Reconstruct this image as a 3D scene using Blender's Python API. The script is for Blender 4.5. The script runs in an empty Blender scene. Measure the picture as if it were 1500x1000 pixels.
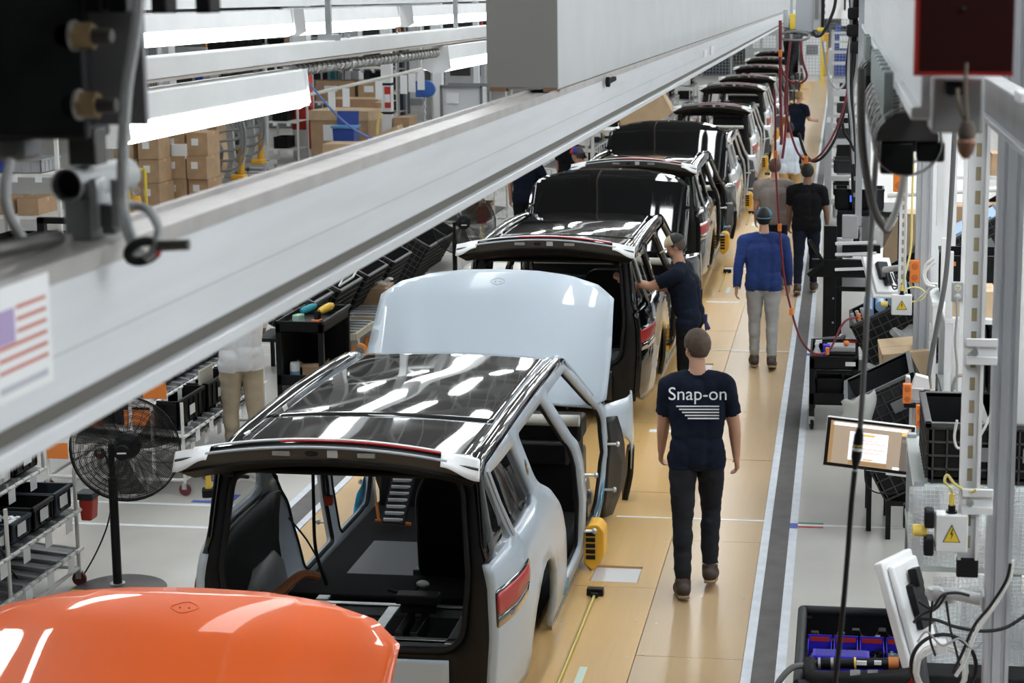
import bpy, bmesh, math, random
from mathutils import Vector, Matrix, noise
from mathutils.geometry import delaunay_2d_cdt
import numpy as np
random.seed(7)
S = bpy.context.scene
COL = S.collection
PI = math.pi
R = math.radians

# ---------------------------------------------------------------- camera, world, exposure
FPX, CAMH, VPX, VPY, PX0, PY0 = 2550.0, 4.3, 1234.0, -12.0, 950.0, 390.0
_th = math.atan((PY0 - VPY) / FPX)
_ps = math.atan((VPX - PX0) / (FPX / math.cos(_th)))
CF = Vector((-math.sin(_ps) * math.cos(_th), math.cos(_ps) * math.cos(_th), -math.sin(_th)))
CR = Vector((math.cos(_ps), math.sin(_ps), 0))
CU = CR.cross(CF)
CAM = Vector((0, 0, CAMH))
cd = bpy.data.cameras.new('camera')
cam = bpy.data.objects.new('camera', cd)
COL.objects.link(cam)
m = Matrix((CR, CU, -CF)).transposed().to_4x4()
m.translation = CAM
cam.matrix_world = m
cd.sensor_width = 36
cd.lens = FPX / 1500 * 36
cd.shift_x = (750 - PX0) / 1500
cd.shift_y = (PY0 - 500) / 1500
cd.clip_start, cd.clip_end = 0.05, 400
cd.dof.use_dof = True
cd.dof.focus_distance = 11.5
cd.dof.aperture_fstop = 5.6
S.camera = cam
W = bpy.data.worlds.new('world')
S.world = W
W.use_nodes = True
W.node_tree.nodes['Background'].inputs[0].default_value = (0.93, 0.97, 1.0, 1)
W.node_tree.nodes['Background'].inputs[1].default_value = 0.3
S.view_settings.view_transform = 'Standard'
S.view_settings.look = 'None'
S.view_settings.gamma = 1
S.view_settings.use_curve_mapping = False
S.view_settings.exposure = 0.3
LAMP = 22.5          # radiance of the fluorescent tubes


def P(px, py, Y):
    """point of the hall that lies at depth Y on the sight line of a pixel"""
    d = CF * FPX + CR * (px - PX0) + CU * (PY0 - py)
    return CAM + d * (Y / d.y)


def G(px, py, z=0.0):
    d = CF * FPX + CR * (px - PX0) + CU * (PY0 - py)
    return CAM + d * ((z - CAMH) / d.z)


# ---------------------------------------------------------------- materials
MAT = {}


def mat(name, col, rough=0.5, metal=0.0, coat=0.0, var=0.0, scale=8.0, bump=0.0, alpha=1.0, emit=None, spec=0.5, var_axis=None):
    if name in MAT:
        return MAT[name]
    m = bpy.data.materials.new(name)
    m.use_nodes = True
    nt = m.node_tree
    b = nt.nodes['Principled BSDF']
    b.inputs['Base Color'].default_value = (*col, 1)
    b.inputs['Roughness'].default_value = rough
    b.inputs['Metallic'].default_value = metal
    b.inputs['Coat Weight'].default_value = coat
    b.inputs['Coat Roughness'].default_value = 0.03
    b.inputs['Specular IOR Level'].default_value = spec
    b.inputs['Alpha'].default_value = alpha
    if emit:
        b.inputs['Emission Color'].default_value = (*emit[0], 1)
        b.inputs['Emission Strength'].default_value = emit[1]
    if var or bump:
        tc = nt.nodes.new('ShaderNodeTexCoord')
        mp = nt.nodes.new('ShaderNodeMapping')
        if var_axis:
            mp.inputs['Scale'].default_value = var_axis
        n = nt.nodes.new('ShaderNodeTexNoise')
        n.inputs['Scale'].default_value = scale
        n.inputs['Detail'].default_value = 5
        nt.links.new(tc.outputs['Object'], mp.inputs[0])
        nt.links.new(mp.outputs[0], n.inputs[0])
        if var:
            r = nt.nodes.new('ShaderNodeValToRGB')
            r.color_ramp.elements[0].position = 0.3
            r.color_ramp.elements[1].position = 0.7
            r.color_ramp.elements[0].color = (*[max(0, c * (1 - var)) for c in col], 1)
            r.color_ramp.elements[1].color = (*[min(1, c * (1 + var * 0.6)) for c in col], 1)
            nt.links.new(n.outputs[0], r.inputs[0])
            nt.links.new(r.outputs[0], b.inputs['Base Color'])
        if bump:
            bp = nt.nodes.new('ShaderNodeBump')
            bp.inputs['Strength'].default_value = bump
            bp.inputs['Distance'].default_value = 0.01
            nt.links.new(n.outputs[0], bp.inputs['Height'])
            nt.links.new(bp.outputs[0], b.inputs['Normal'])
    MAT[name] = m
    return m


white = mat('white_powder_coat', (0.80, 0.81, 0.82), 0.42, var=0.05, scale=3)
warmwhite = mat('white_pipe', (0.78, 0.77, 0.74), 0.4, var=0.06)
railwhite = mat('white_anodised_rail', (0.70, 0.72, 0.745), 0.38, 0.15, var=0.05, scale=4, var_axis=(6, 0.4, 6), bump=0.03)
boxgrey = mat('grey_painted_steel', (0.43, 0.44, 0.445), 0.5, 0.05, var=0.06, scale=3, bump=0.03)
groove = mat('rail_groove', (0.13, 0.12, 0.105), 0.6, 0.3)
alu = mat('brushed_aluminium', (0.60, 0.62, 0.66), 0.35, 0.65, var=0.05, scale=6, var_axis=(9, 9, 0.4))
steel = mat('galvanised_steel', (0.55, 0.57, 0.58), 0.35, 0.8, var=0.12, scale=14)
darksteel = mat('dark_steel', (0.09, 0.085, 0.08), 0.45, 0.6, var=0.2)
brass = mat('zinc_yellow_bolt', (0.50, 0.36, 0.20), 0.35, 0.8, var=0.2, scale=20)
black = mat('black_plastic', (0.0065, 0.0068, 0.0078), 0.42, var=0.25, scale=10, spec=.25)
black2 = mat('black_rough_plastic', (0.011, 0.011, 0.012), 0.6, var=0.3, scale=18, bump=0.06, spec=.25)
charcoal = mat('charcoal_plastic', (0.027, 0.029, 0.033), 0.5, var=0.2, spec=.3)
slate = mat('slate_blue_tote', (0.030, 0.038, 0.052), 0.45, var=0.15, spec=.3)
rubber = mat('black_rubber', (0.008, 0.008, 0.009), 0.7, spec=.25)
greyplastic = mat('grey_plastic', (0.36, 0.37, 0.38), 0.5, var=0.08)
dkgrey = mat('mid_grey_metal', (0.20, 0.205, 0.215), 0.45, 0.3, var=0.08)
red = mat('red_paint', (0.52, 0.035, 0.022), 0.45, var=0.08)
darkred = mat('dark_red_plate', (0.30, 0.018, 0.014), 0.5, var=0.1)
orange = mat('orange_plastic', (0.78, 0.22, 0.035), 0.45)
yellow = mat('yellow_paint', (0.80, 0.42, 0.03), 0.45, var=0.08)
yellowtool = mat('yellow_tool_plastic', (0.80, 0.50, 0.06), 0.45)
paleyellow = mat('pale_yellow_cable', (0.80, 0.68, 0.25), 0.5)
blue = mat('blue_plastic', (0.02, 0.06, 0.30), 0.4)
binblue = mat('ultramarine_bin', (0.035, 0.02, 0.55), 0.4)
skyblue = mat('light_blue_part', (0.24, 0.38, 0.58), 0.45)
teal = mat('teal_tool_plastic', (0.02, 0.30, 0.38), 0.45)
green = mat('green_plastic', (0.05, 0.22, 0.10), 0.5)
card = mat('cardboard', (0.44, 0.29, 0.17), 0.85, var=0.12, scale=5, bump=0.04)
card2 = mat('pale_cardboard', (0.56, 0.41, 0.26), 0.85, var=0.1, scale=5)
paper = mat('white_paper', (0.82, 0.83, 0.84), 0.7)
timber = mat('pallet_timber', (0.47, 0.33, 0.17), 0.8, var=0.2, scale=6, var_axis=(8, 1, 8))
tyre_or = mat('orange_polyurethane', (0.76, 0.25, 0.04), 0.45)
cablegrey = mat('grey_cable', (0.33, 0.33, 0.33), 0.55)
cableblack = mat('black_cable', (0.010, 0.010, 0.011), 0.5, spec=.3)
cablewhite = mat('white_cable', (0.72, 0.72, 0.70), 0.5)
cablered = mat('red_cable', (0.17, 0.012, 0.022), 0.45)
cableblue = mat('blue_cable', (0.10, 0.18, 0.45), 0.5)
film = mat('clear_plastic_film', (0.85, 0.88, 0.9), 0.12, alpha=0.35)
tubeglow = mat('fluorescent_tube', (1, 1, 1), 0.4, emit=((0.94, 0.985, 1.0), LAMP))
tubeglow_low = mat('fluorescent_tube_low_bay', (1, 1, 1), 0.4, emit=((0.95, 0.99, 1.0), 5.0))


# ---------------------------------------------------------------- mesh builder
class MB:
    def __init__(s):
        s.v, s.f, s.m = [], [], []
        s.cur = 0

    def add(s, vs, fs):
        o = len(s.v)
        s.v += [tuple(v) for v in vs]
        s.f += [tuple(i + o for i in f) for f in fs]
        s.m += [s.cur] * len(fs)
        return s

    def box(s, c, d, rot=None):
        x, y, z = d[0] / 2, d[1] / 2, d[2] / 2
        vs = [Vector(p) for p in ((-x, -y, -z), (x, -y, -z), (x, y, -z), (-x, y, -z), (-x, -y, z), (x, -y, z), (x, y, z), (-x, y, z))]
        if rot is not None:
            vs = [rot @ v for v in vs]
        c = Vector(c)
        return s.add([v + c for v in vs], [(0, 3, 2, 1), (4, 5, 6, 7), (0, 1, 5, 4), (1, 2, 6, 5), (2, 3, 7, 6), (3, 0, 4, 7)])

    def bx(s, x0, x1, y0, y1, z0, z1):
        return s.box(((x0 + x1) / 2, (y0 + y1) / 2, (z0 + z1) / 2), (abs(x1 - x0), abs(y1 - y0), abs(z1 - z0)))

    def bar(s, p, q, w, h=None, up=(0, 0, 1)):
        p, q = Vector(p), Vector(q)
        h = h or w
        d = (q - p).normalized()
        u = Vector(up)
        if abs(d.dot(u)) > 0.98:
            u = Vector((0, 1, 0))
        a = d.cross(u).normalized()
        b = a.cross(d)
        a, b = a * w / 2, b * h / 2
        vs = [p - a - b, p + a - b, p + a + b, p - a + b, q - a - b, q + a - b, q + a + b, q - a + b]
        return s.add(vs, [(0, 1, 2, 3), (7, 6, 5, 4), (0, 4, 5, 1), (1, 5, 6, 2), (2, 6, 7, 3), (3, 7, 4, 0)])

    def tube(s, pts, r, n=8, closed=False, caps=True):
        pts = [Vector(p) for p in pts]
        k = len(pts)
        rr = r if isinstance(r, (list, tuple)) else [r] * k
        prev = None
        rings = []
        for i, p in enumerate(pts):
            if closed:
                t = pts[(i + 1) % k] - pts[i - 1]
            else:
                t = pts[min(i + 1, k - 1)] - pts[max(i - 1, 0)]
            if t.length < 1e-9:
                t = Vector((0, 0, 1))
            t.normalize()
            if prev is None:
                a = t.orthogonal().normalized()
            else:
                a = prev - t * prev.dot(t)
                a = a.normalized() if a.length > 1e-6 else t.orthogonal().normalized()
            prev = a
            b = t.cross(a)
            rings.append([p + (a * math.cos(2 * PI * j / n) + b * math.sin(2 * PI * j / n)) * rr[i] for j in range(n)])
        vs = [v for ring in rings for v in ring]
        fs = []
        for i in range(k if closed else k - 1):
            i2 = (i + 1) % k
            for j in range(n):
                j2 = (j + 1) % n
                fs.append((i * n + j, i * n + j2, i2 * n + j2, i2 * n + j))
        if caps and not closed:
            fs.append(tuple(range(n - 1, -1, -1)))
            fs.append(tuple((k - 1) * n + j for j in range(n)))
        return s.add(vs, fs)

    def lathe(s, prof, o=(0, 0, 0), axis=(0, 0, 1), n=20, caps=True):
        a = Vector(axis).normalized()
        e = a.orthogonal().normalized()
        g = a.cross(e)
        o = Vector(o)
        vs = []
        for r, h in prof:
            for j in range(n):
                t = 2 * PI * j / n
                vs.append(o + a * h + (e * math.cos(t) + g * math.sin(t)) * r)
        fs = []
        for i in range(len(prof) - 1):
            for j in range(n):
                j2 = (j + 1) % n
                fs.append((i * n + j, i * n + j2, (i + 1) * n + j2, (i + 1) * n + j))
        if caps:
            fs.append(tuple(range(n - 1, -1, -1)))
            fs.append(tuple((len(prof) - 1) * n + j for j in range(n)))
        return s.add(vs, fs)

    def cyl(s, p, q, r, n=14):
        p, q = Vector(p), Vector(q)
        return s.lathe([(r, 0), (r, (q - p).length)], p, q - p, n)

    def ball(s, c, r, n=12, m=8):
        r = (r, r, r) if not isinstance(r, (tuple, list)) else r
        vs, fs = [], []
        for i in range(m + 1):
            a = PI * i / m
            for j in range(n):
                b = 2 * PI * j / n
                vs.append((c[0] + r[0] * math.sin(a) * math.cos(b), c[1] + r[1] * math.sin(a) * math.sin(b), c[2] + r[2] * math.cos(a)))
        for i in range(m):
            for j in range(n):
                j2 = (j + 1) % n
                fs.append((i * n + j, (i + 1) * n + j, (i + 1) * n + j2, i * n + j2))
        return s.add(vs, fs)

    def prism(s, poly, fn, d0, d1):
        """poly of 2-D points, fn(a,b,d)->xyz"""
        k = len(poly)
        vs = [fn(a, b, d0) for a, b in poly] + [fn(a, b, d1) for a, b in poly]
        fs = [tuple(range(k - 1, -1, -1)), tuple(range(k, 2 * k))]
        fs += [(i, (i + 1) % k, k + (i + 1) % k, k + i) for i in range(k)]
        return s.add(vs, fs)

    def grid(s, fn, nu, nv):
        vs = [fn(i / nu, j / nv) for i in range(nu + 1) for j in range(nv + 1)]
        w = nv + 1
        return s.add(vs, [(i * w + j, (i + 1) * w + j, (i + 1) * w + j + 1, i * w + j + 1) for i in range(nu) for j in range(nv)])

    def mesh(s, name, mats, smooth=35):
        me = bpy.data.meshes.new(name)
        me.from_pydata(s.v, [], s.f)
        for mm in (mats if isinstance(mats, (list, tuple)) else [mats]):
            me.materials.append(mm)
        if any(s.m):
            me.polygons.foreach_set('material_index', s.m)
        bm = bmesh.new()
        bm.from_mesh(me)
        bmesh.ops.recalc_face_normals(bm, faces=bm.faces)
        bm.to_mesh(me)
        bm.free()
        if smooth:
            me.shade_smooth()
            me.set_sharp_from_angle(angle=R(smooth))
        return me

    def build(s, name, mats, parent=None, smooth=35, bev=0, solid=0, loc=None, seg=2):
        o = bpy.data.objects.new(name, s.mesh(name, mats, smooth))
        COL.objects.link(o)
        if parent:
            o.parent = parent
        if loc is not None:
            o.location = loc
        if solid:
            md = o.modifiers.new('solid', 'SOLIDIFY')
            md.thickness = solid
            md.offset = -1
        if bev:
            md = o.modifiers.new('bevel', 'BEVEL')
            md.width = bev
            md.segments = seg
            md.limit_method = 'ANGLE'
            md.angle_limit = R(40)
        return o


def tag(o, label, cat, group=None, kind=None):
    o['label'] = label
    o['category'] = cat
    if group:
        o['group'] = group
    if kind:
        o['kind'] = kind
    return o


def thing(name, label, cat, loc=(0, 0, 0), rz=0.0, group=None):
    o = bpy.data.objects.new(name, None)
    o.empty_display_size = 0.1
    COL.objects.link(o)
    o.location = loc
    o.rotation_euler = (0, 0, rz)
    return tag(o, label, cat, group)


def struct(o, label=None):
    o['kind'] = 'structure'
    if label:
        o['label'] = label
    return o


def dup(root, loc, rz=None, label=None, group=None, rot=None):
    r = root.copy()
    COL.objects.link(r)
    r.location = loc
    if rz is not None:
        r.rotation_euler = (0, 0, rz)
    if rot is not None:
        r.rotation_euler = rot
    if label:
        r['label'] = label
    if group:
        r['group'] = group
    for c in list(root.children):
        d = c.copy()
        COL.objects.link(d)
        d.parent = r
        for g in list(c.children):
            e = g.copy()
            COL.objects.link(e)
            e.parent = d
    return r


def spline(pts, n=8, closed=False):
    pts = [Vector(p) for p in pts]
    k = len(pts)
    out = []
    for i in range(k if closed else k - 1):
        if closed:
            p0, p1, p2, p3 = pts[i - 1], pts[i], pts[(i + 1) % k], pts[(i + 2) % k]
        else:
            p0, p1, p2, p3 = pts[max(i - 1, 0)], pts[i], pts[i + 1], pts[min(i + 2, k - 1)]
        for j in range(n):
            t = j / n
            out.append(0.5 * ((2 * p1) + (p2 - p0) * t + (2 * p0 - 5 * p1 + 4 * p2 - p3) * t * t + (3 * p1 - p0 - 3 * p2 + p3) * t ** 3))
    if not closed:
        out.append(pts[-1])
    return out


def inside(pt, poly):
    x, y = pt
    c = False
    j = len(poly) - 1
    for i in range(len(poly)):
        xi, yi = poly[i]
        xj, yj = poly[j]
        if (yi > y) != (yj > y) and x < (xj - xi) * (y - yi) / (yj - yi) + xi:
            c = not c
        j = i
    return c


def segd(pt, poly):
    b = 9e9
    for i in range(len(poly)):
        ax, ay = poly[i - 1]
        bx_, by = poly[i]
        dx, dy = bx_ - ax, by - ay
        L = dx * dx + dy * dy
        t = 0 if L == 0 else max(0, min(1, ((pt[0] - ax) * dx + (pt[1] - ay) * dy) / L))
        b = min(b, math.hypot(pt[0] - ax - t * dx, pt[1] - ay - t * dy))
    return b


def resample(poly, step):
    out = []
    for i in range(len(poly)):
        a, b = poly[i], poly[(i + 1) % len(poly)]
        n = max(1, int(math.hypot(b[0] - a[0], b[1] - a[1]) / step))
        for j in range(n):
            t = j / n
            out.append((a[0] + (b[0] - a[0]) * t, a[1] + (b[1] - a[1]) * t))
    return out


def rounded(poly, r, n=4):
    """round the corners of a polygon (r scalar or list)"""
    out = []
    k = len(poly)
    for i in range(k):
        a, b, c = Vector(poly[i - 1]), Vector(poly[i]), Vector(poly[(i + 1) % k])
        rr = r[i] if isinstance(r, (list, tuple)) else r
        if rr <= 0:
            out.append(tuple(b))
            continue
        d1 = min(rr, (a - b).length * 0.45)
        d2 = min(rr, (c - b).length * 0.45)
        p, q = b + (a - b).normalized() * d1, b + (c - b).normalized() * d2
        for j in range(n + 1):
            t = j / n
            out.append(tuple(p * (1 - t) ** 2 + b * 2 * t * (1 - t) + q * t * t))
    return out


def panel(mb, outer, holes, step, fn):
    """curved sheet: polygon with holes in 2-D, mapped to 3-D by fn(a,b)"""
    outer = resample(outer, step)
    holes = [resample(h, step) for h in holes]
    vs, es = [], []
    for loop in [outer] + holes:
        o = len(vs)
        vs += loop
        es += [(o + i, o + (i + 1) % len(loop)) for i in range(len(loop))]
    xs, ys = [p[0] for p in outer], [p[1] for p in outer]
    nx, ny = int((max(xs) - min(xs)) / step) + 1, int((max(ys) - min(ys)) / step) + 1
    for i in range(nx):
        for j in range(ny):
            p = (min(xs) + (i + 0.5) * step, min(ys) + (j + 0.5) * step)
            if inside(p, outer) and not any(inside(p, h) for h in holes):
                if min(segd(p, l) for l in [outer] + holes) > step * 0.45:
                    vs.append(p)
    r = delaunay_2d_cdt([Vector(v) for v in vs], es, [], 0, 1e-6)
    V, Fc = r[0], r[2]
    keep = []
    for f in Fc:
        c = (sum(V[i].x for i in f) / len(f), sum(V[i].y for i in f) / len(f))
        if inside(c, outer) and not any(inside(c, h) for h in holes):
            keep.append(tuple(f))
    return mb.add([fn(v.x, v.y) for v in V], keep)


def text_mesh(txt, size, extrude=0.0005):
    c = bpy.data.curves.new('text', 'FONT')
    c.body = txt
    c.size = size
    c.align_x = 'CENTER'
    c.align_y = 'CENTER'
    c.extrude = extrude
    o = bpy.data.objects.new('text', c)
    COL.objects.link(o)
    me = bpy.data.meshes.new_from_object(o.evaluated_get(bpy.context.evaluated_depsgraph_get()))
    COL.objects.unlink(o)
    bpy.data.objects.remove(o)
    return me


def text(name, txt, size, m, parent, loc, rot, extrude=0.0005):
    me = text_mesh(txt, size, extrude)
    me.materials.clear()
    me.materials.append(m)
    o = bpy.data.objects.new(name, me)
    COL.objects.link(o)
    o.parent = parent
    o.location = loc
    o.rotation_euler = rot
    return o


def obj1(mb, name, mats, label, cat, group=None, kind=None, **k):
    return tag(mb.build(name, mats, **k), label, cat, group, kind)
# ---------------------------------------------------------------- floor
def concrete_mat():
    m = mat('sealed_concrete', (0.50, 0.485, 0.455), 0.28, var=0.10, scale=1.3, bump=0.02)
    nt = m.node_tree
    b = nt.nodes['Principled BSDF']
    n = nt.nodes.new('ShaderNodeTexNoise')
    n.inputs['Scale'].default_value = 0.9
    n.inputs['Detail'].default_value = 8
    mr = nt.nodes.new('ShaderNodeMapRange')
    mr.inputs['To Min'].default_value = 0.18
    mr.inputs['To Max'].default_value = 0.42
    nt.links.new(n.outputs[0], mr.inputs[0])
    nt.links.new(mr.outputs[0], b.inputs['Roughness'])
    return m


def ply_mat(name, c0, c1):
    m = mat(name, c0, 0.3)
    nt = m.node_tree
    b = nt.nodes['Principled BSDF']
    tc = nt.nodes.new('ShaderNodeTexCoord')
    mp = nt.nodes.new('ShaderNodeMapping')
    mp.inputs['Scale'].default_value = (7, 0.5, 3)
    w = nt.nodes.new('ShaderNodeTexNoise')
    w.inputs['Scale'].default_value = 2.2
    w.inputs['Detail'].default_value = 7
    w.inputs['Distortion'].default_value = 1.2
    w2 = nt.nodes.new('ShaderNodeTexNoise')
    w2.inputs['Scale'].default_value = 0.8
    mx = nt.nodes.new('ShaderNodeMix')
    mx.data_type = 'RGBA'
    mx.inputs[6].default_value = (*c0, 1)
    mx.inputs[7].default_value = (*c1, 1)
    ma = nt.nodes.new('ShaderNodeMath')
    ma.operation = 'MULTIPLY_ADD'
    ma.inputs[1].default_value = 0.6
    nt.links.new(tc.outputs['Object'], mp.inputs[0])
    nt.links.new(mp.outputs[0], w.inputs[0])
    nt.links.new(tc.outputs['Object'], w2.inputs[0])
    nt.links.new(w.outputs[0], ma.inputs[0])
    ma.inputs[2].default_value = 0.2
    nt.links.new(ma.outputs[0], mx.inputs[0])
    nt.links.new(mx.outputs[2], b.inputs['Base Color'])
    return m


floor = struct(MB().bx(-40, 14, -14, 135, -0.3, 0).build('floor', concrete_mat(), smooth=0))
ply_gold = ply_mat('coated_plywood_golden', (0.55, 0.325, 0.11), (0.67, 0.45, 0.195))
ply_sheen = ply_mat('coated_plywood_sheen', (0.43, 0.295, 0.16), (0.52, 0.38, 0.225))  # walkway sheets: lamp gloss and ghosting are put into the plywood colour
PITCH, YREAR, CARX = 7.3, 9.45, -2.82

deck = bpy.data.objects.new('trim_1', None)
COL.objects.link(deck)
struct(deck, 'golden plywood deck of the moving line')
DZ = 0.022
edges = [-0.565, -1.27, -2.45, -3.3, -4.27]
slots = [YREAR + k * PITCH + 2.72 for k in range(-1, 10)]
for c in range(4):
    x1, x0 = edges[c] - 0.003, edges[c + 1] + 0.003
    y = 1.0 + (0.0, 1.3, 0.5, 1.7)[c] - 2.44
    while y < 84:
        y0, y1 = y + 0.003, y + 2.437
        dz = random.uniform(-0.0012, 0.0012)
        pm = ply_sheen if c == 0 else ply_gold
        sl = [s for s in slots if c == 1 and y0 + 0.05 < s and s + 0.36 < y1 - 0.05]
        mb = MB()
        if c == 1 and any(y0 - 0.4 < s < y1 for s in slots):
            s = [s for s in slots if y0 - 0.4 < s < y1][0]
            a, b_ = max(s, y0), min(s + 0.36, y1)
            if a > y0:
                mb.bx(x0, x1, y0, a, 0.001, DZ + dz)
            if b_ < y1:
                mb.bx(x0, x1, b_, y1, 0.001, DZ + dz)
            mb.bx(-1.42, x1, a, b_, 0.001, DZ + dz)
            mb.bx(x0, -1.78, a, b_, 0.001, DZ + dz)
        else:
            mb.bx(x0, x1, y0, y1, 0.001, DZ + dz)
        mb.build('plywood_sheet', pm, deck, smooth=0)
        y += 2.44
plate = mat('pale_steel_plate', (0.66, 0.67, 0.69), 0.4, 0.2)
for s in slots[:6]:
    MB().bx(-1.77, -1.43, s + 0.005, s + 0.355, 0.0005, 0.006).build('slot_plate', plate, deck, smooth=0)
sc = MB()
for c in range(4):
    for y in np.arange(2.2, 40, 0.61):
        for x in (edges[c] - 0.06, (edges[c] + edges[c + 1]) / 2, edges[c + 1] + 0.06):
            if random.random() < 0.72:
                sc.lathe([(0.011, 0), (0.011, 0.0012)], (x + random.uniform(-.02, .02), y + random.uniform(-.05, .05), DZ + 0.0012), n=6)
o = sc.build('screw_head', steel, deck, smooth=0)
o['kind'] = 'stuff'

tape_w = mat('pale_blue_white_tape', (0.66, 0.70, 0.76), 0.45, var=0.12, scale=9)
tape_d = mat('dark_rubber_track', (0.10, 0.095, 0.09), 0.6, var=0.2, scale=6)
linew = mat('white_floor_line', (0.80, 0.82, 0.84), 0.5, var=0.08, scale=12)
lineb = mat('blue_floor_tape', (0.05, 0.09, 0.42), 0.5)
lineg = mat('green_floor_tape', (0.04, 0.25, 0.17), 0.5)
linered = mat('red_floor_tape', (0.45, 0.05, 0.05), 0.5)
k = 2


def strip(x0, x1, y0, y1, m_, z=0.002, lab=None):
    global k
    o = struct(MB().bx(x0, x1, y0, y1, 0.0006, z).build('trim_%d' % k, m_, smooth=0), lab)
    k += 1
    return o


strip(-0.565, -0.502, -2, 84, tape_w, 0.026, 'pale tape along the plywood edge of the walkway')
strip(-0.352, -0.288, -2, 84, tape_w, 0.004, 'pale tape on the outer side of the dark track')
strip(-0.502, -0.352, -2, 84, tape_d, 0.006, 'dark track strip beside the walkway')
strip(-4.335, -4.272, -2, 84, tape_w, 0.026, 'pale tape along the far edge of the plywood')
strip(-4.545, -4.335, -2, 84, tape_d, 0.006, 'dark track strip on the far side of the cars')
strip(-4.61, -4.545, -2, 84, tape_w, 0.004, 'pale outer tape on the far side of the cars')
for y in (13.77, 13.17, 20.4, 19.85, 28.0, 35.2):
    strip(-7.6, -4.61, y - 0.025, y + 0.025, linew)
for y in (13.77, 20.6, 28.0, 35.2):
    strip(-1.78, -0.565, y - 0.014, y + 0.014, linew, DZ + 0.003)
    strip(-0.288, 1.3, y - 0.022, y + 0.022, linew)
for y in (16.62, 23.9):
    strip(-1.82, -1.36, y - 0.05, y + 0.05, linew, DZ + 0.004)
for y in (13.73, 20.55):
    strip(-0.352, -0.288, y - 0.07, y + 0.07, lineb, 0.0045)
strip(-0.287, -0.08, 13.80, 13.835, lineg, 0.003)
strip(-0.287, -0.08, 13.70, 13.735, linered, 0.003)
strip(-5.45, -5.2, 13.84, 13.90, lineb, 0.003)
strip(-5.3, -5.1, 13.9, 14.1, lineb, 0.003)
o = strip(-0.02, 0.14, 18.2, 18.28, mat('yellow_floor_tape', (0.7, 0.5, 0.03), 0.5), 0.003)
for i in range(6):
    y = 10.1 + i * PITCH
    t = thing('guide_rod', 'thin yellow guide rod lying on the plywood beside the ' + ('grey', 'first black', 'second black', 'silver', 'first white', 'second white')[i] + ' car', 'rod', (-1.69, y, DZ + .004), 0, 'yellow guide rods')
    MB().cyl((0, 0, .012), (0, 1.75, .012), .010).build('rod', mat('dull_yellow_rod', (.55, .45, .10), .4), t)
    MB().bx(-.06, .06, 1.74, 1.80, 0, .05).bx(-.025, .025, 1.70, 1.76, 0, .03).build('end_bracket', black, t, bev=.004)
    strip(-1.60, -1.55, y - .1, y + .42, mat('pale_green_tape', (.62, .74, .64), .5), DZ + .004, 'pale green tape mark on the plywood')
# ---------------------------------------------------------------- shell
wallm = mat('pale_wall_cladding', (0.62, 0.64, 0.66), 0.6, var=0.05)
struct(MB().bx(-40, 14, 134, 134.4, 0, 11).build('wall_back', wallm, smooth=0))
struct(MB().bx(-40, 14, -14.4, -14, 0, 11).build('wall_front', mat('dark_reflection_wall', (0.05, 0.052, 0.055), .7), smooth=0))  # unseen wall added behind the camera to keep the bonnet reflections dark
struct(MB().bx(-40.4, -40, -14, 134, 0, 11).build('wall_left', wallm, smooth=0))
struct(MB().bx(13, 13.4, -14, 134, 0, 11).build('wall_right', wallm, smooth=0))
struct(MB().bx(-40, 14, -14, 134, 10.2, 10.5).build('ceiling', mat('grey_roof_deck', (0.30, 0.30, 0.30), 0.7), smooth=0))
trm = mat('grey_truss_paint', (0.55, 0.55, 0.55), 0.5)
tr = bpy.data.objects.new('trim_roof', None)
COL.objects.link(tr)
struct(tr, 'steel roof trusses above the line')
tmb = MB()
tmb.bar((-20, 0, 7.4), (12, 0, 7.4), 0.16)
tmb.bar((-20, 0, 9.6), (12, 0, 9.6), 0.16)
for i in range(16):
    x = -20 + i * 2
    tmb.bar((x, 0, 7.4), (x + 1, 0, 9.6), 0.1)
    tmb.bar((x + 1, 0, 9.6), (x + 2, 0, 7.4), 0.1)
tme = tmb.mesh('roof_truss', trm, 0)
for i in range(11):
    o = bpy.data.objects.new('roof_truss', tme)
    COL.objects.link(o)
    o.parent = tr
    o.location = (0, 2 + i * 5.5, 0)
# ---------------------------------------------------------------- unseen lamps above the frame, some rows added to brighten the hall
t = thing('unseen_ceiling_light', 'unseen long fluorescent light above the line, from rows partly added for brightness', 'light', (0, 0, 6.3), 0, 'fluorescent lights hung above the line')
MB().bx(-0.16, 0.16, -1.3, 1.3, 0.05, 0.13).bx(-0.012, 0.012, -0.9, -0.88, 0.13, 3.9).bx(-0.012, 0.012, 0.88, 0.9, 0.13, 3.9).build('housing', white, t, 0)
MB().bx(-0.13, 0.13, -1.27, 1.27, 0.0, 0.049).build('diffuser', tubeglow, t, 0)
first = True
for x in (-17.5, -11.5, -6.4, -2.0, 1.4, 3.4, 5.0, 7.0):  # rows on the right and the far lamps are added to brighten those areas
    for i in range((20 if -7 < x < 6 else 13) if x > -12 else 10):
        y = 3.0 + i * 4.6 + (2.3 if x in (-2.0, -11.5) else 0)
        if x < -10:
            y += i * 1.2
        z = 5.9 if x > -10 else 7.2
        z = z + max(0, y - 20) * 0.03
        if first:
            t.location = (x, y, z)
            first = False
        else:
            dup(t, (x, y, z))


# ---------------------------------------------------------------- overhead rails (they run along the line, like everything here)
def ybar(mb, prof, y0, y1):
    return mb.prism(prof, lambda a, b, d: (a, d, b), y0, y1)


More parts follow.
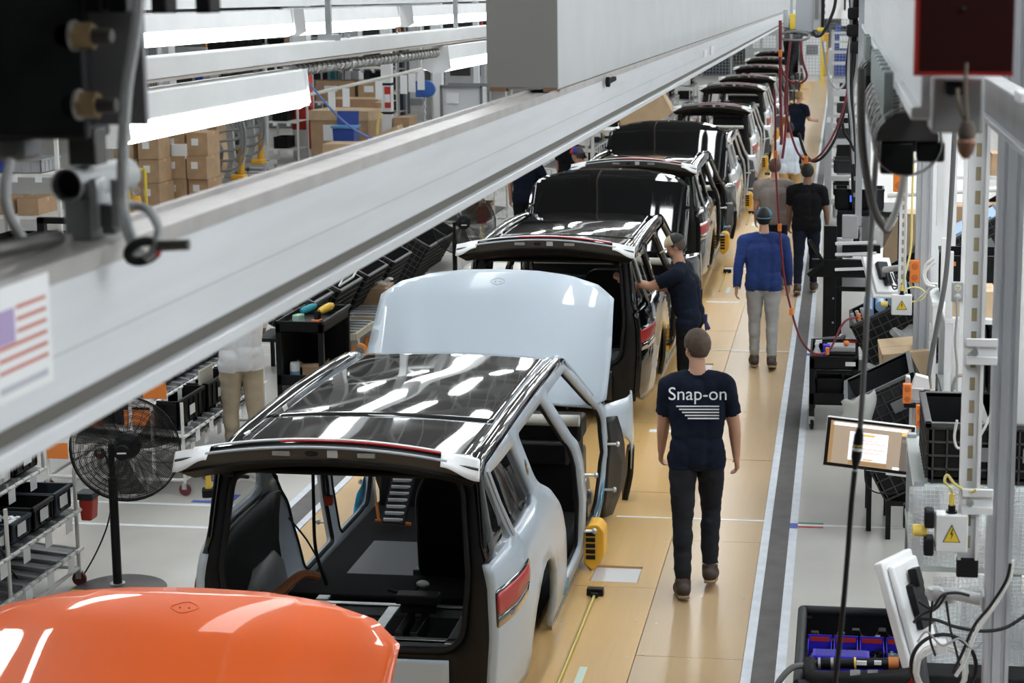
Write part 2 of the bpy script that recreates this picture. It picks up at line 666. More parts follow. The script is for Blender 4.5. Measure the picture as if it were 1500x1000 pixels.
BX = -1.2
beam = thing('overhead_rail', 'long pale aluminium rail crossing overhead in front of the cars', 'rail', (0, 0, 0))
zt, zb = 3.885, 3.608
ybar(MB(), [(BX - 0.128, zt - 0.03), (BX - 0.006, zt - 0.03), (BX - 0.006, zb + 0.058), (BX - 0.128, zb + 0.058)], 1.2, 70).build('web', railwhite, beam, bev=0.004)
ybar(MB(), [(BX - 0.135, zt - 0.03), (BX, zt - 0.03), (BX, zt), (BX - 0.013, zt), (BX - 0.013, zt - 0.012), (BX - 0.122, zt - 0.012), (BX - 0.122, zt), (BX - 0.135, zt)], 1.2, 70).build('top_flange', mat('worn_rail_top', (0.42, 0.40, 0.39), 0.45, 0.3, var=0.15), beam, 0)
ybar(MB(), [(BX - 0.118, zb + 0.030), (BX - 0.014, zb + 0.030), (BX - 0.014, zb + 0.058), (BX - 0.118, zb + 0.058)], 1.2, 70).build('groove', groove, beam, 0)
ybar(MB(), [(BX - 0.142, zb), (BX + 0.004, zb), (BX + 0.004, zb + 0.03), (BX - 0.142, zb + 0.03)], 1.2, 70).build('bottom_flange', railwhite, beam, bev=0.004)
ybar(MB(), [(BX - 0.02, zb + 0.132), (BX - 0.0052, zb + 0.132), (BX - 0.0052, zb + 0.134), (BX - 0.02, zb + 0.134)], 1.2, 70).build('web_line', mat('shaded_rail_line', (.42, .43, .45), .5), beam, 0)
boxb = thing('overhead_box_beam', 'big grey box beam with a square end lying on the overhead rail', 'beam', (0, 0, 0))
ybar(MB(), [(BX - 0.305, zt + 0.002), (BX + 0.004, zt + 0.002), (BX + 0.004, zt + 0.9), (BX - 0.305, zt + 0.9)], 7.36, 70).build('beam_body', boxgrey, boxb, bev=0.008)
MB().bx(BX - 0.303, BX + 0.002, 7.352, 7.36, zt + 0.012, zt + 0.89).build('end_plate', mat('grey_end_plate', (0.175, 0.17, 0.16), 0.6), boxb, 0)
MB().bx(BX - 0.29, BX - 0.22, 7.35, 7.42, zt - 0.006, zt + 0.012).bx(BX - 0.06, BX, 7.35, 7.42, zt - 0.006, zt + 0.012).build('corner_weld', mat('rust', (0.16, 0.08, 0.05), 0.8), boxb, 0)
# clips and stickers on the rail
for nm, lab, px, py in (('cable_clip', 'small black cable clip under the grey box beam on the rail face', 890, 120),):
    p = P(px, py, 1.195 * FPX / (VPX - px))
    t = thing(nm, lab, 'clip', (BX + 0.004, p.y, p.z))
    MB().lathe([(0.012, 0), (0.026, 0.004), (0.026, 0.022), (0.012, 0.026)], (0, 0, 0), (1, 0, 0), 14).build('knob', rubber, t)
    MB().bar((0.012, 0, 0), (0.03, 0.13, 0.012), 0.02).build('lever', rubber, t)


def on_rail(px, py):
    """point of the rail's face seen at a pixel"""
    d = CF * FPX + CR * (px - PX0) + CU * (PY0 - py)
    return CAM + d * (BX / d.x)


fl = on_rail(0, 560)
t = thing('flag_notice', 'white paper notice with a faded striped flag stuck on the overhead rail', 'notice', (BX + 0.0005, 0, 0))
a, b_ = on_rail(-16, 480), on_rail(72, 455)
y0, y1 = a.y, b_.y
zc0, zc1 = on_rail(40, 575).z, on_rail(40, 408).z
MB().bx(-0.0045, 0.0015, y0, y1, zc0, zc1).build('sheet', paper, t, 0)
W_, H_ = y1 - y0, zc1 - zc0
fr = mat('faded_red_print', (0.55, 0.16, 0.12), 0.7)
for i in range(6):
    zz = zc0 + H_ * (0.25 + i * 0.105)
    MB().bx(0.0015, 0.0021, y0 + W_ * (0.1 if i < 3 else 0.42), y1 - W_ * 0.08, zz, zz + H_ * 0.032).build('stripe', fr, t, 0)
MB().bx(0.0015, 0.0022, y0 + W_ * 0.08, y0 + W_ * 0.38, zc0 + H_ * 0.5, zc0 + H_ * 0.8).build('canton', mat('faded_violet_print', (0.42, 0.33, 0.55), 0.7), t, 0)
MB().bx(0.0015, 0.0021, y0 + W_ * 0.1, y1 - W_ * 0.1, zc0 + H_ * 0.08, zc0 + H_ * 0.14).build('caption', mat('faded_grey_print', (0.5, 0.5, 0.56), 0.7), t, 0)
for px, py, w_, h_ in ((1033, 78, .35, .03), (1043, 73, .4, .04)):
    p = on_rail(px, py)
    tag(MB().bx(BX - 0.003, BX + 0.006, p.y - w_ / 2, p.y + w_ / 2, p.z - h_, p.z + h_).build('label_sticker', paper, smooth=0), ('left' if px == 1033 else 'right') + ' of two white label stickers far along the overhead rail', 'sticker', 'label stickers on the rail')

# hanger: dark block, steel plate, bolts, pipe, threaded rods
hy = 2.86
hang = thing('hanger_bracket', 'blurred black hanger block bolted to a grey plate over the rail', 'bracket', (0, 0, 0))


def Q(px, py, y=hy):
    return P(px, py, y)


a, b_ = Q(-40, -60), Q(128, 205)
MB().bx(a.x, b_.x, hy, hy + 0.10, b_.z, a.z).build('block', mat('black_hanger_paint', (0.02, 0.022, 0.025), 0.5, 0.2, var=0.4), hang, bev=0.006)
a, b_ = Q(126, -60, hy + .05), Q(221, 182, hy + .05)
MB().bx(a.x, b_.x, hy + 0.03, hy + 0.045, b_.z, a.z).build('plate', mat('dull_steel_plate', (0.21, 0.21, 0.225), 0.5, 0.4, var=0.1), hang, bev=0.002)
a, b_ = Q(90, 190), Q(134, 245)
MB().bx(a.x, b_.x, hy + 0.02, hy + 0.07, b_.z, a.z).build('lug', darksteel, hang, bev=0.004)
a, b_ = Q(-40, 200), Q(30, 238)
MB().bx(a.x, b_.x, hy + 0.01, hy + 0.09, b_.z, a.z).build('shoe', dkgrey, hang, bev=0.01)
for px, py in ((118, 52), (125, 152)):
    p = Q(px, py)
    MB().lathe([(0.027, 0), (0.027, 0.006)], p - Vector((0, 0.03, 0)), (1, 0, 0), 18).build('washer', steel, hang)
    MB().lathe([(0.024, 0.006), (0.024, 0.036)], p - Vector((0, 0.03, 0)), (1, 0, 0), 6).build('nut', brass, hang, 0)
    MB().lathe([(0.013, 0.036), (0.013, 0.066), (0.011, 0.069)], p - Vector((0, 0.03, 0)), (1, 0, 0), 14).build('stud', darksteel, hang)
for px, py in ((95, 52), (105, 155)):
    p = Q(px, py)
    MB().lathe([(0.02, 0), (0.012, -0.004)], p, (0, -1, 0), 16).build('bolt_hole', rubber, hang)
for px in (145, 182):
    a, b_ = Q(px - 14, -20), Q(px + 14, 18)
    MB().bx(a.x, b_.x, hy - 0.03, hy + 0.02, b_.z, a.z).build('clamp_jaw', black, hang, bev=0.003)
for px in (230, 295):
    a, b_ = P(px - 11, -20, 3.2), P(px + 13, 19, 3.2)
    MB().bx(a.x, b_.x, 3.2, 3.26, b_.z, a.z).build('roller_block', rubber, hang, bev=0.004)
# tube clamp on top of the rail
t = thing('tube_clamp', 'grey tube end clamped on a block above the overhead rail', 'clamp', (0, 0, 0))
p = Q(97, 272, 2.86)
MB().lathe([(0.027, 0), (0.03, 0.0), (0.03, 0.2), (0.027, 0.2)], p, Vector((0.12, 1, 0)), 24, caps=False).lathe([(0.0265, 0.01), (0.0265, 0.012)], p + Vector((0.006, .05, 0)), (0.12, 1, 0), 20).build('tube', greyplastic, t, solid=0.002)
MB().lathe([(0.0258, 0), (0.0258, 0.004)], p + Vector((.002, 0.02, 0)), (0.12, 1, 0), 20).build('tube_bore', rubber, t)
a, b_ = Q(88, 290), Q(133, 357)
MB().bx(a.x, b_.x, 2.87, 2.97, zt - 0.012, a.z).build('clamp_block', greyplastic, t, bev=0.004)
for px in (137, 168):
    a, b_ = Q(px - 8, 262), Q(px + 8, 335)
    MB().bx(a.x, b_.x, 2.86, 2.90, b_.z, a.z).build('clamp_ear', steel, t, bev=0.003)
a, b_ = Q(143, 300), Q(165, 345)
MB().bx(a.x, b_.x, 2.87, 2.92, b_.z, a.z).build('spacer', dkgrey, t, bev=0.003)
t = thing('wire_rope_sling', 'grey wire rope sling looping below the plate through a black eye', 'sling', (0, 0, 0))
pts = [Q(206, -30, 2.8), Q(200, 40, 2.8), Q(186, 130, 2.8), Q(180, 230, 2.8), Q(180, 300, 2.8), Q(190, 345, 2.76), Q(205, 372, 2.74)]
MB().tube(spline(pts, 8), 0.0105, 8).build('rope', mat('wire_rope', (0.36, 0.37, 0.37), 0.5, 0.4, bump=0.5, scale=180), t)
pts = [Q(180, 300, 2.84), Q(215, 306, 2.8), Q(232, 335, 2.74), Q(226, 365, 2.72), Q(214, 378, 2.72)]
MB().tube(spline(pts, 8), 0.008, 8).build('rope_loop', MAT['wire_rope'], t)
pc = Q(209, 368, 2.72)
MB().tube([pc + Vector((0.006 * math.sin(a), 0.03 * math.cos(a) * 0.4, 0.017 * math.sin(a))) + Vector((0.02 * math.cos(a), 0, 0)) for a in np.linspace(0, 2 * PI, 16, endpoint=False)], 0.008, 8, closed=True).build('eye', rubber, t)
MB().cyl(Q(233, 360, 2.72), Q(276, 358, 2.72), 0.0095).build('pin', darksteel, t)
MB().ball(Q(232, 372, 2.71), 0.005).build('red_bead', red, t)
t = thing('threaded_stud_pair', 'dark threaded studs sticking out of the rail below the flag notice', 'bolts', (0, 0, 0))
for x0, x1, y, yy in ((40, 84, 533, 0), (60, 104, 528, .04), (0, 52, 556, .02), (-10, 34, 563, -.02)):
    a, b_ = Q(x0, y, 2.62 + yy), Q(x1, y, 2.62 + yy)
    MB().cyl(a, b_, 0.0125).build('stud', darksteel, t)
a, b_ = Q(18, 512, 2.63), Q(50, 556, 2.63)
MB().bx(a.x, b_.x, 2.60, 2.66, b_.z, a.z).build('nut', brass, t, bev=0.004)
tag(MB().tube(spline([Q(15, 235, 2.75), Q(8, 275, 2.72), Q(12, 310, 2.7), Q(30, 345, 2.7), Q(36, 352, 2.7)], 8), 0.009, 8).build('hanger_wire', cablegrey), 'soft grey wire hanging at the left edge above the rail', 'wire')
tag(MB().tube([Q(-30, 372, 2.5), Q(85, 348, 2.8)], 0.014, 8).build('guide_rod', darksteel), 'dark rod lying along the top of the overhead rail', 'rod')

# ---------------------------------------------------------------- light fixtures and rails on the left
FX = -3.36


def fixture(name, lab, x, z, y0, y1, h=0.25, w=0.30):
    t = thing(name, lab, 'light', (0, 0, 0), 0, 'fluorescent light fixtures on the left')
    ybar(MB(), [(x - w / 2, z), (x + w / 2, z), (x + w / 2 - .02, z + h * .55), (x - w / 2 + .02, z + h * .55)], y0, y1).build('housing', white, t, bev=0.01)
    ybar(MB(), [(x - w / 2 - .015, z - h * .36), (x - w / 6, z - h * .46), (x + w / 6, z - h * .46), (x + w / 2 + .015, z - h * .36), (x + w / 2, z - 0.002), (x - w / 2, z - .002)], y0 + 0.01, y1 - 0.01).build('diffuser', tubeglow_low, t)
    for yy in (y0 - 0.012, y1):
        ybar(MB(), [(x - w / 2 - .02, z - h * .3), (x - w / 4, z - h * .47), (x + w / 4, z - h * .47), (x + w / 2 + .02, z - h * .3), (x + w / 2, z + h * .55), (x - w / 2, z + h * .55)], yy, yy + 0.012).build('end_cap', white, t)
    return t


def at_x(px, py, x):
    d = CF * FPX + CR * (px - PX0) + CU * (PY0 - py)
    return CAM + d * (x / d.x)


e = at_x(427, 140, FX)
fixture('fluorescent_fixture', 'bright fluorescent fixture just right of the hanger bracket', FX, e.z + .03, e.y - 2.75, e.y, 0.24, 0.2)
e2 = at_x(640, 92, FX)
fixture('fluorescent_fixture', 'fluorescent fixture half hidden behind the grey beam end', FX, e2.z + 0.02, e2.y, e2.y + 2.75, 0.22, 0.2)
c0, c1 = at_x(430, 103, FX), at_x(650, 76, FX)
t = thing('flexible_conduit', 'grey spiral conduit joining two fluorescent fixtures', 'conduit', (0, 0, 0))
MB().tube([c0 + (c1 - c0) * i / 40 for i in range(41)], 0.032, 10).build('conduit_core', steel, t)
hel = []
for i in range(40 * 14):
    s_ = i / (40 * 14)
    a = s_ * 2 * PI * 40
    hel.append(c0 + (c1 - c0) * s_ + Vector((0.033 * math.cos(a), 0, 0.033 * math.sin(a))))
MB().tube(hel, 0.008, 5).build('spiral_rib', mat('conduit_rib', (0.30, 0.28, 0.26), 0.5, 0.3), t)
for f in (0.3, 0.62):
    p = c0 + (c1 - c0) * f
    MB().lathe([(0.04, -0.03), (0.04, 0.03)], p, (0, 1, 0), 10).bar(p, p + Vector((0, 0, .2)), 0.012).build('conduit_clamp', steel, t)
e = at_x(220, 103, FX + .05)
t = thing('lighting_rail', 'pale steel channel carrying the fluorescent fixtures', 'rail', (0, 0, 0))
ybar(MB(), [(FX - .08, e.z - .045), (FX + .06, e.z - .045), (FX + .06, e.z + 0.06), (FX - .08, e.z + 0.06)], 5.5, 60).build('channel', white, t, bev=0.006)
ybar(MB(), [(FX - .075, e.z - .062), (FX + .055, e.z - .062), (FX + .055, e.z - .046), (FX - .075, e.z - .046)], 5.5, 60).build('lower_lip', mat('worn_lip', (0.45, 0.40, 0.36), 0.6), t, 0)
for px in (482, 668):
    q = at_x(px, 55, FX)
    MB().bar(q, q + Vector((0, 0, 1.4)), 0.035).bx(q.x - .06, q.x + .06, q.y - .06, q.y + .06, q.z - .02, q.z + .02).build('drop_rod', steel, t)
X2 = -5.4
for i, (pa, pb, py_) in enumerate(((90, 412, 33), (428, 570, 20), (590, 715, 8))):
    a, b_ = at_x(pa, py_, X2), at_x(pb, py_, X2)
    za = at_x((pa + pb) / 2, py_, X2).z
    fixture('fluorescent_fixture', ('bright fluorescent fixture in the back row above the hanger end', 'fluorescent fixture in the back row beside the drop rod', 'fluorescent fixture at the far end of the back row')[i], X2, 3.99, a.y, b_.y, 0.26, 0.24)
tag(MB().tube([at_x(412, 14, X2), at_x(560, 9, X2), at_x(700, -2, X2)], 0.02, 8).build('light_conduit', steel), 'thin steel conduit above the back row of lights', 'conduit')
e = at_x(300, 10, X2)
tag(ybar(MB(), [(X2 - .06, 4.16), (X2 + .06, 4.16), (X2 + .06, 4.24), (X2 - .06, 4.24)], 8, 60).build('lighting_rail', white, bev=0.006), 'white rail above the back row of lights', 'rail')

# ---------------------------------------------------------------- right-hand rails, red end stop, festoon
t = thing('festoon_rail', 'white cable trolley rail running away behind the red end stop', 'rail', (0, 0, 0))
ybar(MB(), [(0.15, 4.085), (0.20, 4.085), (0.20, 4.3), (0.15, 4.3)], 3.32, 60).build('web', railwhite, t, bev=0.003)
ybar(MB(), [(0.132, 4.062), (0.218, 4.062), (0.218, 4.086), (0.132, 4.086)], 3.32, 60).build('bottom_flange', railwhite, t, bev=0.003)
t = thing('side_rail', 'pale rail at the right edge passing behind the red end stop', 'rail', (0, 0, 0))
ybar(MB(), [(0.42, 3.952), (0.48, 3.952), (0.48, 4.05), (0.42, 4.05)], 2.2, 60).build('web', mat('worn_rail', (0.42, 0.42, 0.43), 0.4, 0.2, var=0.15, scale=6, bump=0.03), t, bev=0.003)
ybar(MB(), [(0.405, 3.936), (0.495, 3.936), (0.495, 3.953), (0.405, 3.953)], 2.2, 60).build('bottom_flange', railwhite, t, bev=0.003)
for py in (2.85, 4.0):
    MB().bx(0.40, 0.5, py, py + 0.12, 4.05, 4.075).build('clamp', white, t, bev=0.004)
t = thing('end_stop', 'red square end stop plate, backlit shade in its colour, with a hanging cord', 'end stop', (0, 0, 0))
a, b_ = P(1345, -60, 3.2), P(1484, 109, 3.2)
MB().bx(a.x, b_.x, 3.2, 3.23, b_.z, a.z).build('plate', mat('shaded_red_plate', (0.035, 0.005, 0.004), .8, spec=.2), t, bev=0.004)  # red plate with its backlit shade put into the base colour
for q in ((a.x - .003, a.x + .005, b_.z - .003, a.z), (a.x, b_.x, b_.z - .003, b_.z + .004)):
    MB().bx(q[0], q[1], 3.197, 3.231, q[2], q[3]).build('lit_edge', mat('lit_red_edge', (.42, .02, .012), .5), t, 0)  # brighter red strips paint the light along the plate's blurred edges
a, b_ = P(1366, 112, 3.25), P(1440, 196, 3.25)
MB().bx(a.x, b_.x, 3.25, 3.4, b_.z, a.z).build('bumper_block', greyplastic, t, bev=0.006)
a, b_ = P(1384, 118, 3.22), P(1412, 140, 3.22)
MB().bx(a.x, b_.x, 3.21, 3.25, b_.z, a.z).build('latch', rubber, t, bev=0.006)
MB().lathe([(0.004, 0), (0.004, 0.004)], P(1412, 12, 3.2), (0, -1, 0), 10).build('screw', darksteel, t)
t = thing('pull_cord', 'blurred brown wooden pull handle on a doubled cord under the red plate', 'pull cord', (0, 0, 0))
MB().tube(spline([P(1416, 92, 3.16), P(1414, 130, 3.16), P(1416, 180, 3.16), P(1404, 150, 3.17), P(1403, 130, 3.18)], 6), 0.0036, 7).build('cord', mat('brown_cord', (0.20, 0.16, 0.12), 0.8), t)
p = P(1416, 178, 3.16)
MB().lathe([(0.010, 0.0), (0.016, -0.012), (0.017, -0.026), (0.012, -0.032)], p, (0, 0, 1), 14).build('knot', mat('dark_brown_knot', (0.10, 0.075, 0.06), 0.8), t)
MB().lathe([(0.012, -0.026), (0.019, -0.036), (0.014, -0.055), (0.006, -0.066)], p, (0, 0, 1), 14).build('wooden_handle', mat('worn_wood', (0.24, 0.12, 0.07), 0.7), t)
# cable trolleys with saddles
saddle_b = mat('dark_saddle_rubber', (0.032, 0.029, 0.029), 0.6, var=0.2, bump=0.1, scale=30)
saddle_l = mat('grey_saddle', (0.30, 0.28, 0.28), 0.6)
tro = None
for i in range(7):
    Y = 4.25 + i * 0.27
    loc = (0.155, Y, 4.062)
    if tro is None:
        tro = thing('cable_trolley', 'nearest cable trolley with a dark saddle, right behind the red end stop', 'trolley', loc, 0, 'cable trolleys parked together')
        MB().bx(-0.055, -0.03, -0.05, 0.05, -0.06, 0.05).bx(-0.05, 0.01, -0.02, 0.02, -0.10, -0.055).build('hanger_plate', mat('grey_green_casting', (0.30, 0.35, 0.35), 0.5, 0.2), tro, bev=0.004)
        sb = MB()
        arc = [(0.075 * math.cos(a), 0.055 * math.sin(a)) for a in np.linspace(0, PI, 12)]
        sb.prism(arc, lambda a, b, d: (a * 1.0 + 0.005, d, b * 1.25 - 0.115), -0.055, 0.055)
        sb.build('saddle', saddle_b, tro, 0, bev=0.004)
        MB().bx(-0.058, 0.022, -0.05, 0.05, -0.195, -0.117).bx(0.03, 0.095, -0.045, 0.045, -0.165, -0.117).build('cable_clamp', black, tro, bev=0.006)
        MB().lathe([(0.082, -.05), (0.084, -.045), (0.084, -.035), (0.078, -.03)], (0.005, -0.012, -0.115), (0, 1, 0), 24, caps=False).build('strap', saddle_l, tro)
    else:
        dup(tro, loc, label=('', 'second', 'third', 'fourth', 'fifth', 'sixth', 'seventh')[i] + ' cable trolley from the red end stop under the white rail')
for i, Y in enumerate((7.6, 8.0)):
    dup(tro, (0.155, Y, 4.062), label=('lone cable trolley beyond the parked ones', 'farthest cable trolley on the white rail')[i])


def loops(name, lab, cat, pts, r, m_, n=8, sub=8, group=None):
    return tag(MB().tube(spline(pts, sub), r, n).build(name, m_), lab, cat, group)


loops('festoon_cable', 'dark flat cable drooping in a long loop from the trolleys', 'cable', [P(1262, 100, 4.6), P(1262, 190, 4.6), P(1268, 250, 4.6), P(1280, 305, 4.6), P(1296, 333, 4.6), P(1306, 335, 4.6)], 0.011, mat('brown_grey_cable', (0.10, 0.095, 0.09), 0.5))
loops('festoon_cable', 'pale grey cable loop rising to the right of the dark one', 'cable', [P(1300, 335, 4.55), P(1312, 310, 4.5), P(1322, 270, 4.45), P(1326, 220, 4.4), P(1322, 165, 4.35), P(1330, 130, 4.3), P(1352, 118, 4.3), P(1372, 130, 4.3)], 0.009, mat('pale_grey_cable', (0.45, 0.46, 0.47), 0.45))
# ---------------------------------------------------------------- cars
paint_grey = mat('paint_pale_grey', (0.42, 0.485, 0.55), 0.4, 0.0, coat=.55)
paint_orange = mat('paint_orange', (0.66, 0.095, 0.004), 0.4, 0.0, coat=.7, spec=.3)
paint_black = mat('paint_black', (0.003, 0.0031, 0.0036), 0.06, 0.0, coat=.6, spec=.2)
paint_white = mat('paint_white', (0.72, 0.73, 0.74), 0.3, 0.0, coat=1.0)
paint_silver = mat('paint_silver', (0.50, 0.52, 0.55), 0.3, 0.2, coat=1.0)
glossblack = mat('gloss_black', (0.006, 0.006, 0.007), 0.06, coat=1.0)
roofglass = mat('black_roof_glass', (0.012, 0.012, 0.012), 0.03, coat=1.0, spec=0.9)
carpet = mat('black_carpet', (0.007, 0.007, 0.008), 0.9, spec=.2, bump=0.3, scale=120)
trimblk = mat('black_car_trim', (0.006, 0.0062, 0.007), 0.45, spec=.3)
trimgrey = mat('charcoal_car_trim', (0.045, 0.043, 0.043), 0.5)
lens_red = mat('red_lamp_lens', (0.40, 0.008, 0.007), 0.35, coat=0.25)
lens_dark = mat('dark_lamp_lens', (0.03, 0.02, 0.02), 0.1, coat=1.0)
bluefilm = mat('blue_protective_film', (0.03, 0.36, 0.60), 0.25, coat=0.5)
whitefilm = mat('white_protective_film', (0.80, 0.81, 0.82), 0.5)
windowglass = mat('tinted_window', (0.01, 0.011, 0.012), 0.03, alpha=0.45, coat=1.0)
gold = mat('gold_emblem', (0.65, 0.42, 0.15), 0.3, 0.9)

WP = [(0.0, .925), (.25, .972), (.6, .995), (.9, .985), (1.04, .955), (1.1, .92), (1.58, .815), (1.66, .78)]


def lerp_tab(t, tab):
    if t <= tab[0][0]:
        return tab[0][1]
    for (a, b), (c, d) in zip(tab, tab[1:]):
        if t <= c:
            return b + (d - b) * (t - a) / (c - a)
    return tab[-1][1]


def sidex(u, z):
    x = lerp_tab(z, WP)
    k = 1.0 if z < 1.05 else max(0.35, 1 - (z - 1.05) * 1.3)
    if u < 0.7:
        x -= 0.095 * k * ((0.7 - u) / 0.7) ** 2.0
    if u > 4.1:
        x += 0.13 * min(1, (u - 4.1) / .45)
    if u > 4.75:
        x -= 0.6 * (u - 4.75) ** 2
    for c in (1.14, 4.21):
        r = math.hypot(u - c, z - 0.2)
        if 0.46 < r < 0.62:
            x += 0.014 * (0.62 - r) / 0.16
    return x


def arc(cx, cz, r, a0, a1, n):
    return [(cx + r * math.cos(R(a0 + (a1 - a0) * i / n)), cz + r * math.sin(R(a0 + (a1 - a0) * i / n))) for i in range(n + 1)]


RDOOR = rounded([(1.10, 1.52), (1.30, 1.16), (1.52, 1.06), (1.86, .80), (2.05, .45), (2.14, .20), (2.84, .20), (2.74, .62), (2.60, 1.06), (2.02, 1.52)], [.05, .10, .1, .1, .1, .08, .06, .1, .1, .06])
FDOOR = rounded([(2.20, 1.52), (2.78, 1.05), (2.94, .6), (3.02, .20), (3.82, .20), (4.0, .42), (4.02, .88), (3.92, 1.02), (2.98, 1.52)], [.06, .1, .1, .06, .12, .12, .08, .06, .06])
QWIN = rounded([(.24, 1.50), (.92, 1.50), (1.17, 1.12), (1.08, 1.085), (.46, 1.085)], .05)
BODY = [(0.0, .2), (.2, .10), (.64, .10)] + arc(1.14, .2, .48, 192, -12, 12) + [(1.66, .04), (4.02, .04), (4.1, .4), (4.12, .98), (3.06, 1.57), (2.9, 1.6), (1.6, 1.625), (.3, 1.60), (.18, 1.56), (.40, 1.08), (.2, 1.06), (0.0, 1.03)]
FENDER = [(4.06, .84)] + arc(4.21, .2, .50, 105, 12, 8) + [(4.76, .34), (5.04, .42), (5.09, .72), (4.98, .92), (4.06, 1.0)]
TL_OUT = rounded([(0.0, .645), (.30, .64), (.5, .67), (.61, .77), (.585, .89), (.32, .875), (0.0, .875)], .03)
TL_RED = rounded([(0.01, .725), (.28, .72), (.47, .74), (.575, .795), (.56, .86), (.32, .85), (0.01, .85)], .03)
TL_LOW = rounded([(0.01, .665), (.28, .66), (.46, .685), (.54, .745), (.46, .725), (.28, .705), (0.01, .71)], .01)


def sidepart(poly, holes, off, step=0.09):
    out = []
    for sgn in (1, -1):
        mb = MB()
        panel(mb, poly, holes, step, lambda u, z: (sgn * (sidex(u, z) + off), u, z))
        out.append(mb)
    return out


PAINTED = ('side_panel', 'fender', 'bonnet', 'tailgate_skin', 'rear_sill', 'emblem_recess')


def rear_u(x, z):
    return 0.004 + max(0, z - 0.95) * 0.22 + 0.012 * (x / 0.86) ** 2


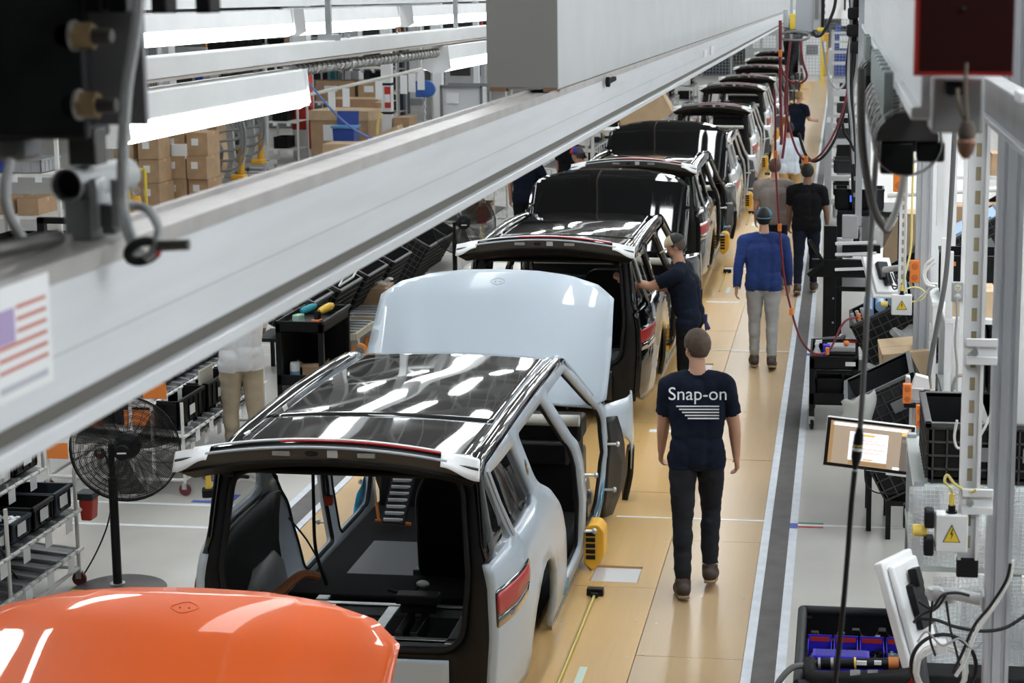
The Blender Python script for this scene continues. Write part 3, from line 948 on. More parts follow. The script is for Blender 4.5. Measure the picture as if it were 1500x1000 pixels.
def make_car(name, detail=True):
    t = thing(name, 'car', 'car', (0, 0, 0))
    for mb in sidepart(BODY, [RDOOR, FDOOR, QWIN], 0, 0.075):
        mb.build('side_panel', paint_grey, t, 40, solid=-0.05 if False else 0.05)
    for mb in sidepart(FENDER, [], 0.004, 0.1):
        mb.build('fender', paint_grey, t, 40, solid=0.012)
    for sgn in (1, -1):
        for hole in (RDOOR, FDOOR):
            MB().tube([(sgn * (sidex(u, z) - 0.045), u, z) for u, z in resample(hole, .08)], 0.016, 6, closed=True).build('door_seal', rubber, t)
        mb = MB()
        panel(mb, [(4.08, .06), (4.34, .02), (4.5, .3), (4.42, .6), (4.3, .86), (4.08, .9)], [], .12, lambda u, z: (sgn * (sidex(u, z) - 0.02), u, z))
        mb.build('wheel_arch_liner', trimblk, t, solid=0.03)
        mb = MB()
        panel(mb, rounded([(4.70, .48), (5.02, .44), (5.06, .2), (5.0, .02), (4.78, -.02), (4.72, .2)], .06), [], .1, lambda u, z: (sgn * (sidex(u, z) + 0.02), u, z))
        mb.build('arch_flare', trimblk, t, solid=0.05)
        mb = MB()
        panel(mb, [(.7, .1), (.74, .45), (.92, .62), (1.3, .63), (1.5, .5), (1.56, .1)], [], .14, lambda u, z: (sgn * (sidex(u, z) - 0.12), u, z))
        mb.build('wheel_arch_liner', dkgrey, t, solid=0.02)
        mb = MB()
        panel(mb, [(.05, .3), (1.5, .3), (1.45, 1.0), (1.2, 1.06), (.42, 1.06), (.1, 1.0)], [], .16, lambda u, z: (sgn * (sidex(u, z) - 0.09), u, z))
        mb.build('cargo_side_trim', trimblk, t, solid=0.03)
        for poly, off, m_, nm in ((TL_OUT, .004, glossblack, 'tail_lamp'),):
            mb = MB()
            panel(mb, poly, [], .06, lambda u, z: (sgn * (sidex(u, z) + off), u, z))
            lamp = mb.build(nm, m_, t, solid=0.008)
            mb = MB()
            panel(mb, TL_RED, [], .06, lambda u, z: (sgn * (sidex(u, z) + off + .006), u, z))
            mb.build('red_lens', lens_red, lamp, solid=0.006)
            mb = MB()
            panel(mb, TL_LOW, [], .06, lambda u, z: (sgn * (sidex(u, z) + off + .004), u, z))
            mb.build('reversing_lens', lens_dark, lamp, solid=0.005)
        # window glass and trims
        mb = MB()
        panel(mb, [(.2, 1.53), (1.05, 1.53), (1.36, 1.07), (.4, 1.07)], [], .2, lambda u, z: (sgn * (sidex(u, z) - 0.035), u, z))
        mb.build('quarter_window', windowglass, t)
        mb = MB()
        panel(mb, rounded([(1.10, 1.24), (1.16, 1.27), (1.14, 1.36), (1.09, 1.34)], .04), [], .03, lambda u, z: (sgn * (sidex(u, z) + .003), u, z))
        eb = mb.build('pillar_emblem', glossblack, t, solid=.004)
        p_ = (1.125, 1.30)
        MB().prism([(0, -.022), (.014, 0), (0, .022), (-.014, 0)], lambda a, b, d: (sgn * (sidex(p_[0], p_[1]) + .0045 + d), p_[0] + a, p_[1] + b), 0, .003).build('emblem_diamond', gold, eb, 0)
        MB().tube([(sgn * (sidex(u, z) + .004), u, z) for u, z in ((.21, 1.53), (.32, 1.30), (.43, 1.08))], 0.016, 6).build('pillar_strip', alu, t)
        mb = MB()
        panel(mb, [(.02, 1.02), (.43, 1.06), (.25, 1.57), (.13, 1.60)], [], .1, lambda u, z: (sgn * (sidex(u, z) - .014), u, z))
        mb.build('rear_pillar', glossblack, t, solid=0.03)
        # roof rail: a rounded bar swept along the roof edge
        pts = [(.10, 1.555), (.25, 1.60), (.8, 1.635), (1.6, 1.65), (2.3, 1.64), (2.9, 1.61), (3.12, 1.55), (3.55, 1.33), (3.95, 1.10), (4.15, .99)]
        pts = [(p.x, p.y) for p in spline([(a, b, 0) for a, b in pts], 5)]
        rb = MB()
        prof = [(-.055, -.02), (-.05, .018), (-.02, .035), (.02, .03), (.045, .005), (.05, -.03)]
        vs, fs = [], []
        for u, z in pts:
            c = sidex(u, min(z, 1.6)) - 0.035
            w_ = 1.0 if u < 2.9 else max(0.55, 1 - (u - 2.9) * 0.5)
            vs += [(sgn * (c + a * w_), u, z + b) for a, b in prof]
        n = len(prof)
        for i in range(len(pts) - 1):
            for j in range(n - 1):
                fs.append((i * n + j, i * n + j + 1, (i + 1) * n + j + 1, (i + 1) * n + j))
        rb.add(vs, fs)
        rb.build('roof_rail', glossblack, t, 50)
        # rocker with perforated weld flange
        mb = MB()
        for i in range(46):
            u = 1.70 + i * .05
            mb.bar((sgn * (sidex(u, .05) - .004), u, .012), (sgn * (sidex(u + .03, .05) - .004), u + .032, .012), .008, .05)
        mb.build('weld_flange', steel, t, 0)
        for (u0, z0), (u1, z1), w_ in (((2.12, .16), (2.3, .09), .12), ((3.5, .13), (3.98, .34), .16)):
            mb = MB()
            panel(mb, rounded([(u0, z0 - w_ / 2), (u1, z1 - w_ / 2), (u1 + .05, z1 + w_ / 2), (u0 + .05, z0 + w_ / 2)], .03), [], .08, lambda u, z: (sgn * (sidex(u, z) + .004), u, z))
            mb.build('protective_film', bluefilm, t, solid=0.004)
        if detail:
            for u, zs in ((2.90, (.75, .32)), (4.07, (.68, .30))):
                for z in zs:
                    x = sidex(u, z)
                    MB().cyl((sgn * (x - .03), u, z), (sgn * (x + .07), u + .01, z), .011, 8).lathe([(.018, 0), (.024, .012), (.016, .028), (.008, .03)], (sgn * (x + .065), u + .01, z), (sgn, .1, 0), 10).bx(sgn * (x - .03) - .012, sgn * (x - .03) + .012, u - .03, u + .03, z - .03, z + .03).build('door_hinge', steel, t)
        # brake rotor and caliper, front guard
        MB().lathe([(.03, -.02), (.165, -.014), (.165, .014), (.07, .02), (.05, .05)], (sgn * .80, 1.14, .19), (sgn, 0, 0), 26).build('brake_disc', steel, t)
        MB().lathe([(.03, -.02), (.165, -.014), (.165, .014), (.07, .02), (.05, .05)], (sgn * .80, 4.21, .19), (sgn, 0, 0), 26).build('brake_disc', steel, t)
        cal = MB().bx(.76, .90, .93, 1.02, .10, .15).bx(.76, .90, .93, 1.02, .18, .23).bx(.76, .90, .93, 1.02, .26, .31).bx(.74, .79, .93, 1.03, .10, .31).bx(.87, .92, .93, 1.03, .10, .31).bx(.78, .88, .945, 1.01, .11, .3)
        if sgn < 0:
            cal.v = [(-x, y, z) for x, y, z in cal.v]
        cal.build('brake_caliper', yellow, t, 0, bev=.012)
        gd = MB().prism(rounded([(.84, .06), (.90, -.0), (.96, .06), (.99, .14), (.99, .36), (.95, .42), (.88, .42), (.84, .36)], .02), lambda a, b, d: (sgn * (a + .13), d, b * .85), 2.95, 3.15)
        if sgn < 0:
            continue
        g = gd.build('hub_guard', yellow, t, 0, bev=.012)
        mb = MB()
        for i in range(5):
            mb.bx(sgn * .985, sgn * 1.055, 2.942, 2.954, .09 + i * .045, .12 + i * .045)
        mb.build('guard_slot', rubber, g, 0)
    # floor pan, sill beams
    MB().bx(-.84, .84, 1.62, 4.05, .05, .22).bx(-.72, .72, .2, 1.7, .12, .26).bx(-.78, .78, 1.3, 1.75, .2, .34).build('floor_pan', carpet, t, bev=.02)
    MB().bx(-.80, .80, 3.7, 4.1, .2, .78).build('firewall', trimblk, t, bev=.03)
    MB().bx(-.70, .70, 4.12, 4.95, .12, .45).build('front_crash_frame', darksteel, t, bev=.03)
    MB().cyl((-.84, 3.62, .98), (.84, 3.62, .98), .045, 14).build('dash_beam', mat('cream_beam', (0.62, 0.62, 0.56), 0.4), t)
    MB().bx(-.84, .84, 3.7, 4.02, .78, .96).bx(-.75, .75, 3.64, 3.8, .6, .8).build('dash_body', trimblk, t, bev=.03)
    for x in (-.55, .55):
        for u in (1.75, 3.55):
            MB().bx(x - .06, x + .06, u - .09, u + .09, .024 - 0.0, .06).build('support_block', darksteel, t, 0)
    # rear frame with rounded opening
    half = [(sidex(0, z) - .012, z) for z in (.13, .3, .6, .9, 1.03)] + [(.76, 1.60)]
    out = half + [(-x, z) for x, z in reversed(half)]
    hole = rounded([(-.69, .50), (.69, .50), (.735, .95), (.68, 1.515), (-.68, 1.515), (-.735, .95)], [.16, .16, .05, .12, .12, .05], 6)
    mb = MB()
    panel(mb, out, [hole, [(-.6, .15), (.6, .15), (.6, .43), (-.6, .43)]], .09, lambda x, z: (x, rear_u(x, z), z))
    mb.build('rear_frame', trimblk, t, 40, solid=0.05)
    MB().tube([(x, rear_u(x, z) - .012, z) for x, z in resample(hole, .06)], .017, 8, closed=True).build('tailgate_seal', rubber, t)
    mb = MB()
    panel(mb, [(-.61, .14), (.61, .14), (.61, .44), (-.61, .44)], [], .06, lambda x, z: (x, rear_u(x, z) + .01 - .02 * math.exp(-((abs(x) - .3) / .1) ** 2) * math.exp(-((z - .28) / .08) ** 2), z))
    mb.build('rear_sill', paint_grey, t, 60, solid=0.02)
    MB().bx(-.09, .09, -.05, .02, .28, .40).bx(-.11, -.05, -.06, 0, .24, .28).bx(.05, .11, -.06, 0, .24, .28).bx(-.10, .10, -.07, -.03, .25, .27).build('tow_bracket', darksteel, t, bev=.012)
    # cargo rails
    for u, z in ((.16, .50), (.66, .52)):
        MB().bx(-.66, .66, u, u + .045, z - .02, z).bx(-.66, .66, u, u + .008, z - .07, z).build('cargo_crossbar', steel, t, bev=.004)
    for x in (-.28, .12):
        MB().bx(x - .035, x + .035, .2, .68, .502, .516).build('cargo_stay', steel, t, bev=.003)
    for x in (-.6, .6):
        MB().bx(x - .04, x + .04, .12, .66, .40, .50).build('cargo_side_rail', steel, t, bev=.006)
    if detail:
        MB().bx(.2, .42, .50, .54, .53, .62).bx(.24, .29, .2, .52, .42, .53).bx(.33, .38, .2, .52, .42, .53).bx(.18, .44, .46, .56, .6, .66).build('seat_latch_stand', trimblk, t, bev=.008)
        for x, u, z in ((-.5, 1.2, .36), (.05, 1.25, .36), (.48, 1.1, .36), (-.2, .95, .30), (-.1, .8, .28)):
            MB().bx(x - .04, x + .04, u - .04, u + .04, z - .02, z).build('floor_bracket', steel, t, bev=.004)
        # front seat back, floor mat, louvred panel
        mb = MB()
        pl = rounded([(.0, .30), (.70, .30), (.70, .95), (.60, 1.20), (.16, 1.20), (.02, .95)], .1)
        mb.prism(pl, lambda a, b, d: (a, d - (b - .3) * .25, b), 1.75, 1.92)
        mb.build('seat_back', trimblk, t, 50, bev=.03)
        MB().bx(-.58, .08, 2.0, 2.75, .222, .245).bx(-.1, .08, 2.0, 2.3, .24, .29).build('floor_mat', mat('grey_floor_mat', (0.10, 0.105, 0.115), 0.45), t, bev=.008)
        lv = MB().bar((-.50, 3.0, .30), (-.42, 3.35, .86), .19, .03).build('console_panel', trimblk, t, 0)
        for i in range(12):
            f = i / 11.5
            p = Vector((-.50, 3.0, .30)).lerp(Vector((-.42, 3.35, .86)), .05 + f * .9)
            MB().bx(p.x - .075, p.x + .075, p.y - .035, p.y - .018, p.z - .010, p.z + .014).build('louvre_slat', plate, lv, bev=.004)
        MB().bar((-.68, 3.15, .27), (-.40, 3.15, .25), .018).bar((-.65, 3.15, .27), (-.68, 3.2, .40), .018).build('orange_harness', orange, t, 0)
        for pts, nm, mm in (([(-.46, .95, 1.5), (-.45, .9, 1.1), (-.43, .85, .8), (-.38, .9, .55)], 'hanging_harness', cableblack), ([(-.3, .6, 1.5), (-.27, .6, 1.35), (-.26, .6, 1.22)], 'hanging_harness', cableblack), ([(-.55, .7, 1.05), (-.46, .75, .9), (-.4, .8, .75)], 'thin_harness', cableblack), ([(-.1, 1.35, .37), (.05, 1.3, .36), (.12, 1.32, .42)], 'floor_harness', cableblack)):
            MB().tube(spline(pts, 6), .012 if nm != 'thin_harness' else .006, 6).build(nm, mm, t)
        MB().bx(-.285, -.235, .58, .62, 1.17, 1.23).build('connector', darkred, t, bev=.006)
        MB().ball((.14, 1.32, .43), (.045, .03, .025)).build('white_connector', cablewhite, t)
        MB().tube(spline([(-.68, .5, .62), (-.6, .55, .60), (-.5, .75, .66), (-.42, .85, .62)], 6), .03, 8).build('high_voltage_cable', mat('brown_orange_sleeve', (0.22, 0.07, 0.02), 0.6), t)
        MB().bx(-.72, -.46, .35, .75, .34, .52).bx(-.66, -.5, .3, .6, .5, .56).build('inverter_box', mat('dark_cast_aluminium', (0.16, 0.16, 0.17), 0.4, 0.7), t, bev=.02)
    # roof
    for u0, u1 in ((.22, .92), (.945, 2.98)):
        mb = MB()
        mb.grid(lambda a, b: ((b - .5) * 2 * .725 * (1 - .04 * ((u0 + (u1 - u0) * a - 1) / 2) ** 2), u0 + (u1 - u0) * a, 1.605 + .028 * (1 - ((b - .5) * 2) ** 2) + .03 * math.sin(PI * (u0 + (u1 - u0) * a) / 3.2) + .0010 * math.sin(7 * (u0 + (u1 - u0) * a) + 5 * b) * math.sin(9 * b)), 26, 22)
        mb.build('roof_panel', roofglass, t, 60, solid=0.02)
    for x in (-.735, .735):
        for u in (.5, 1.2, 2.8):
            MB().bx(x - .02, x + .02, u - .045, u + .045, 1.625, 1.645).build('roof_clip', whitefilm, t, bev=.006)
    MB().bx(-.70, .70, 2.95, 3.06, 1.54, 1.58).bx(-.70, .70, .2, .32, 1.53, 1.575).build('roof_header', trimblk, t, bev=.01)
    return t


def hood_part(t, ang, full=True):
    a = R(ang)
    hin = Vector((0, 3.86, 1.03))
    d = Vector((0, math.cos(a), math.sin(a)))
    n = Vector((0, -math.sin(a), math.cos(a)))
    half = [(.90, 0), (1.01, .10), (1.012, .5), (.985, 1.06), (.84, 1.20), (.62, 1.29), (.32, 1.345)]
    poly = [(0, 1.36)] + [(-x, s) for x, s in reversed(half)] + half
    poly.reverse()

    def off(x, s):
        o = .035 * (1 - (x / .95) ** 2) - .12 * max(0, abs(x) - .80) ** 2 * 4
        if s > .95:
            o -= .28 * (s - .95) ** 2 * 2.2
        o += .012 * (1 / (1 + math.exp((abs(x) - .60) * 40)))
        return o

    def fn(x, s):
        return hin + Vector((x, 0, 0)) + d * s + n * off(x, s)
    mb = MB()
    panel(mb, poly, [], .055, fn)
    mb.build('bonnet', paint_grey, t, 70, solid=0.016)
    mb = MB()
    panel(mb, [(x * .95, s * .96 + .02) for x, s in poly], [], .2, lambda x, s: fn(x, s) - n * .035)
    mb.build('bonnet_liner', trimblk, t, 60, solid=0.01)
    if full:
        dm = rounded([(0, 1.235), (.075, 1.185), (0, 1.135), (-.075, 1.185)], .03)
        MB().tube([fn(x, s) + n * .001 for x, s in dm], .0022, 5, closed=True).build('emblem_recess', paint_grey, t)
        for x in (-.02, .022):
            MB().lathe([(.004, 0), (.004, .002)], fn(x, 1.18), n, 8).build('emblem_hole', rubber, t)
        for x in (-.6, .6):
            MB().cyl(fn(x, .25) - n * .04, (x * 1.05, 4.35, .9), .012, 8).build('bonnet_stay', darksteel, t)


def gate_part(t):
    """raised tailgate: outer skin, rear edge trim, inner panel, light bar"""
    def sec(x, k):
        c = 1 - (x) ** 2
        wid = (.70, .86, .87, .86, .80, .64)[k]
        u = (.30, -.24, -.30, -.27, -.18, .26)[k] - .03 * c * (1 if k in (1, 2, 3) else 0)
        z = (1.60 + .03 * c, 1.695 + .10 * c, 1.68 + .10 * c, 1.60 + .10 * c, 1.545 + .09 * c, 1.50 + .02 * c)[k]
        return (x * wid, u, z)

    def strip_(k0, k1, sub=4, nv=24):
        return lambda a, b: tuple(p + (q - p) * a for p, q in zip(sec(b * 2 - 1, k0), sec(b * 2 - 1, k1)))
    MB().grid(strip_(0, 1), 6, 24).build('tailgate_skin', paint_grey, t, 60)
    MB().grid(strip_(1, 2), 1, 24).grid(strip_(2, 3), 2, 24).build('tailgate_edge_trim', trimgrey, t, 60)
    MB().grid(strip_(3, 4), 2, 24).build('tailgate_lip', trimblk, t, 60)
    MB().grid(strip_(4, 5), 5, 24).build('tailgate_inner_panel', trimblk, t, 60)
    for s in (-1, 1):
        MB().add([sec(s, k) for k in range(6)], [(0, 1, 2, 3, 4, 5)]).build('tailgate_side', trimblk, t, 0)
        MB().cyl((s * .66, .3, 1.42), (s * .7, -.02, 1.53), .012, 8).build('gas_strut', darksteel, t)
    lb = MB()
    lb.tube([Vector(sec(x, 1)) + Vector((0, -.004, .006)) for x in np.linspace(-.98, .98, 30)], .010, 8)
    lb.build('light_bar', glossblack, t)
    MB().tube([Vector(sec(x, 1)) + Vector((0, -.010, .016)) for x in np.linspace(-.3, .97, 20)], .007, 6).build('light_bar_lens', lens_red, t)
    MB().tube([Vector(sec(x, 1)) + Vector((0, .012, .020)) for x in np.linspace(-.9, .75, 24)], .008, 6).build('light_bar_film', whitefilm, t)
    MB().tube([Vector(sec(x, 3)) + Vector((0, -.004, .0)) for x in np.linspace(-.97, .97, 30)], .008, 6).build('tailgate_bead', rubber, t)
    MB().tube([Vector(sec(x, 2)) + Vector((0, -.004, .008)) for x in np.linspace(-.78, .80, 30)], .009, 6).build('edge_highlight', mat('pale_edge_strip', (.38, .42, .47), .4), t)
    for s in (-1, 1):
        mbf = MB()

        def film_pt(a, b):
            x = s * (1.0 - b * .25)
            p, q, r_ = Vector(sec(x, 0)).lerp(Vector(sec(x, 1)), .86), Vector(sec(x, 1)), Vector(sec(x, 2)).lerp(Vector(sec(x, 3)), .55 + .3 * math.sin(4 * b + 1))
            p, q, r_ = p + Vector((s * .006, 0, .022)), q + Vector((s * .014, -.03, .026)), r_ + Vector((s * .016, -.045, 0))
            return tuple(p.lerp(q, a * 2) if a < .5 else q.lerp(r_, a * 2 - 1))
        mbf.grid(film_pt, 6, 10)
        mbf.build('corner_film', whitefilm, t, 60, solid=0.004)
    for x in (-.28, .28):
        p = Vector(sec(x, 2)).lerp(Vector(sec(x, 3)), .35)
        MB().bx(p.x - .05, p.x + .05, p.y - .012, p.y + .01, p.z - .014, p.z + .014).build('plate_lamp', mat('frosted_lamp', (0.25, 0.25, 0.25), 0.3), t, bev=.004)
    p = Vector(sec(-.08, 2)).lerp(Vector(sec(-.08, 3)), .4)
    MB().ball(p, (.04, .012, .018)).build('handle_recess', rubber, t)
    p = Vector(sec(.06, 2)).lerp(Vector(sec(.06, 3)), .4)
    MB().bx(p.x - .03, p.x + .03, p.y - .012, p.y + .01, p.z - .02, p.z + .024).build('camera_bracket', boxgrey, t, bev=.003)


def set_paint(t, m_):
    for c in t.children:
        if c.name.split('.')[0] in PAINTED:
            c.material_slots[0].link = 'OBJECT'
            c.material_slots[0].material = m_


proto = make_car('car')
hood_part(proto, 46)
gate_part(proto)
# emblem on the rear pillar of the grey car only
e_u, e_z = 1.16, 1.22
proto.location = (CARX, YREAR, 0.02)
set_paint(proto, paint_grey)
tag(proto, 'pale grey car shell without doors, bonnet raised and black tailgate up', 'car', 'cars on the line')


def copy_car(k, paint, label, skip=(), x=CARX):
    r = dup(proto, (x, YREAR + k * PITCH, 0.02 + {1: .13, 2: .2, 4: .05, 5: .12}.get(k, 0)), 0, label)
    for c in list(r.children):
        if c.name.split('.')[0] in skip:
            for g in list(c.children):
                bpy.data.objects.remove(g)
            bpy.data.objects.remove(c)
    set_paint(r, paint)
    return r


GATE = ('tailgate_skin', 'tailgate_edge_trim', 'tailgate_lip', 'tailgate_inner_panel', 'tailgate_side', 'gas_strut', 'light_bar', 'light_bar_lens', 'light_bar_film', 'tailgate_bead', 'edge_highlight', 'corner_film', 'plate_lamp', 'handle_recess', 'camera_bracket')
HOOD = ('bonnet', 'bonnet_liner', 'emblem_recess', 'emblem_hole', 'bonnet_stay')
DET = ('seat_latch_stand', 'floor_bracket', 'seat_back', 'floor_mat', 'console_panel', 'orange_harness', 'hanging_harness', 'thin_harness', 'floor_harness', 'connector', 'white_connector', 'high_voltage_cable', 'inverter_box')
c = copy_car(-1, paint_orange, 'glossy orange car nearest of all, only its raised bonnet in view', GATE + HOOD + DET)
hood_part(c, 29)
set_paint(c, paint_orange)
copy_car(1, paint_black, 'black car with its tailgate up, straight behind the raised grey bonnet')
copy_car(2, paint_black, 'black car with tall raised bonnet, second black car along the line')
copy_car(3, paint_silver, 'silver white car hidden behind the far raised black bonnet', HOOD)
copy_car(4, paint_white, 'white car with open black tailgate, next beyond the silver one', HOOD + DET)
copy_car(5, paint_white, 'white car with open tailgate beside the man in navy far away', HOOD + DET)
copy_car(6, paint_silver, 'silver car below the grey hanging cabinet', HOOD + DET)
copy_car(7, paint_black, 'black car seventh in the row past the hanging hoses', HOOD + DET)
copy_car(8, paint_black, 'small far black car next to last of the row', HOOD + DET)
copy_car(9, paint_silver, 'farthest car of the row, just before the yellow post', HOOD + DET)
# ---------------------------------------------------------------- people
skinm = mat('skin', (0.50, 0.27, 0.18), 0.5, var=0.06, scale=9)
skin_dark = mat('dark_skin', (0.20, 0.105, 0.065), 0.5, var=0.06, scale=9)
navy = mat('navy_cotton', (0.007, 0.011, 0.023), 0.9, spec=.15, var=0.2, scale=7, bump=0.08)
blackcloth = mat('black_cotton', (0.007, 0.007, 0.0085), 0.9, spec=.15, var=0.2, bump=0.08)
royal = mat('royal_blue_fleece', (0.012, 0.035, 0.16), 0.9, var=0.15, bump=0.1)
brightblue = mat('bright_blue_cotton', (0.03, 0.20, 0.62), 0.8)
greybrown = mat('grey_brown_cotton', (0.20, 0.17, 0.155), 0.85, var=0.1)
palecotton = mat('pale_blue_cotton', (0.56, 0.62, 0.70), 0.85, var=0.06)
whitecotton = mat('white_cotton', (0.74, 0.75, 0.77), 0.85, var=0.05)
khaki = mat('khaki_twill', (0.40, 0.33, 0.235), 0.85, var=0.1)
tan = mat('tan_twill', (0.42, 0.24, 0.085), 0.85, var=0.1)
greyjean = mat('light_grey_denim', (0.33, 0.33, 0.325), 0.85, var=0.1)
darkjean = mat('dark_denim', (0.010, 0.013, 0.024), 0.9, var=0.2, spec=.15)
charjean = mat('charcoal_trouser', (0.020, 0.021, 0.026), 0.9, var=0.15, spec=.15)
bootm = mat('brown_boot_leather', (0.045, 0.028, 0.02), 0.6, var=0.2)
solem = mat('tan_sole', (0.30, 0.20, 0.12), 0.7)
hair_br = mat('brown_hair', (0.085, 0.055, 0.038), 0.7, var=0.3, scale=40)
hair_bl = mat('fair_hair', (0.36, 0.22, 0.10), 0.7, var=0.3, scale=40)
hair_dk = mat('black_hair', (0.012, 0.01, 0.01), 0.7)
eyew = mat('eye_white', (0.75, 0.74, 0.72), 0.3)
eyed = mat('eye_dark', (0.03, 0.02, 0.015), 0.2)
capkhaki = mat('khaki_cap', (0.40, 0.33, 0.22), 0.85)
capblack = mat('black_cap_mesh', (0.02, 0.02, 0.022), 0.85)
capblue = mat('royal_cap', (0.02, 0.05, 0.38), 0.8)
capred = mat('red_cap_panel', (0.45, 0.03, 0.04), 0.8)
capteal = mat('dull_teal_cap', (0.05, 0.14, 0.22), 0.85)
V = Vector


def capsule(mb, p, q, r1, r2, n=14):
    p, q = V(p), V(q)
    L = (q - p).length
    pr = [(r1 * math.cos(a), r1 * math.sin(a)) for a in np.linspace(-PI / 2 + .05, 0, 5)]
    pr += [(r2 * math.cos(a), L + r2 * math.sin(a)) for a in np.linspace(0, PI / 2 - .05, 5)]
    mb.lathe(pr, p, q - p, n)


def person(name, label, loc, rz, h=1.8, legL=0, legR=0, kneeL=4, kneeR=4, armL=(8, 8, 12), armR=(8, 8, 12), lean=4, turn=0, nod=0, shirt=navy, sleeve='short', trouser=charjean, hair=hair_br, cap=None, skin=skinm, fine=0.012, bulk=1.0, shoes=bootm):
    """facing local +y. leg*: forward swing, knee*: bend, arm*: (forward, outward, elbow bend), degrees"""
    k = h / 1.8
    PR = []          # p, q, r1, r2, label

    def cap_(p, q, r1, r2, lab):
        PR.append((V(p), V(q), r1, r2, lab))
    pel = V((0, 0, .95))
    sp = V((0, math.sin(R(lean)), math.cos(R(lean))))
    chest = pel + sp * .30
    neck = pel + sp * .535
    b = bulk
    for s in (-1, 1):
        cap_(pel + V((s * .078 * b, -.022, -.02)), pel + V((s * .08 * b, -.018, .04)), .092 * b, .092 * b, 'hip')
        cap_(pel + sp * .10 + V((s * .055 * b, .005, 0)), chest + V((s * .075 * b, -.005, .02)), .105 * b, .112 * b, 'torso')
        cap_(chest + V((s * .085 * b, .02, .03)), neck + V((s * .08, -.01, -.09)), .105 * b, .085, 'torso')
        cap_(neck + V((s * .06, -.015, -.04)), neck + V((s * .165 * b, -.01, -.075)), .058, .066, 'torso')
    cap_(pel + V((0, .0, .06)), chest + V((0, -.012, .03)), .112 * b, .118 * b, 'torso')
    cap_(chest + V((0, -.012, .03)), neck + V((0, -.012, -.10)), .116 * b, .088, 'torso')
    cap_(pel + V((0, -.03, -.02)), pel + V((0, -.02, .06)), .10 * b, .11 * b, 'hip')
    head = neck + sp * .085 + V((0, .03, .085))
    cap_(neck - sp * .03, neck + sp * .085 + V((0, .012, 0)), .062, .056, 'neck')
    joints = {}
    foot_low = 9
    for s, sw, kn, nm in ((-1, legL, kneeL, 'L'), (1, legR, kneeR, 'R')):
        hp = pel + V((s * .095, 0, -.04))
        a = R(sw)
        kne = hp + V((s * .012, math.sin(a), -math.cos(a))) * .43
        a2 = R(sw - kn)
        ank = kne + V((-s * .01, math.sin(a2), -math.cos(a2))) * .42
        cap_(hp, kne, .092 * b, .060, 'thigh')
        cap_(kne, kne.lerp(ank, .35) + V((0, -.012, 0)), .058, .056, 'shin')
        cap_(kne.lerp(ank, .3), ank, .056, .042, 'shin')
        tilt = R(sw - kn) * (1 if sw - kn < 0 else .3)
        fd = V((s * .10, math.cos(tilt), math.sin(tilt))).normalized()
        fu = V((0, -math.sin(tilt), math.cos(tilt)))
        heel = ank - fu * .055 - fd * .035
        toe = heel + fd * .205
        cap_(heel, heel + fd * .12, .042, .042, 'shoe')
        cap_(heel + V((s * .006, 0, 0)) + fd * .1, toe - fu * .008, .046, .034, 'shoe')
        cap_(ank, heel + fd * .02, .046, .044, 'shoe')
        joints[nm] = (heel, toe, fd, fu)
        foot_low = min(foot_low, heel.z - .042, toe.z - .042)
    hands = []
    for s, (fw, ot, el), nm in ((-1, armL, 'L'), (1, armR, 'R')):
        sh = neck + V((s * .19 * b, -.01, -.085))
        a, o = R(fw), R(ot)
        d = V((s * math.sin(o), math.sin(a) * math.cos(o), -math.cos(a) * math.cos(o)))
        elb = sh + d * .285
        a2 = R(fw + el)
        d2 = V((s * math.sin(o) * .35, math.sin(a2), -math.cos(a2))).normalized()
        wr = elb + d2 * .255
        cap_(sh, elb, .062 * b, .045, 'uparm')
        cap_(elb, elb.lerp(wr, .35), .044, .043, 'forearm')
        cap_(elb.lerp(wr, .3), wr, .043, .028, 'forearm')
        ac = V((-s, 0, 0)) - d2 * d2.dot(V((-s, 0, 0)))
        ac.normalize()                       # towards the palm
        fwv = d2.cross(ac) * (1 if s > 0 else -1)     # across the palm, thumb side
        if fwv.y < 0:
            fwv = -fwv
        cap_(wr + fwv * .016, wr + d2 * .075 + fwv * .022, .021, .019, 'hand')
        cap_(wr - fwv * .014, wr + d2 * .072 - fwv * .022, .021, .018, 'hand')
        for i, (off, ln) in enumerate(((.030, .075), (.011, .085), (-.009, .08), (-.027, .062))):
            p0 = wr + d2 * .075 + fwv * off
            dirs = [d2 * math.cos(c) + ac * math.sin(c) for c in (R(14 + 3 * i), R(44 + 4 * i), R(70 + 4 * i))]
            r_ = .0098
            for j, dd in enumerate(dirs):
                p1 = p0 + dd * ln * (.42, .32, .26)[j]
                cap_(p0, p1, r_, r_ * .92, 'hand')
                p0, r_ = p1, r_ * .92
        p0 = wr + d2 * .022 + fwv * .026
        p1 = p0 + (d2 * .6 + fwv * .7 + ac * .25).normalized() * .038
        p2 = p1 + (d2 * .85 + fwv * .2 + ac * .4).normalized() * .03
        cap_(p0, p1, .0125, .011, 'hand')
        cap_(p1, p2, .0108, .0095, 'hand')
        hands.append(wr)
    mb = MB()
    for p, q, r1, r2, lab in PR:
        capsule(mb, p, q, r1, r2, 12)
    # head: skull, face, jaw, nose, ears
    hm = MB()
    hm.ball((0, -.012, .028), (.076, .096, .098), 20, 14)
    hm.ball((0, .022, -.03), (.06, .072, .082), 18, 12)
    hm.ball((0, .052, -.082), (.036, .034, .026), 12, 8)
    hm.ball((0, .078, .018), (.052, .016, .014), 12, 8)
    capsule(hm, (0, .088, .006), (0, .108, -.028), .009, .013, 8)
    hm.ball((0, .09, -.058), (.023, .012, .007), 10, 6)
    hm.ball((0, .086, -.069), (.020, .012, .007), 10, 6)
    for s in (-1, 1):
        hm.ball((s * .078, -.008, -.008), (.009, .019, .032), 10, 8)
        hm.ball((s * .042, .055, -.03), (.022, .026, .03), 10, 8)
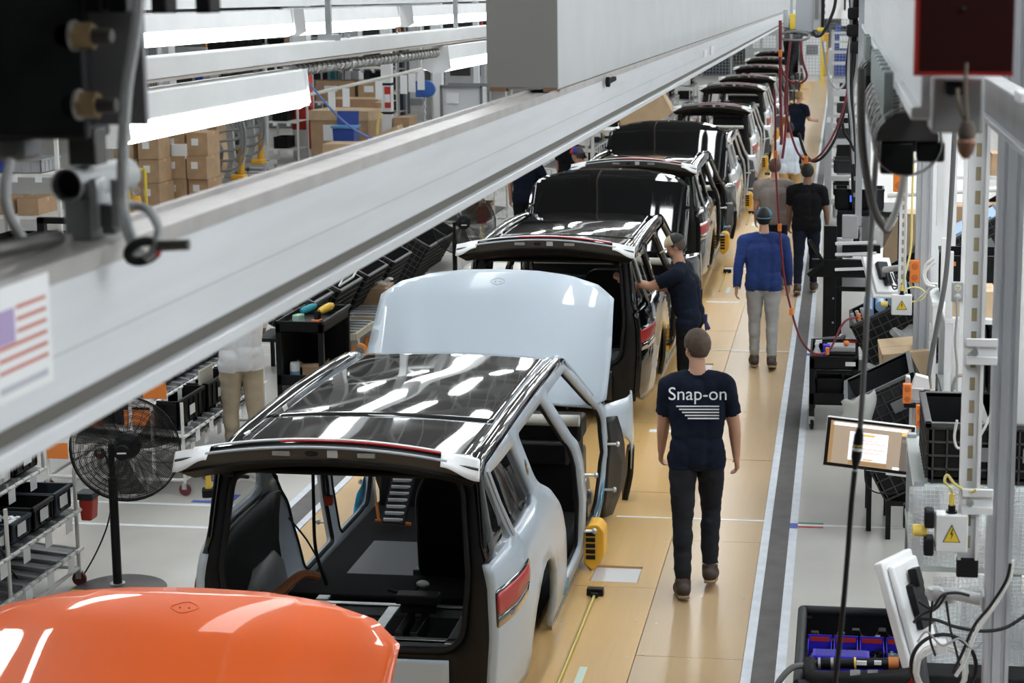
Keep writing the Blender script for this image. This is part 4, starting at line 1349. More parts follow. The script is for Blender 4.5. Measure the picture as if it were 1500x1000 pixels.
    hrot = Matrix.Rotation(R(-turn), 3, 'Z') @ Matrix.Rotation(R(-nod), 3, 'X')
    hm.v = [tuple(head + hrot @ V(v)) for v in hm.v]
    mb.add(hm.v, hm.f)
    o = mb.build('body', skin, smooth=0)
    md = o.modifiers.new('r', 'REMESH')
    md.mode = 'VOXEL'
    md.voxel_size = fine
    md.adaptivity = 0
    md2 = o.modifiers.new('s', 'SMOOTH')
    md2.factor = .5
    md2.iterations = 3
    me = bpy.data.meshes.new_from_object(o.evaluated_get(bpy.context.evaluated_depsgraph_get()))
    bpy.data.objects.remove(o)
    n = len(me.vertices)
    co = np.empty(n * 3)
    me.vertices.foreach_get('co', co)
    co = co.reshape(-1, 3)
    no = np.empty(n * 3)
    me.vertices.foreach_get('normal', no)
    no = no.reshape(-1, 3)
    labs = [p[4] for p in PR] + ['head']
    D = np.full((n, len(labs)), 9.0)
    for i, (p, q, r1, r2, lab) in enumerate(PR):
        p_, d_ = np.array(p), np.array(q - p)
        t = np.clip(((co - p_) @ d_) / (d_ @ d_), 0, 1)
        D[:, i] = np.linalg.norm(co - p_ - t[:, None] * d_, axis=1) - (r1 + (r2 - r1) * t)
    D[:, -1] = np.linalg.norm((co - np.array(head)) / np.array([.085, .105, .125]), axis=1) * .1 - .1
    lab = np.array(labs)[D.argmin(1)]
    hl = (co - np.array(head)) @ np.array(hrot)          # head-local coordinates
    faces = [tuple(p.vertices) for p in me.polygons]
    z0 = -foot_low * k
    root = thing(name, label, 'person', (loc[0], loc[1], loc[2] + z0), rz, 'people at work')

    def put(nm, vs, fs, m_, **kw):
        mbx = MB()
        mbx.add([tuple(V(v) * k) for v in vs], fs)
        me2 = bpy.data.meshes.new(nm)
        me2.from_pydata(mbx.v, [], mbx.f)
        for mm in (m_ if isinstance(m_, (list, tuple)) else [m_]):
            me2.materials.append(mm)
        me2.shade_smooth()
        oo = bpy.data.objects.new(nm, me2)
        COL.objects.link(oo)
        oo.parent = root
        return oo

    def shell(nm, sel, off, m_, crease=0.0, thick=.004):
        fs = [f for f in faces if all(sel[i] for i in f)]
        idx = sorted({i for f in fs for i in f})
        mp = {a: i for i, a in enumerate(idx)}
        vs = []
        for i in idx:
            w = off
            if crease:
                w += crease * (noise.noise(V((co[i][0] * 9, co[i][1] * 9, co[i][2] * 16))) + .5 * noise.noise(V((co[i][0] * 22, co[i][1] * 22, co[i][2] * 30))))
            vs.append(co[i] + no[i] * w)
        oo = put(nm, vs, [tuple(mp[i] for i in f) for f in fs], m_)
        sd = oo.modifiers.new('solid', 'SOLIDIFY')
        sd.thickness = thick
        sd.offset = 1
        return oo
    body = put('body', co, faces, skin)
    isin = lambda *L: np.isin(lab, L)
    torso = isin('torso', 'hip')
    low = co[:, 2] < .90
    # sleeve reach along the upper arm
    reach = np.zeros(n, bool)
    for i, (p, q, r1, r2, l_) in enumerate(PR):
        if l_ == 'uparm':
            d_ = np.array(q - p)
            t = ((co - np.array(p)) @ d_) / (d_ @ d_)
            reach |= (lab == 'uparm') & (D[:, i] < .02) & (t < (.72 if sleeve == 'short' else 1.3))
    sh_sel = (torso & (co[:, 2] > .86)) | reach
    if sleeve == 'long':
        sh_sel |= isin('uparm', 'forearm')
    sh_sel |= isin('thigh') & (co[:, 2] > .84)
    nk = (lab == 'neck') & (((co - np.array(neck)) @ np.array(sp)) < .005)
    sh_sel |= nk
    shell('shirt', sh_sel, .013, shirt, .008)
    shell('trousers', isin('thigh', 'shin') | (isin('hip', 'torso') & (co[:, 2] < .99)), .010, trouser, .008)
    shell('shoes', isin('shoe'), .006, shoes, 0, .006)
    for nm in ('L', 'R'):
        he, to, fd, fu = joints[nm]
        sm = MB()
        ctr = [(-.05, 0), (-.035, .04), (.06, .044), (.15, .05), (.215, .03), (.225, 0), (.215, -.03), (.15, -.046), (.06, -.038), (-.035, -.036)]
        sd = fd.cross(fu)
        sm.prism(ctr, lambda a, b_, d: he + fd * a + sd * b_ - fu * d, .034, .054)
        put('shoe_sole', sm.v, sm.f, solem)
    if hair is not None:
        fr = hl[:, 1] > .045
        hs = (lab == 'head') & (((hl[:, 2] > .045) & ~((hl[:, 1] > .07) & (hl[:, 2] < .075))) | ((hl[:, 1] < -.02) & (hl[:, 2] > -.055)) | ((hl[:, 2] > -.0) & (hl[:, 1] < .03) & (np.abs(hl[:, 0]) > .055)))
        shell('hair', hs, .006 if cap else .010, hair, .006, .003)
    for s in (-1, 1):
        ev = MB()
        ev.ball((s * .031, .078, 0), .0125, 10, 8)
        put('eye', [head + hrot @ V(v) for v in ev.v], ev.f, eyew)
        ev = MB()
        ev.ball((s * .032, .087, 0), .0058, 8, 6)
        put('iris', [head + hrot @ V(v) for v in ev.v], ev.f, eyed)
    if cap:
        m1, m2, back = cap
        cm = MB()
        nn, mm_ = 24, 8
        for half, mt in ((0, m1), (1, m2)):
            cm = MB()
            vs, fs = [], []
            for i in range(mm_ + 1):
                a = PI / 2 * i / mm_
                for j in range(nn // 2 + 1):
                    t_ = (0 if half == 0 else PI) + PI * j / (nn // 2)
                    vs.append((.093 * math.cos(t_) * math.cos(a), -.010 + .112 * math.sin(t_) * math.cos(a), .035 + .095 * math.sin(a)))
            w_ = nn // 2 + 1
            for i in range(mm_):
                for j in range(nn // 2):
                    fs.append((i * w_ + j, i * w_ + j + 1, (i + 1) * w_ + j + 1, (i + 1) * w_ + j))
            oo = put('cap_front' if half == 0 else 'cap_back', [head + hrot @ V((x, -y if back else y, z)) for x, y, z in vs], fs, mt)
            sd = oo.modifiers.new('solid', 'SOLIDIFY')
            sd.thickness = .004
        bm_ = MB()
        bp = [(.085 * math.cos(t_), .045 + .085 * math.sin(t_) * 1.25) for t_ in np.linspace(0, PI, 14)]
        bm_.prism(bp, lambda a, b_, d: (a, b_ + .02, .036 - b_ * .12 + d - 3.5 * a * a * .4), 0, .006)
        put('cap_brim', [head + hrot @ V((x, -y if back else y, z)) for x, y, z in bm_.v], bm_.f, m1)
        bt = MB().ball((0, -.010, .131), .008, 8, 6)
        put('cap_button', [head + hrot @ V(v) for v in bt.v], bt.f, m2)
    bpy.data.meshes.remove(me)
    root['_k'] = k
    return root, dict(neck=neck * k, chest=chest * k, pel=pel * k, hands=[h_ * k for h_ in hands], k=k, sp=sp)


D0 = DZ + .001
p = G(1012, 872, DZ)
man, J = person('person', 'man in navy tee with white back print walking away along the plywood', (p.x + .035, p.y + .06, D0), R(6), 1.88, legL=-6, legR=24, kneeL=3, kneeR=34, armL=(14, 8, 14), armR=(6, 13, 10), lean=3, turn=-28, nod=8, shirt=navy, trouser=charjean, hair=hair_br, fine=.0105)
back = J['chest'] + V((0, -.158 * J['k'], .13 * J['k']))
prn = mat('white_shirt_print', (0.72, 0.74, 0.78), 0.8)
text('back_print', 'Snap-on', .128, prn, man, back, (R(90 - 8), 0, 0))
mbp = MB()
for i in range(5):
    mbp = MB().box((0, 0, 0), (.30 - .02 * i, .002, .010))
    o = mbp.build('print_line', prn, man, 0)
    o.location = back + V((0.01 * i, -.002 + .001 * i, -.085 - .022 * i))
# blue jacket
p = G(1114, 541, DZ)
person('person', 'man in royal blue jacket and light grey trousers walking away', (p.x + .02, p.y + .1, D0), R(4), 1.80, legL=4, legR=-4, kneeL=4, kneeR=12, armL=(-14, 14, 10), armR=(4, 12, 14), lean=5, shirt=royal, sleeve='long', trouser=greyjean, hair=hair_dk, cap=(capteal, capteal, True), bulk=1.14, fine=.014)
p = G(1180, 432)
person('person', 'man in black tee and dark jeans walking beside the dark track', (p.x, p.y + .05, .006), R(-3), 1.84, legL=-12, legR=14, kneeL=10, kneeR=6, armL=(10, 8, 14), armR=(4, 12, 12), shirt=blackcloth, trouser=darkjean, hair=hair_dk, turn=10, skin=skin_dark, fine=.016, bulk=1.1)
p = P(1134, 330, 25.2)
person('person', 'man in grey brown tee behind the blue jacket', (p.x, p.y, D0), R(0), 1.84, legL=6, legR=-8, kneeR=10, armL=(6, 8, 20), armR=(20, 12, 40), shirt=greybrown, trouser=darkjean, hair=hair_br, fine=.018, bulk=1.15)
p = P(1156, 250, 32.5)
person('person', 'man in pale blue shirt and tan trousers on the walkway', (p.x, p.y, D0), R(10), 1.84, legL=-6, legR=10, armL=(5, 8, 10), armR=(8, 16, 14), shirt=palecotton, trouser=tan, hair=hair_dk, fine=.018)
p = P(1168, 180, 42.5)
person('person', 'fair haired man in navy tee far down beside a white car', (p.x, p.y, D0), R(-35), 1.86, armL=(20, 8, 50), armR=(20, 8, 60), shirt=navy, trouser=blackcloth, hair=hair_bl, turn=20, fine=.02, bulk=1.1)
# worker with the cap leaning into the second car
p = P(1012, 500, 17.3)
wk, J2 = person('person', 'worker in khaki and black cap leaning into the black car', (p.x - .02, p.y, D0), R(84), 1.84, legL=4, legR=-4, armL=(66, 6, 40), armR=(40, 14, 52), lean=10, turn=-4, nod=30, shirt=navy, trouser=blackcloth, hair=hair_br, cap=(capkhaki, capblack, False), fine=.011, bulk=1.1)
gl = MB().bx(-.03, .03, -.03, .02, -.06, .03)
for i in range(4):
    capsule(gl, (-.03 + i * .02, -.02, -.05), (-.045 + i * .03, -.03 - .02 * (i % 2), -.12), .011, .010, 8)
g = gl.build('work_glove', mat('blue_work_glove', (0.02, 0.03, 0.12), 0.8), wk, 50)
g.location = J2['pel'] + V((.19, -.12, -.04))
# left-hand side people
p = P(357, 640, 14.95)
person('person', 'man in white shirt and khaki trousers by the flow rack', (p.x, p.y, 0.002), R(35), 1.82, legL=4, legR=-5, armL=(24, 10, 40), armR=(30, 8, 50), lean=5, shirt=whitecotton, trouser=khaki, hair=hair_dk, skin=skin_dark, fine=.013, bulk=1.08)
p = P(770, 330, 27.6)
person('person', 'person in dark clothes standing left of the raised black bonnet', (p.x, p.y, 0.002), R(-8), 1.86, legL=-3, legR=6, armL=(6, 12, 8), armR=(14, 26, 10), lean=4, shirt=navy, trouser=blackcloth, hair=hair_dk, fine=.016, bulk=1.1)
p = P(846, 240, 27.0)
person('person', 'man in bright blue tee wearing a blue and red cap', (-4.02, p.y + .05, D0), R(62), 1.84, armL=(14, 8, 30), armR=(14, 8, 30), lean=6, nod=10, shirt=brightblue, trouser=darkjean, hair=hair_br, cap=(capblue, capred, True), fine=.015)
p = P(852, 235, 31.0)
person('person', 'person with a dark vest and red sleeve behind the blue cap', (p.x - .25, p.y, 0.002), R(-20), 1.86, armL=(6, 8, 8), armR=(4, 30, 10), shirt=blackcloth, trouser=blackcloth, hair=hair_dk, fine=.018)
# ---------------------------------------------------------------- reusable makers
def tote(name, w, l, h, m_, loc=(0, 0, 0), rz=0.0, label=None, cat='tote', group=None, card_=True, rot=None, solidside=True):
    """open plastic tote: w across x, l along y; the label card sits on the +x face"""
    t = thing(name, label, cat, loc, rz, group)
    if rot:
        t.rotation_euler = rot
    th = .008
    mb = MB().bx(-w / 2, w / 2, -l / 2, l / 2, 0, th)
    for s in (-1, 1):
        mb.bx(s * (w / 2 - th), s * w / 2, -l / 2, l / 2, 0, h).bx(-w / 2, w / 2, s * (l / 2 - th), s * l / 2, 0, h)
    n = max(3, int(l / .11))
    for i in range(n + 1):
        y = -l / 2 + .02 + (l - .04) * i / n
        for s in (-1, 1):
            mb.bx(s * w / 2, s * (w / 2 + .010), y - .005, y + .005, .02, h - .03)
    n = max(2, int(w / .11))
    for i in range(n + 1):
        x = -w / 2 + .02 + (w - .04) * i / n
        for s in (-1, 1):
            mb.bx(x - .005, x + .005, s * l / 2, s * (l / 2 + .010), .02, h - .03)
    mb.build('bin_body', m_, t, 0)
    rm = MB()
    for s in (-1, 1):
        rm.bx(s * (w / 2 - .006), s * (w / 2 + .016), -l / 2 - .016, l / 2 + .016, h - .028, h).bx(-w / 2 - .016, w / 2 + .016, s * (l / 2 - .006), s * (l / 2 + .016), h - .028, h)
    rm.build('bin_rim', m_, t, 0, bev=.003)
    if card_:
        MB().bx(w / 2 + .010, w / 2 + .013, -.06, .06, h * .25, h * .25 + .085).build('label_card', paper, t, 0)
    return t


def pbar(mb, a, b_):
    mb.cyl(a, b_, .0145, 10)


def flow_rack(name, label, x, y0, y1, depth, shelves, top, rec=None, group='white pipe flow racks', track_m=None):
    """x: front plane; shelves: heights of the front pipes; each shelf is a part with its own tracks"""
    t = thing(name, label, 'rack', (0, 0, 0), 0, group)
    for sx in (x - .02, x - depth):
        for y in (y0, (y0 + y1) / 2, y1):
            tp = top if sx < x - .1 else shelves[-1] + .02
            mb = MB()
            pbar(mb, (sx, y, .11), (sx, y, tp))
            mb.build('post', warmwhite, t)
            cm = MB().lathe([(.05, -.014), (.055, 0), (.05, .014)], (sx, y, .056), (0, 1, 0), 18)
            c = cm.build('caster', tyre_or if False else mat('maroon_caster', (0.16, 0.03, 0.03), 0.5), t)
            MB().bx(sx - .02, sx + .02, y - .022, y + .022, .06, .115).build('caster_fork', steel, c, 0)
    mb = MB()
    pbar(mb, (x - .02, y0, .14), (x - .02, y1, .14))
    pbar(mb, (x - depth, y0, .14), (x - depth, y1, .14))
    for y in (y0, y1):
        pbar(mb, (x - .02, y, .14), (x - depth, y, .14))
    mb.build('base_frame', warmwhite, t)
    for i, z in enumerate(shelves):
        r = rec[i] if rec else 0
        zb_ = z + .10
        mb = MB()
        pbar(mb, (x - r, y0 - .03, z), (x - r, y1 + .03, z))
        pbar(mb, (x - depth, y0, zb_), (x - depth, y1, zb_))
        for y in (y0, y1):
            pbar(mb, (x - r, y, z), (x - depth, y, zb_))
            if r > .05:
                pbar(mb, (x - r, y, z), (x - r, y, z + .14))
        sh = mb.build('shelf_frame', warmwhite, t)
        MB().add([(x - r - .03, y0 + .01, z + .004), (x - r - .03, y1 - .01, z + .004), (x - depth + .02, y1 - .01, zb_ + .002), (x - depth + .02, y0 + .01, zb_ + .002)], [(0, 1, 2, 3)]).build('shelf_deck', dkgrey, sh, 0, solid=.006)
        for y in np.arange(y0 + .06, y1 - .03, .17):
            MB().bar((x - r - .02, y, z + .012), (x - depth + .02, y, zb_ + .012), .035, .02).build('roller_track', track_m or greyplastic, sh, 0)
        for y in np.arange(y0 + .1, y1, .12):
            MB().lathe([(.019, -.014), (.019, .014)], (x - r, y, z), (0, 1, 0), 10).build('pipe_clip', steel, sh)
        for j, y in enumerate(np.arange(y0 + .25, y1, .33)):
            MB().bx(x - r + .016, x - r + .019, y - .05, y + .05, z - .10, z - .005).build('price_card', paper, sh, 0)
    return t


def fan(label, x, y, zc, r, yaw):
    t = thing('pedestal_fan', label, 'fan', (x, y, 0), 0, 'black pedestal fans')
    MB().lathe([(.34, 0), (.345, .012), (.30, .03), (.10, .055), (.05, .06)], (0, 0, 0), n=40).build('base', mat('dark_fan_base', (0.055, 0.05, 0.052), 0.5), t)
    MB().lathe([(.055, .058), (.055, .066)], n=16).build('base_collar', steel, t)
    MB().lathe([(.032, .06), (.032, zc - .25), (.022, zc - .24), (.022, zc)], n=18).bar((0, 0, zc - .02), (.13, -.06, zc), .05).build('pole', black, t)
    d = V((math.sin(yaw), -math.cos(yaw), -.04)).normalized()
    e, g = d.orthogonal().normalized(), None
    g = d.cross(e)
    c = V((.13, 0, zc)) + d * .10

    def pt(rad, a, off):
        return c + (e * math.cos(a) + g * math.sin(a)) * rad + d * off
    MB().lathe([(.05, -.19), (.085, -.17), (.095, -.06), (.06, -.02)], c, d, 20).build('motor_housing', charcoal, t)
    ring = MB()
    for side in (1, -1):
        for i in range(30):
            f = (i + 1) / 30
            rad = r * (.16 + .84 * f)
            off = side * .085 * math.cos(f * PI / 2 * .98) + (.0)
            ring.tube([pt(rad, a, off) for a in np.linspace(0, 2 * PI, 40, endpoint=False)], (.0021 if i < 29 else .007), 4, closed=True)
    ring.build('cage_rings', cableblack, t)
    for side in (1, -1):
        sp_ = MB()
        for i in range(18):
            a = 2 * PI * i / 18 + (.1 if side > 0 else 0)
            sp_.tube([pt(r * (.14 + .86 * f), a + .25 * f * side, side * .087 * math.cos(f * PI / 2 * .98)) for f in (0, .3, .6, .85, 1)], .0022, 5)
        sp_.build('cage_spokes', cableblack, t)
    MB().lathe([(.0, .086), (r * .145, .086), (r * .15, .10), (r * .13, .108), (0, .108)], c, d, 22, caps=False).build('badge', black, t)
    bp = c + d * .1095
    o = MB().box((0, 0, 0), (r * .17, .001, r * .03)).build('badge_print', paper, t, 0)
    o.location = bp
    o.rotation_euler = (0, 0, yaw)
    bl = MB()
    for i in range(3):
        a0 = 2 * PI * i / 3 + .5
        bl = MB()
        bl.grid(lambda u, v: pt(r * (.14 + .76 * u), a0 + (v - .5) * (1.0 - .2 * u) + .3 * u, -.03 + (v - .5) * .07), 6, 5)
        bl.build('fan_blade', mat('smoky_fan_blade', (0.05, 0.045, 0.04), 0.3, alpha=.5), t, solid=.003)
    return t


def carton(name, w, l, h, loc, label, rz=0.0, m_=None, group=None, rot=None, sticker=True, flaps=False):
    t = thing(name, label, 'box', loc, rz, group)
    if rot:
        t.rotation_euler = rot
    MB().bx(-w / 2, w / 2, -l / 2, l / 2, 0, h).build('carton_body', m_ or card, t, 0, bev=.004)
    MB().bx(-w / 2 - .0015, w / 2 + .0015, -.03, .03, h - .06, h + .0015).build('packing_tape', card2, t, 0)
    if sticker:
        MB().bx(-w * .28, w * .05, -l / 2 - .002, -l / 2, h * .45, h * .75).build('shipping_label', paper, t, 0)
    if flaps:
        for s in (-1, 1):
            MB().bar((s * w / 2, 0, h), (s * w * .75, 0, h + w * .2), l, .004, up=(0, 0, 1)).build('flap', m_ or card, t, 0)
    return t


def crate(name, w, l, h, label, loc, rot, m_=None, group=None, rib=.085):
    """ribbed folding crate; open top"""
    m_ = m_ or black2
    t = thing(name, label, 'crate', loc, 0, group)
    t.rotation_euler = rot
    th = .012
    mb = MB().bx(-w / 2, w / 2, -l / 2, l / 2, 0, th)
    for s in (-1, 1):
        mb.bx(s * (w / 2 - th), s * w / 2, -l / 2, l / 2, 0, h).bx(-w / 2, w / 2, s * (l / 2 - th), s * l / 2, 0, h)
    mb.build('crate_shell', m_, t, 0)
    rb = MB()
    r_ = .008
    for x in np.arange(-w / 2 + .02, w / 2, rib):
        rb.bx(x - r_ / 2, x + r_ / 2, -l / 2, l / 2, -.022, 0)
        for s in (-1, 1):
            rb.bx(x - r_ / 2, x + r_ / 2, s * l / 2, s * (l / 2 + .018), 0, h)
    for y in np.arange(-l / 2 + .02, l / 2, rib):
        rb.bx(-w / 2, w / 2, y - r_ / 2, y + r_ / 2, -.022, 0)
        for s in (-1, 1):
            rb.bx(s * w / 2, s * (w / 2 + .018), y - r_ / 2, y + r_ / 2, 0, h)
    for z in np.arange(rib * .8, h - .02, rib):
        for s in (-1, 1):
            rb.bx(s * w / 2, s * (w / 2 + .018), -l / 2, l / 2, z - r_ / 2, z + r_ / 2)
            rb.bx(-w / 2, w / 2, s * l / 2, s * (l / 2 + .018), z - r_ / 2, z + r_ / 2)
    rb.build('rib_lattice', mat('crate_rib', (0.05, 0.048, 0.046), 0.5), t, 0)
    rm = MB()
    for s in (-1, 1):
        rm.bx(s * (w / 2 - .012), s * (w / 2 + .022), -l / 2 - .022, l / 2 + .022, h - .02, h + .006).bx(-w / 2 - .022, w / 2 + .022, s * (l / 2 - .012), s * (l / 2 + .022), h - .02, h + .006)
    rm.build('crate_rim', (mat('worn_crate_rim', (0.13, 0.13, 0.135), 0.45) if m_ is charcoal else mat('crate_rim_black', (0.05, 0.05, 0.052), .45)), t, 0, bev=.003)
    MB().bx(w * .05, w * .30, -l / 2 - .022, -l / 2 - .018, h * .35, h * .6).build('label_plate', dkgrey, t, 0)
    return t


def crate_stand(x, y, z, w, l, lab):
    t = thing('crate_stand', lab, 'stand', (x, y, 0), 0, 'steel crate stands')
    for sx in (-1, 1):
        for sy in (-1, 1):
            MB().bx(sx * w / 2 - .02, sx * w / 2 + .02, sy * l / 2 - .02, sy * l / 2 + .02, 0.001, z - .04).build('leg', black, t, 0)
    MB().bx(-w / 2 - .02, w / 2 + .02, -l / 2 - .02, l / 2 + .02, z - .04, z).build('top_plate', black, t, 0)
    return t


# ---------------------------------------------------------------- left side of the line
c1 = G(119.5, 831, .14)
XR1 = c1.x
zr = [at_x(119, 803, XR1).z, at_x(118, 746, XR1).z, at_x(74, 680, XR1 - .25).z]
YA, YB = c1.y - 2.1, c1.y
flow_rack('flow_rack', 'white pipe flow rack of small totes at the left edge', XR1, YA, YB, 1.1, zr, zr[2] + .5, [0, 0, .25], track_m=greyplastic)
tz = zr[1] + .045
for i, (y, w, l, h, m_, lab) in enumerate((
        (YB - .17, .40, .27, .17, slate, 'slate tote nearest the rack end on the middle shelf, empty'),
        (YB - .50, .42, .30, .17, black, 'black tote second from the rack end on the middle shelf'),
        (YB - .82, .40, .28, .15, slate, 'slate tote full of small pale clips on the middle shelf'),
        (YB - 1.10, .36, .24, .13, slate, 'small slate tote beside the carton on the middle shelf'))):
    tt = tote('tote', w, l, h, m_, (XR1 - .24, y, tz), 0, lab, group='totes on the flow racks')
    if i == 2:
        g = MB()
        for j in range(60):
            g.box((random.uniform(-.17, .17), random.uniform(-.11, .11), h - .04 + random.uniform(0, .02)), (.04, .025, .015), Matrix.Rotation(random.random() * 3, 3, 'Z'))
        o = g.build('loose_clips', paper, tt, 0)
        o['kind'] = 'stuff'
carton('carton', .32, .30, .22, (XR1 - .20, YB - 1.45, tz), 'brown carton with white label at the left frame edge, on the rack', R(90))
tz2 = zr[2] + .045
tote('tote', .42, .34, .20, black, (XR1 - .25 - .23, YB - .22, tz2), 0, 'black tote at the end of the upper shelf of the left edge rack', group='totes on the flow racks')
tote('tote', .36, .3, .2, mat('white_tote', (0.62, 0.63, 0.60), 0.5), (XR1 - .25 - .2, YB - .62, tz2), 0, 'white tote next to the black one on the upper shelf', group='totes on the flow racks')
tote('tote', .42, .3, .2, black, (XR1 - .62, YB - .3, zr[0] + .08), 0, 'dark tote on the lowest shelf of the left edge rack', group='totes on the flow racks')
t = thing('waste_bin', 'small red bin hooked to the end of the left flow rack', 'bin', (XR1 + .02, YB + .13, zr[1] - .10))
MB().prism([(-.04, 0), (.04, 0), (.055, .16), (-.055, .16)], lambda a, b, d: (a, d, b), -.06, .06).build('bin_body', red, t, 0, bev=.015)
MB().bx(-.07, .06, -.07, .07, .16, .21).build('bin_rim', charcoal, t, bev=.006)

c2 = G(274, 703, .14)
X2F = c2.x
zl = at_x(279, 634, X2F).z
zu = at_x(240, 582, X2F - .28).z
Y2A, Y2B = c2.y, c2.y + 2.12
flow_rack('flow_rack', 'white pipe flow rack of long dark totes behind the big fan', X2F, Y2A, Y2B, 1.25, [.42, zl, zu], zu + .35, [.05, 0, .28])
for i in range(3):
    tote('tote', .55, .62, .24, black, (X2F - .36, Y2A + .38 + i * .70, zl + .05), 0, ('long black tote at the near end of the lower shelf behind the fan', 'long black tote in the middle of the lower shelf behind the fan', 'long black tote at the far end of the lower shelf, by the khaki trousers')[i], group='totes on the flow racks')
    tote('tote', .5, .62, .22, slate, (X2F - .62, Y2A + .38 + i * .70, zu + .05), 0, ('ribbed slate tote with orange card on the upper shelf behind the fan', 'ribbed slate tote in the middle of the upper shelf', 'ribbed slate tote at the far end of the upper shelf')[i], group='totes on the flow racks')
    tote('tote', .5, .6, .2, black, (X2F - .36, Y2A + .38 + i * .70, .48), 0, ('low black tote near end behind the fan cage', 'low black tote mid rack behind the fan', 'low black tote far end, near the floor')[i], group='totes on the flow racks')
for i in range(3):
    tote('tote', .5, .62, .24, (black, slate, black)[i], (X2F - .92, Y2A + .38 + i * .70, zl + .09), 0, 'dark back row tote on the lower shelf behind the fan, ' + ('near end', 'middle', 'far end')[i], group='totes on the flow racks', card_=False)
for i in range(4):
    tote('tote', .42, .42, .2, (black, slate, black, black)[i], (XR1 - .78, YB - .3 - i * .46, zr[1] + .08), 0, 'dark back row tote on the left edge rack, ' + ('first', 'second', 'third', 'fourth')[i] + ' from the end', group='totes on the flow racks', card_=False)
t = thing('end_ladder', 'white pipe ladder frame on the near end of the rack behind the fan', 'frame', (0, 0, 0))
for dx in (-.27, -.46):
    mb = MB()
    pbar(mb, (X2F + dx, Y2A - .05, .16), (X2F + dx, Y2A - .05, zu + .06))
    mb.build('upright', warmwhite, t)
for z in (.42, .80, zu + .04):
    mb = MB()
    pbar(mb, (X2F - .46, Y2A - .05, z), (X2F - .27, Y2A - .05, z))
    mb.build('rung', warmwhite, t)
for px, py, w in ((231, 572, .13), (210, 612, .17), (130, 612, .2), (88, 660, .12)):
    a = P(px, py, Y2A - .04)
    tag(MB().bx(a.x - w, a.x + w * .6, Y2A - .045, Y2A - .04, a.z - .07, a.z + .07).build('orange_placard', orange, smooth=0), {231: 'orange placard at the top corner of the rack behind the fan', 210: 'orange placard seen through the middle of the fan cage', 130: 'orange placard left of the fan cage top', 88: 'orange placard at the far left beside the fan cage'}[px], 'placard', 'orange rack placards')
p = P(302, 560, 14.9)
tag(MB().bx(p.x - .01, p.x + .005, p.y - .17, p.y + .17, p.z - .14, p.z + .14).build('instruction_board', mat('cream_board', (0.55, 0.53, 0.45), 0.6), bev=.004), 'cream instruction board clipped to the rack by the white shirt', 'board')
fb = G(173, 866)
fan('big black pedestal fan in front of the white flow racks', fb.x, fb.y, 1.10, .385, R(10))
tag(MB().bx(fb.x - .29, fb.x - .2, fb.y - .18, fb.y - .12, .0455, .047).build('yellow_sticker', yellow, smooth=0), 'yellow sticker on the fan base', 'sticker')
tag(MB().tube(spline([(fb.x - .02, fb.y - .06, 1.05), (fb.x - .02, fb.y + .03, .8), (fb.x - .08, fb.y + .02, .45), G(112, 855), G(60, 885) + V((0, 0, .02)), G(20, 840, .35), G(0, 800, .7)], 10), .006, 6).build('fan_cable', cableblack), 'thin black cord trailing from the big fan over the floor', 'cord')
p2 = P(663, 327, 23.0)
fan('second black fan partly hidden by the overhead rail', p2.x, 23.1, p2.z, .43, R(14))
# cordless tool standing on the floor line
d0 = G(306, 727)
t = thing('cordless_driver', 'yellow cordless angle driver standing on its black battery on the floor', 'tool', (d0.x, d0.y, .001), R(20))
MB().bx(-.055, .055, -.05, .05, 0, .075).build('battery', black, t, bev=.012)
MB().lathe([(.030, .07), (.026, .12), (.023, .2), (.028, .26), (.033, .29), (.030, .33), (.018, .34)], n=14).build('handle', yellowtool, t)
MB().bx(-.012, .012, -.036, -.024, .22, .26).build('trigger', black, t, bev=.004)
o = G(328, 697)
tag(MB().lathe([(.19, 0), (.19, .012), (.1, .03), (.0, .034)], (o.x, o.y, 0.001), n=30).build('floor_mat', dkgrey), 'round dark base plate on the floor behind the yellow driver', 'base plate')

# tool trolley
cx0, cx1, cy0, cy1 = -5.72, -5.22, 17.0, 18.0


def trolley(name, label, x0, x1, y0, y1, zt_, shelf=.3, m_=black, top_rim=.12):
    t = thing(name, label, 'trolley', (0, 0, 0), 0, 'black utility trolleys')
    w = .055
    for x in (x0 + w / 2, x1 - w / 2):
        for y in (y0 + w / 2, y1 - w / 2):
            MB().bx(x - w / 2, x + w / 2, y - w / 2, y + w / 2, .14, zt_ - .02).build('leg', m_, t, 0, bev=.008)
            c = MB().lathe([(.05, -.016), (.058, 0), (.05, .016)], (x, y, .06), (1, .2, 0), 18).build('caster', rubber, t)
            MB().bx(x - .028, x + .028, y - .025, y + .025, .065, .14).build('caster_fork', steel, c, 0)
    for z, hh, nm in ((zt_ - top_rim, top_rim, 'top_tray'), (shelf, top_rim * .9, 'bottom_tray')):
        mb = MB().bx(x0, x1, y0, y1, z, z + .018)
        for x in (x0, x1 - .02):
            mb.bx(x, x + .02, y0, y1, z, z + hh)
        for y in (y0, y1 - .02):
            mb.bx(x0, x1, y, y + .02, z, z + hh)
        mb.build(nm, m_, t, 0, bev=.005)
    return t
    return t


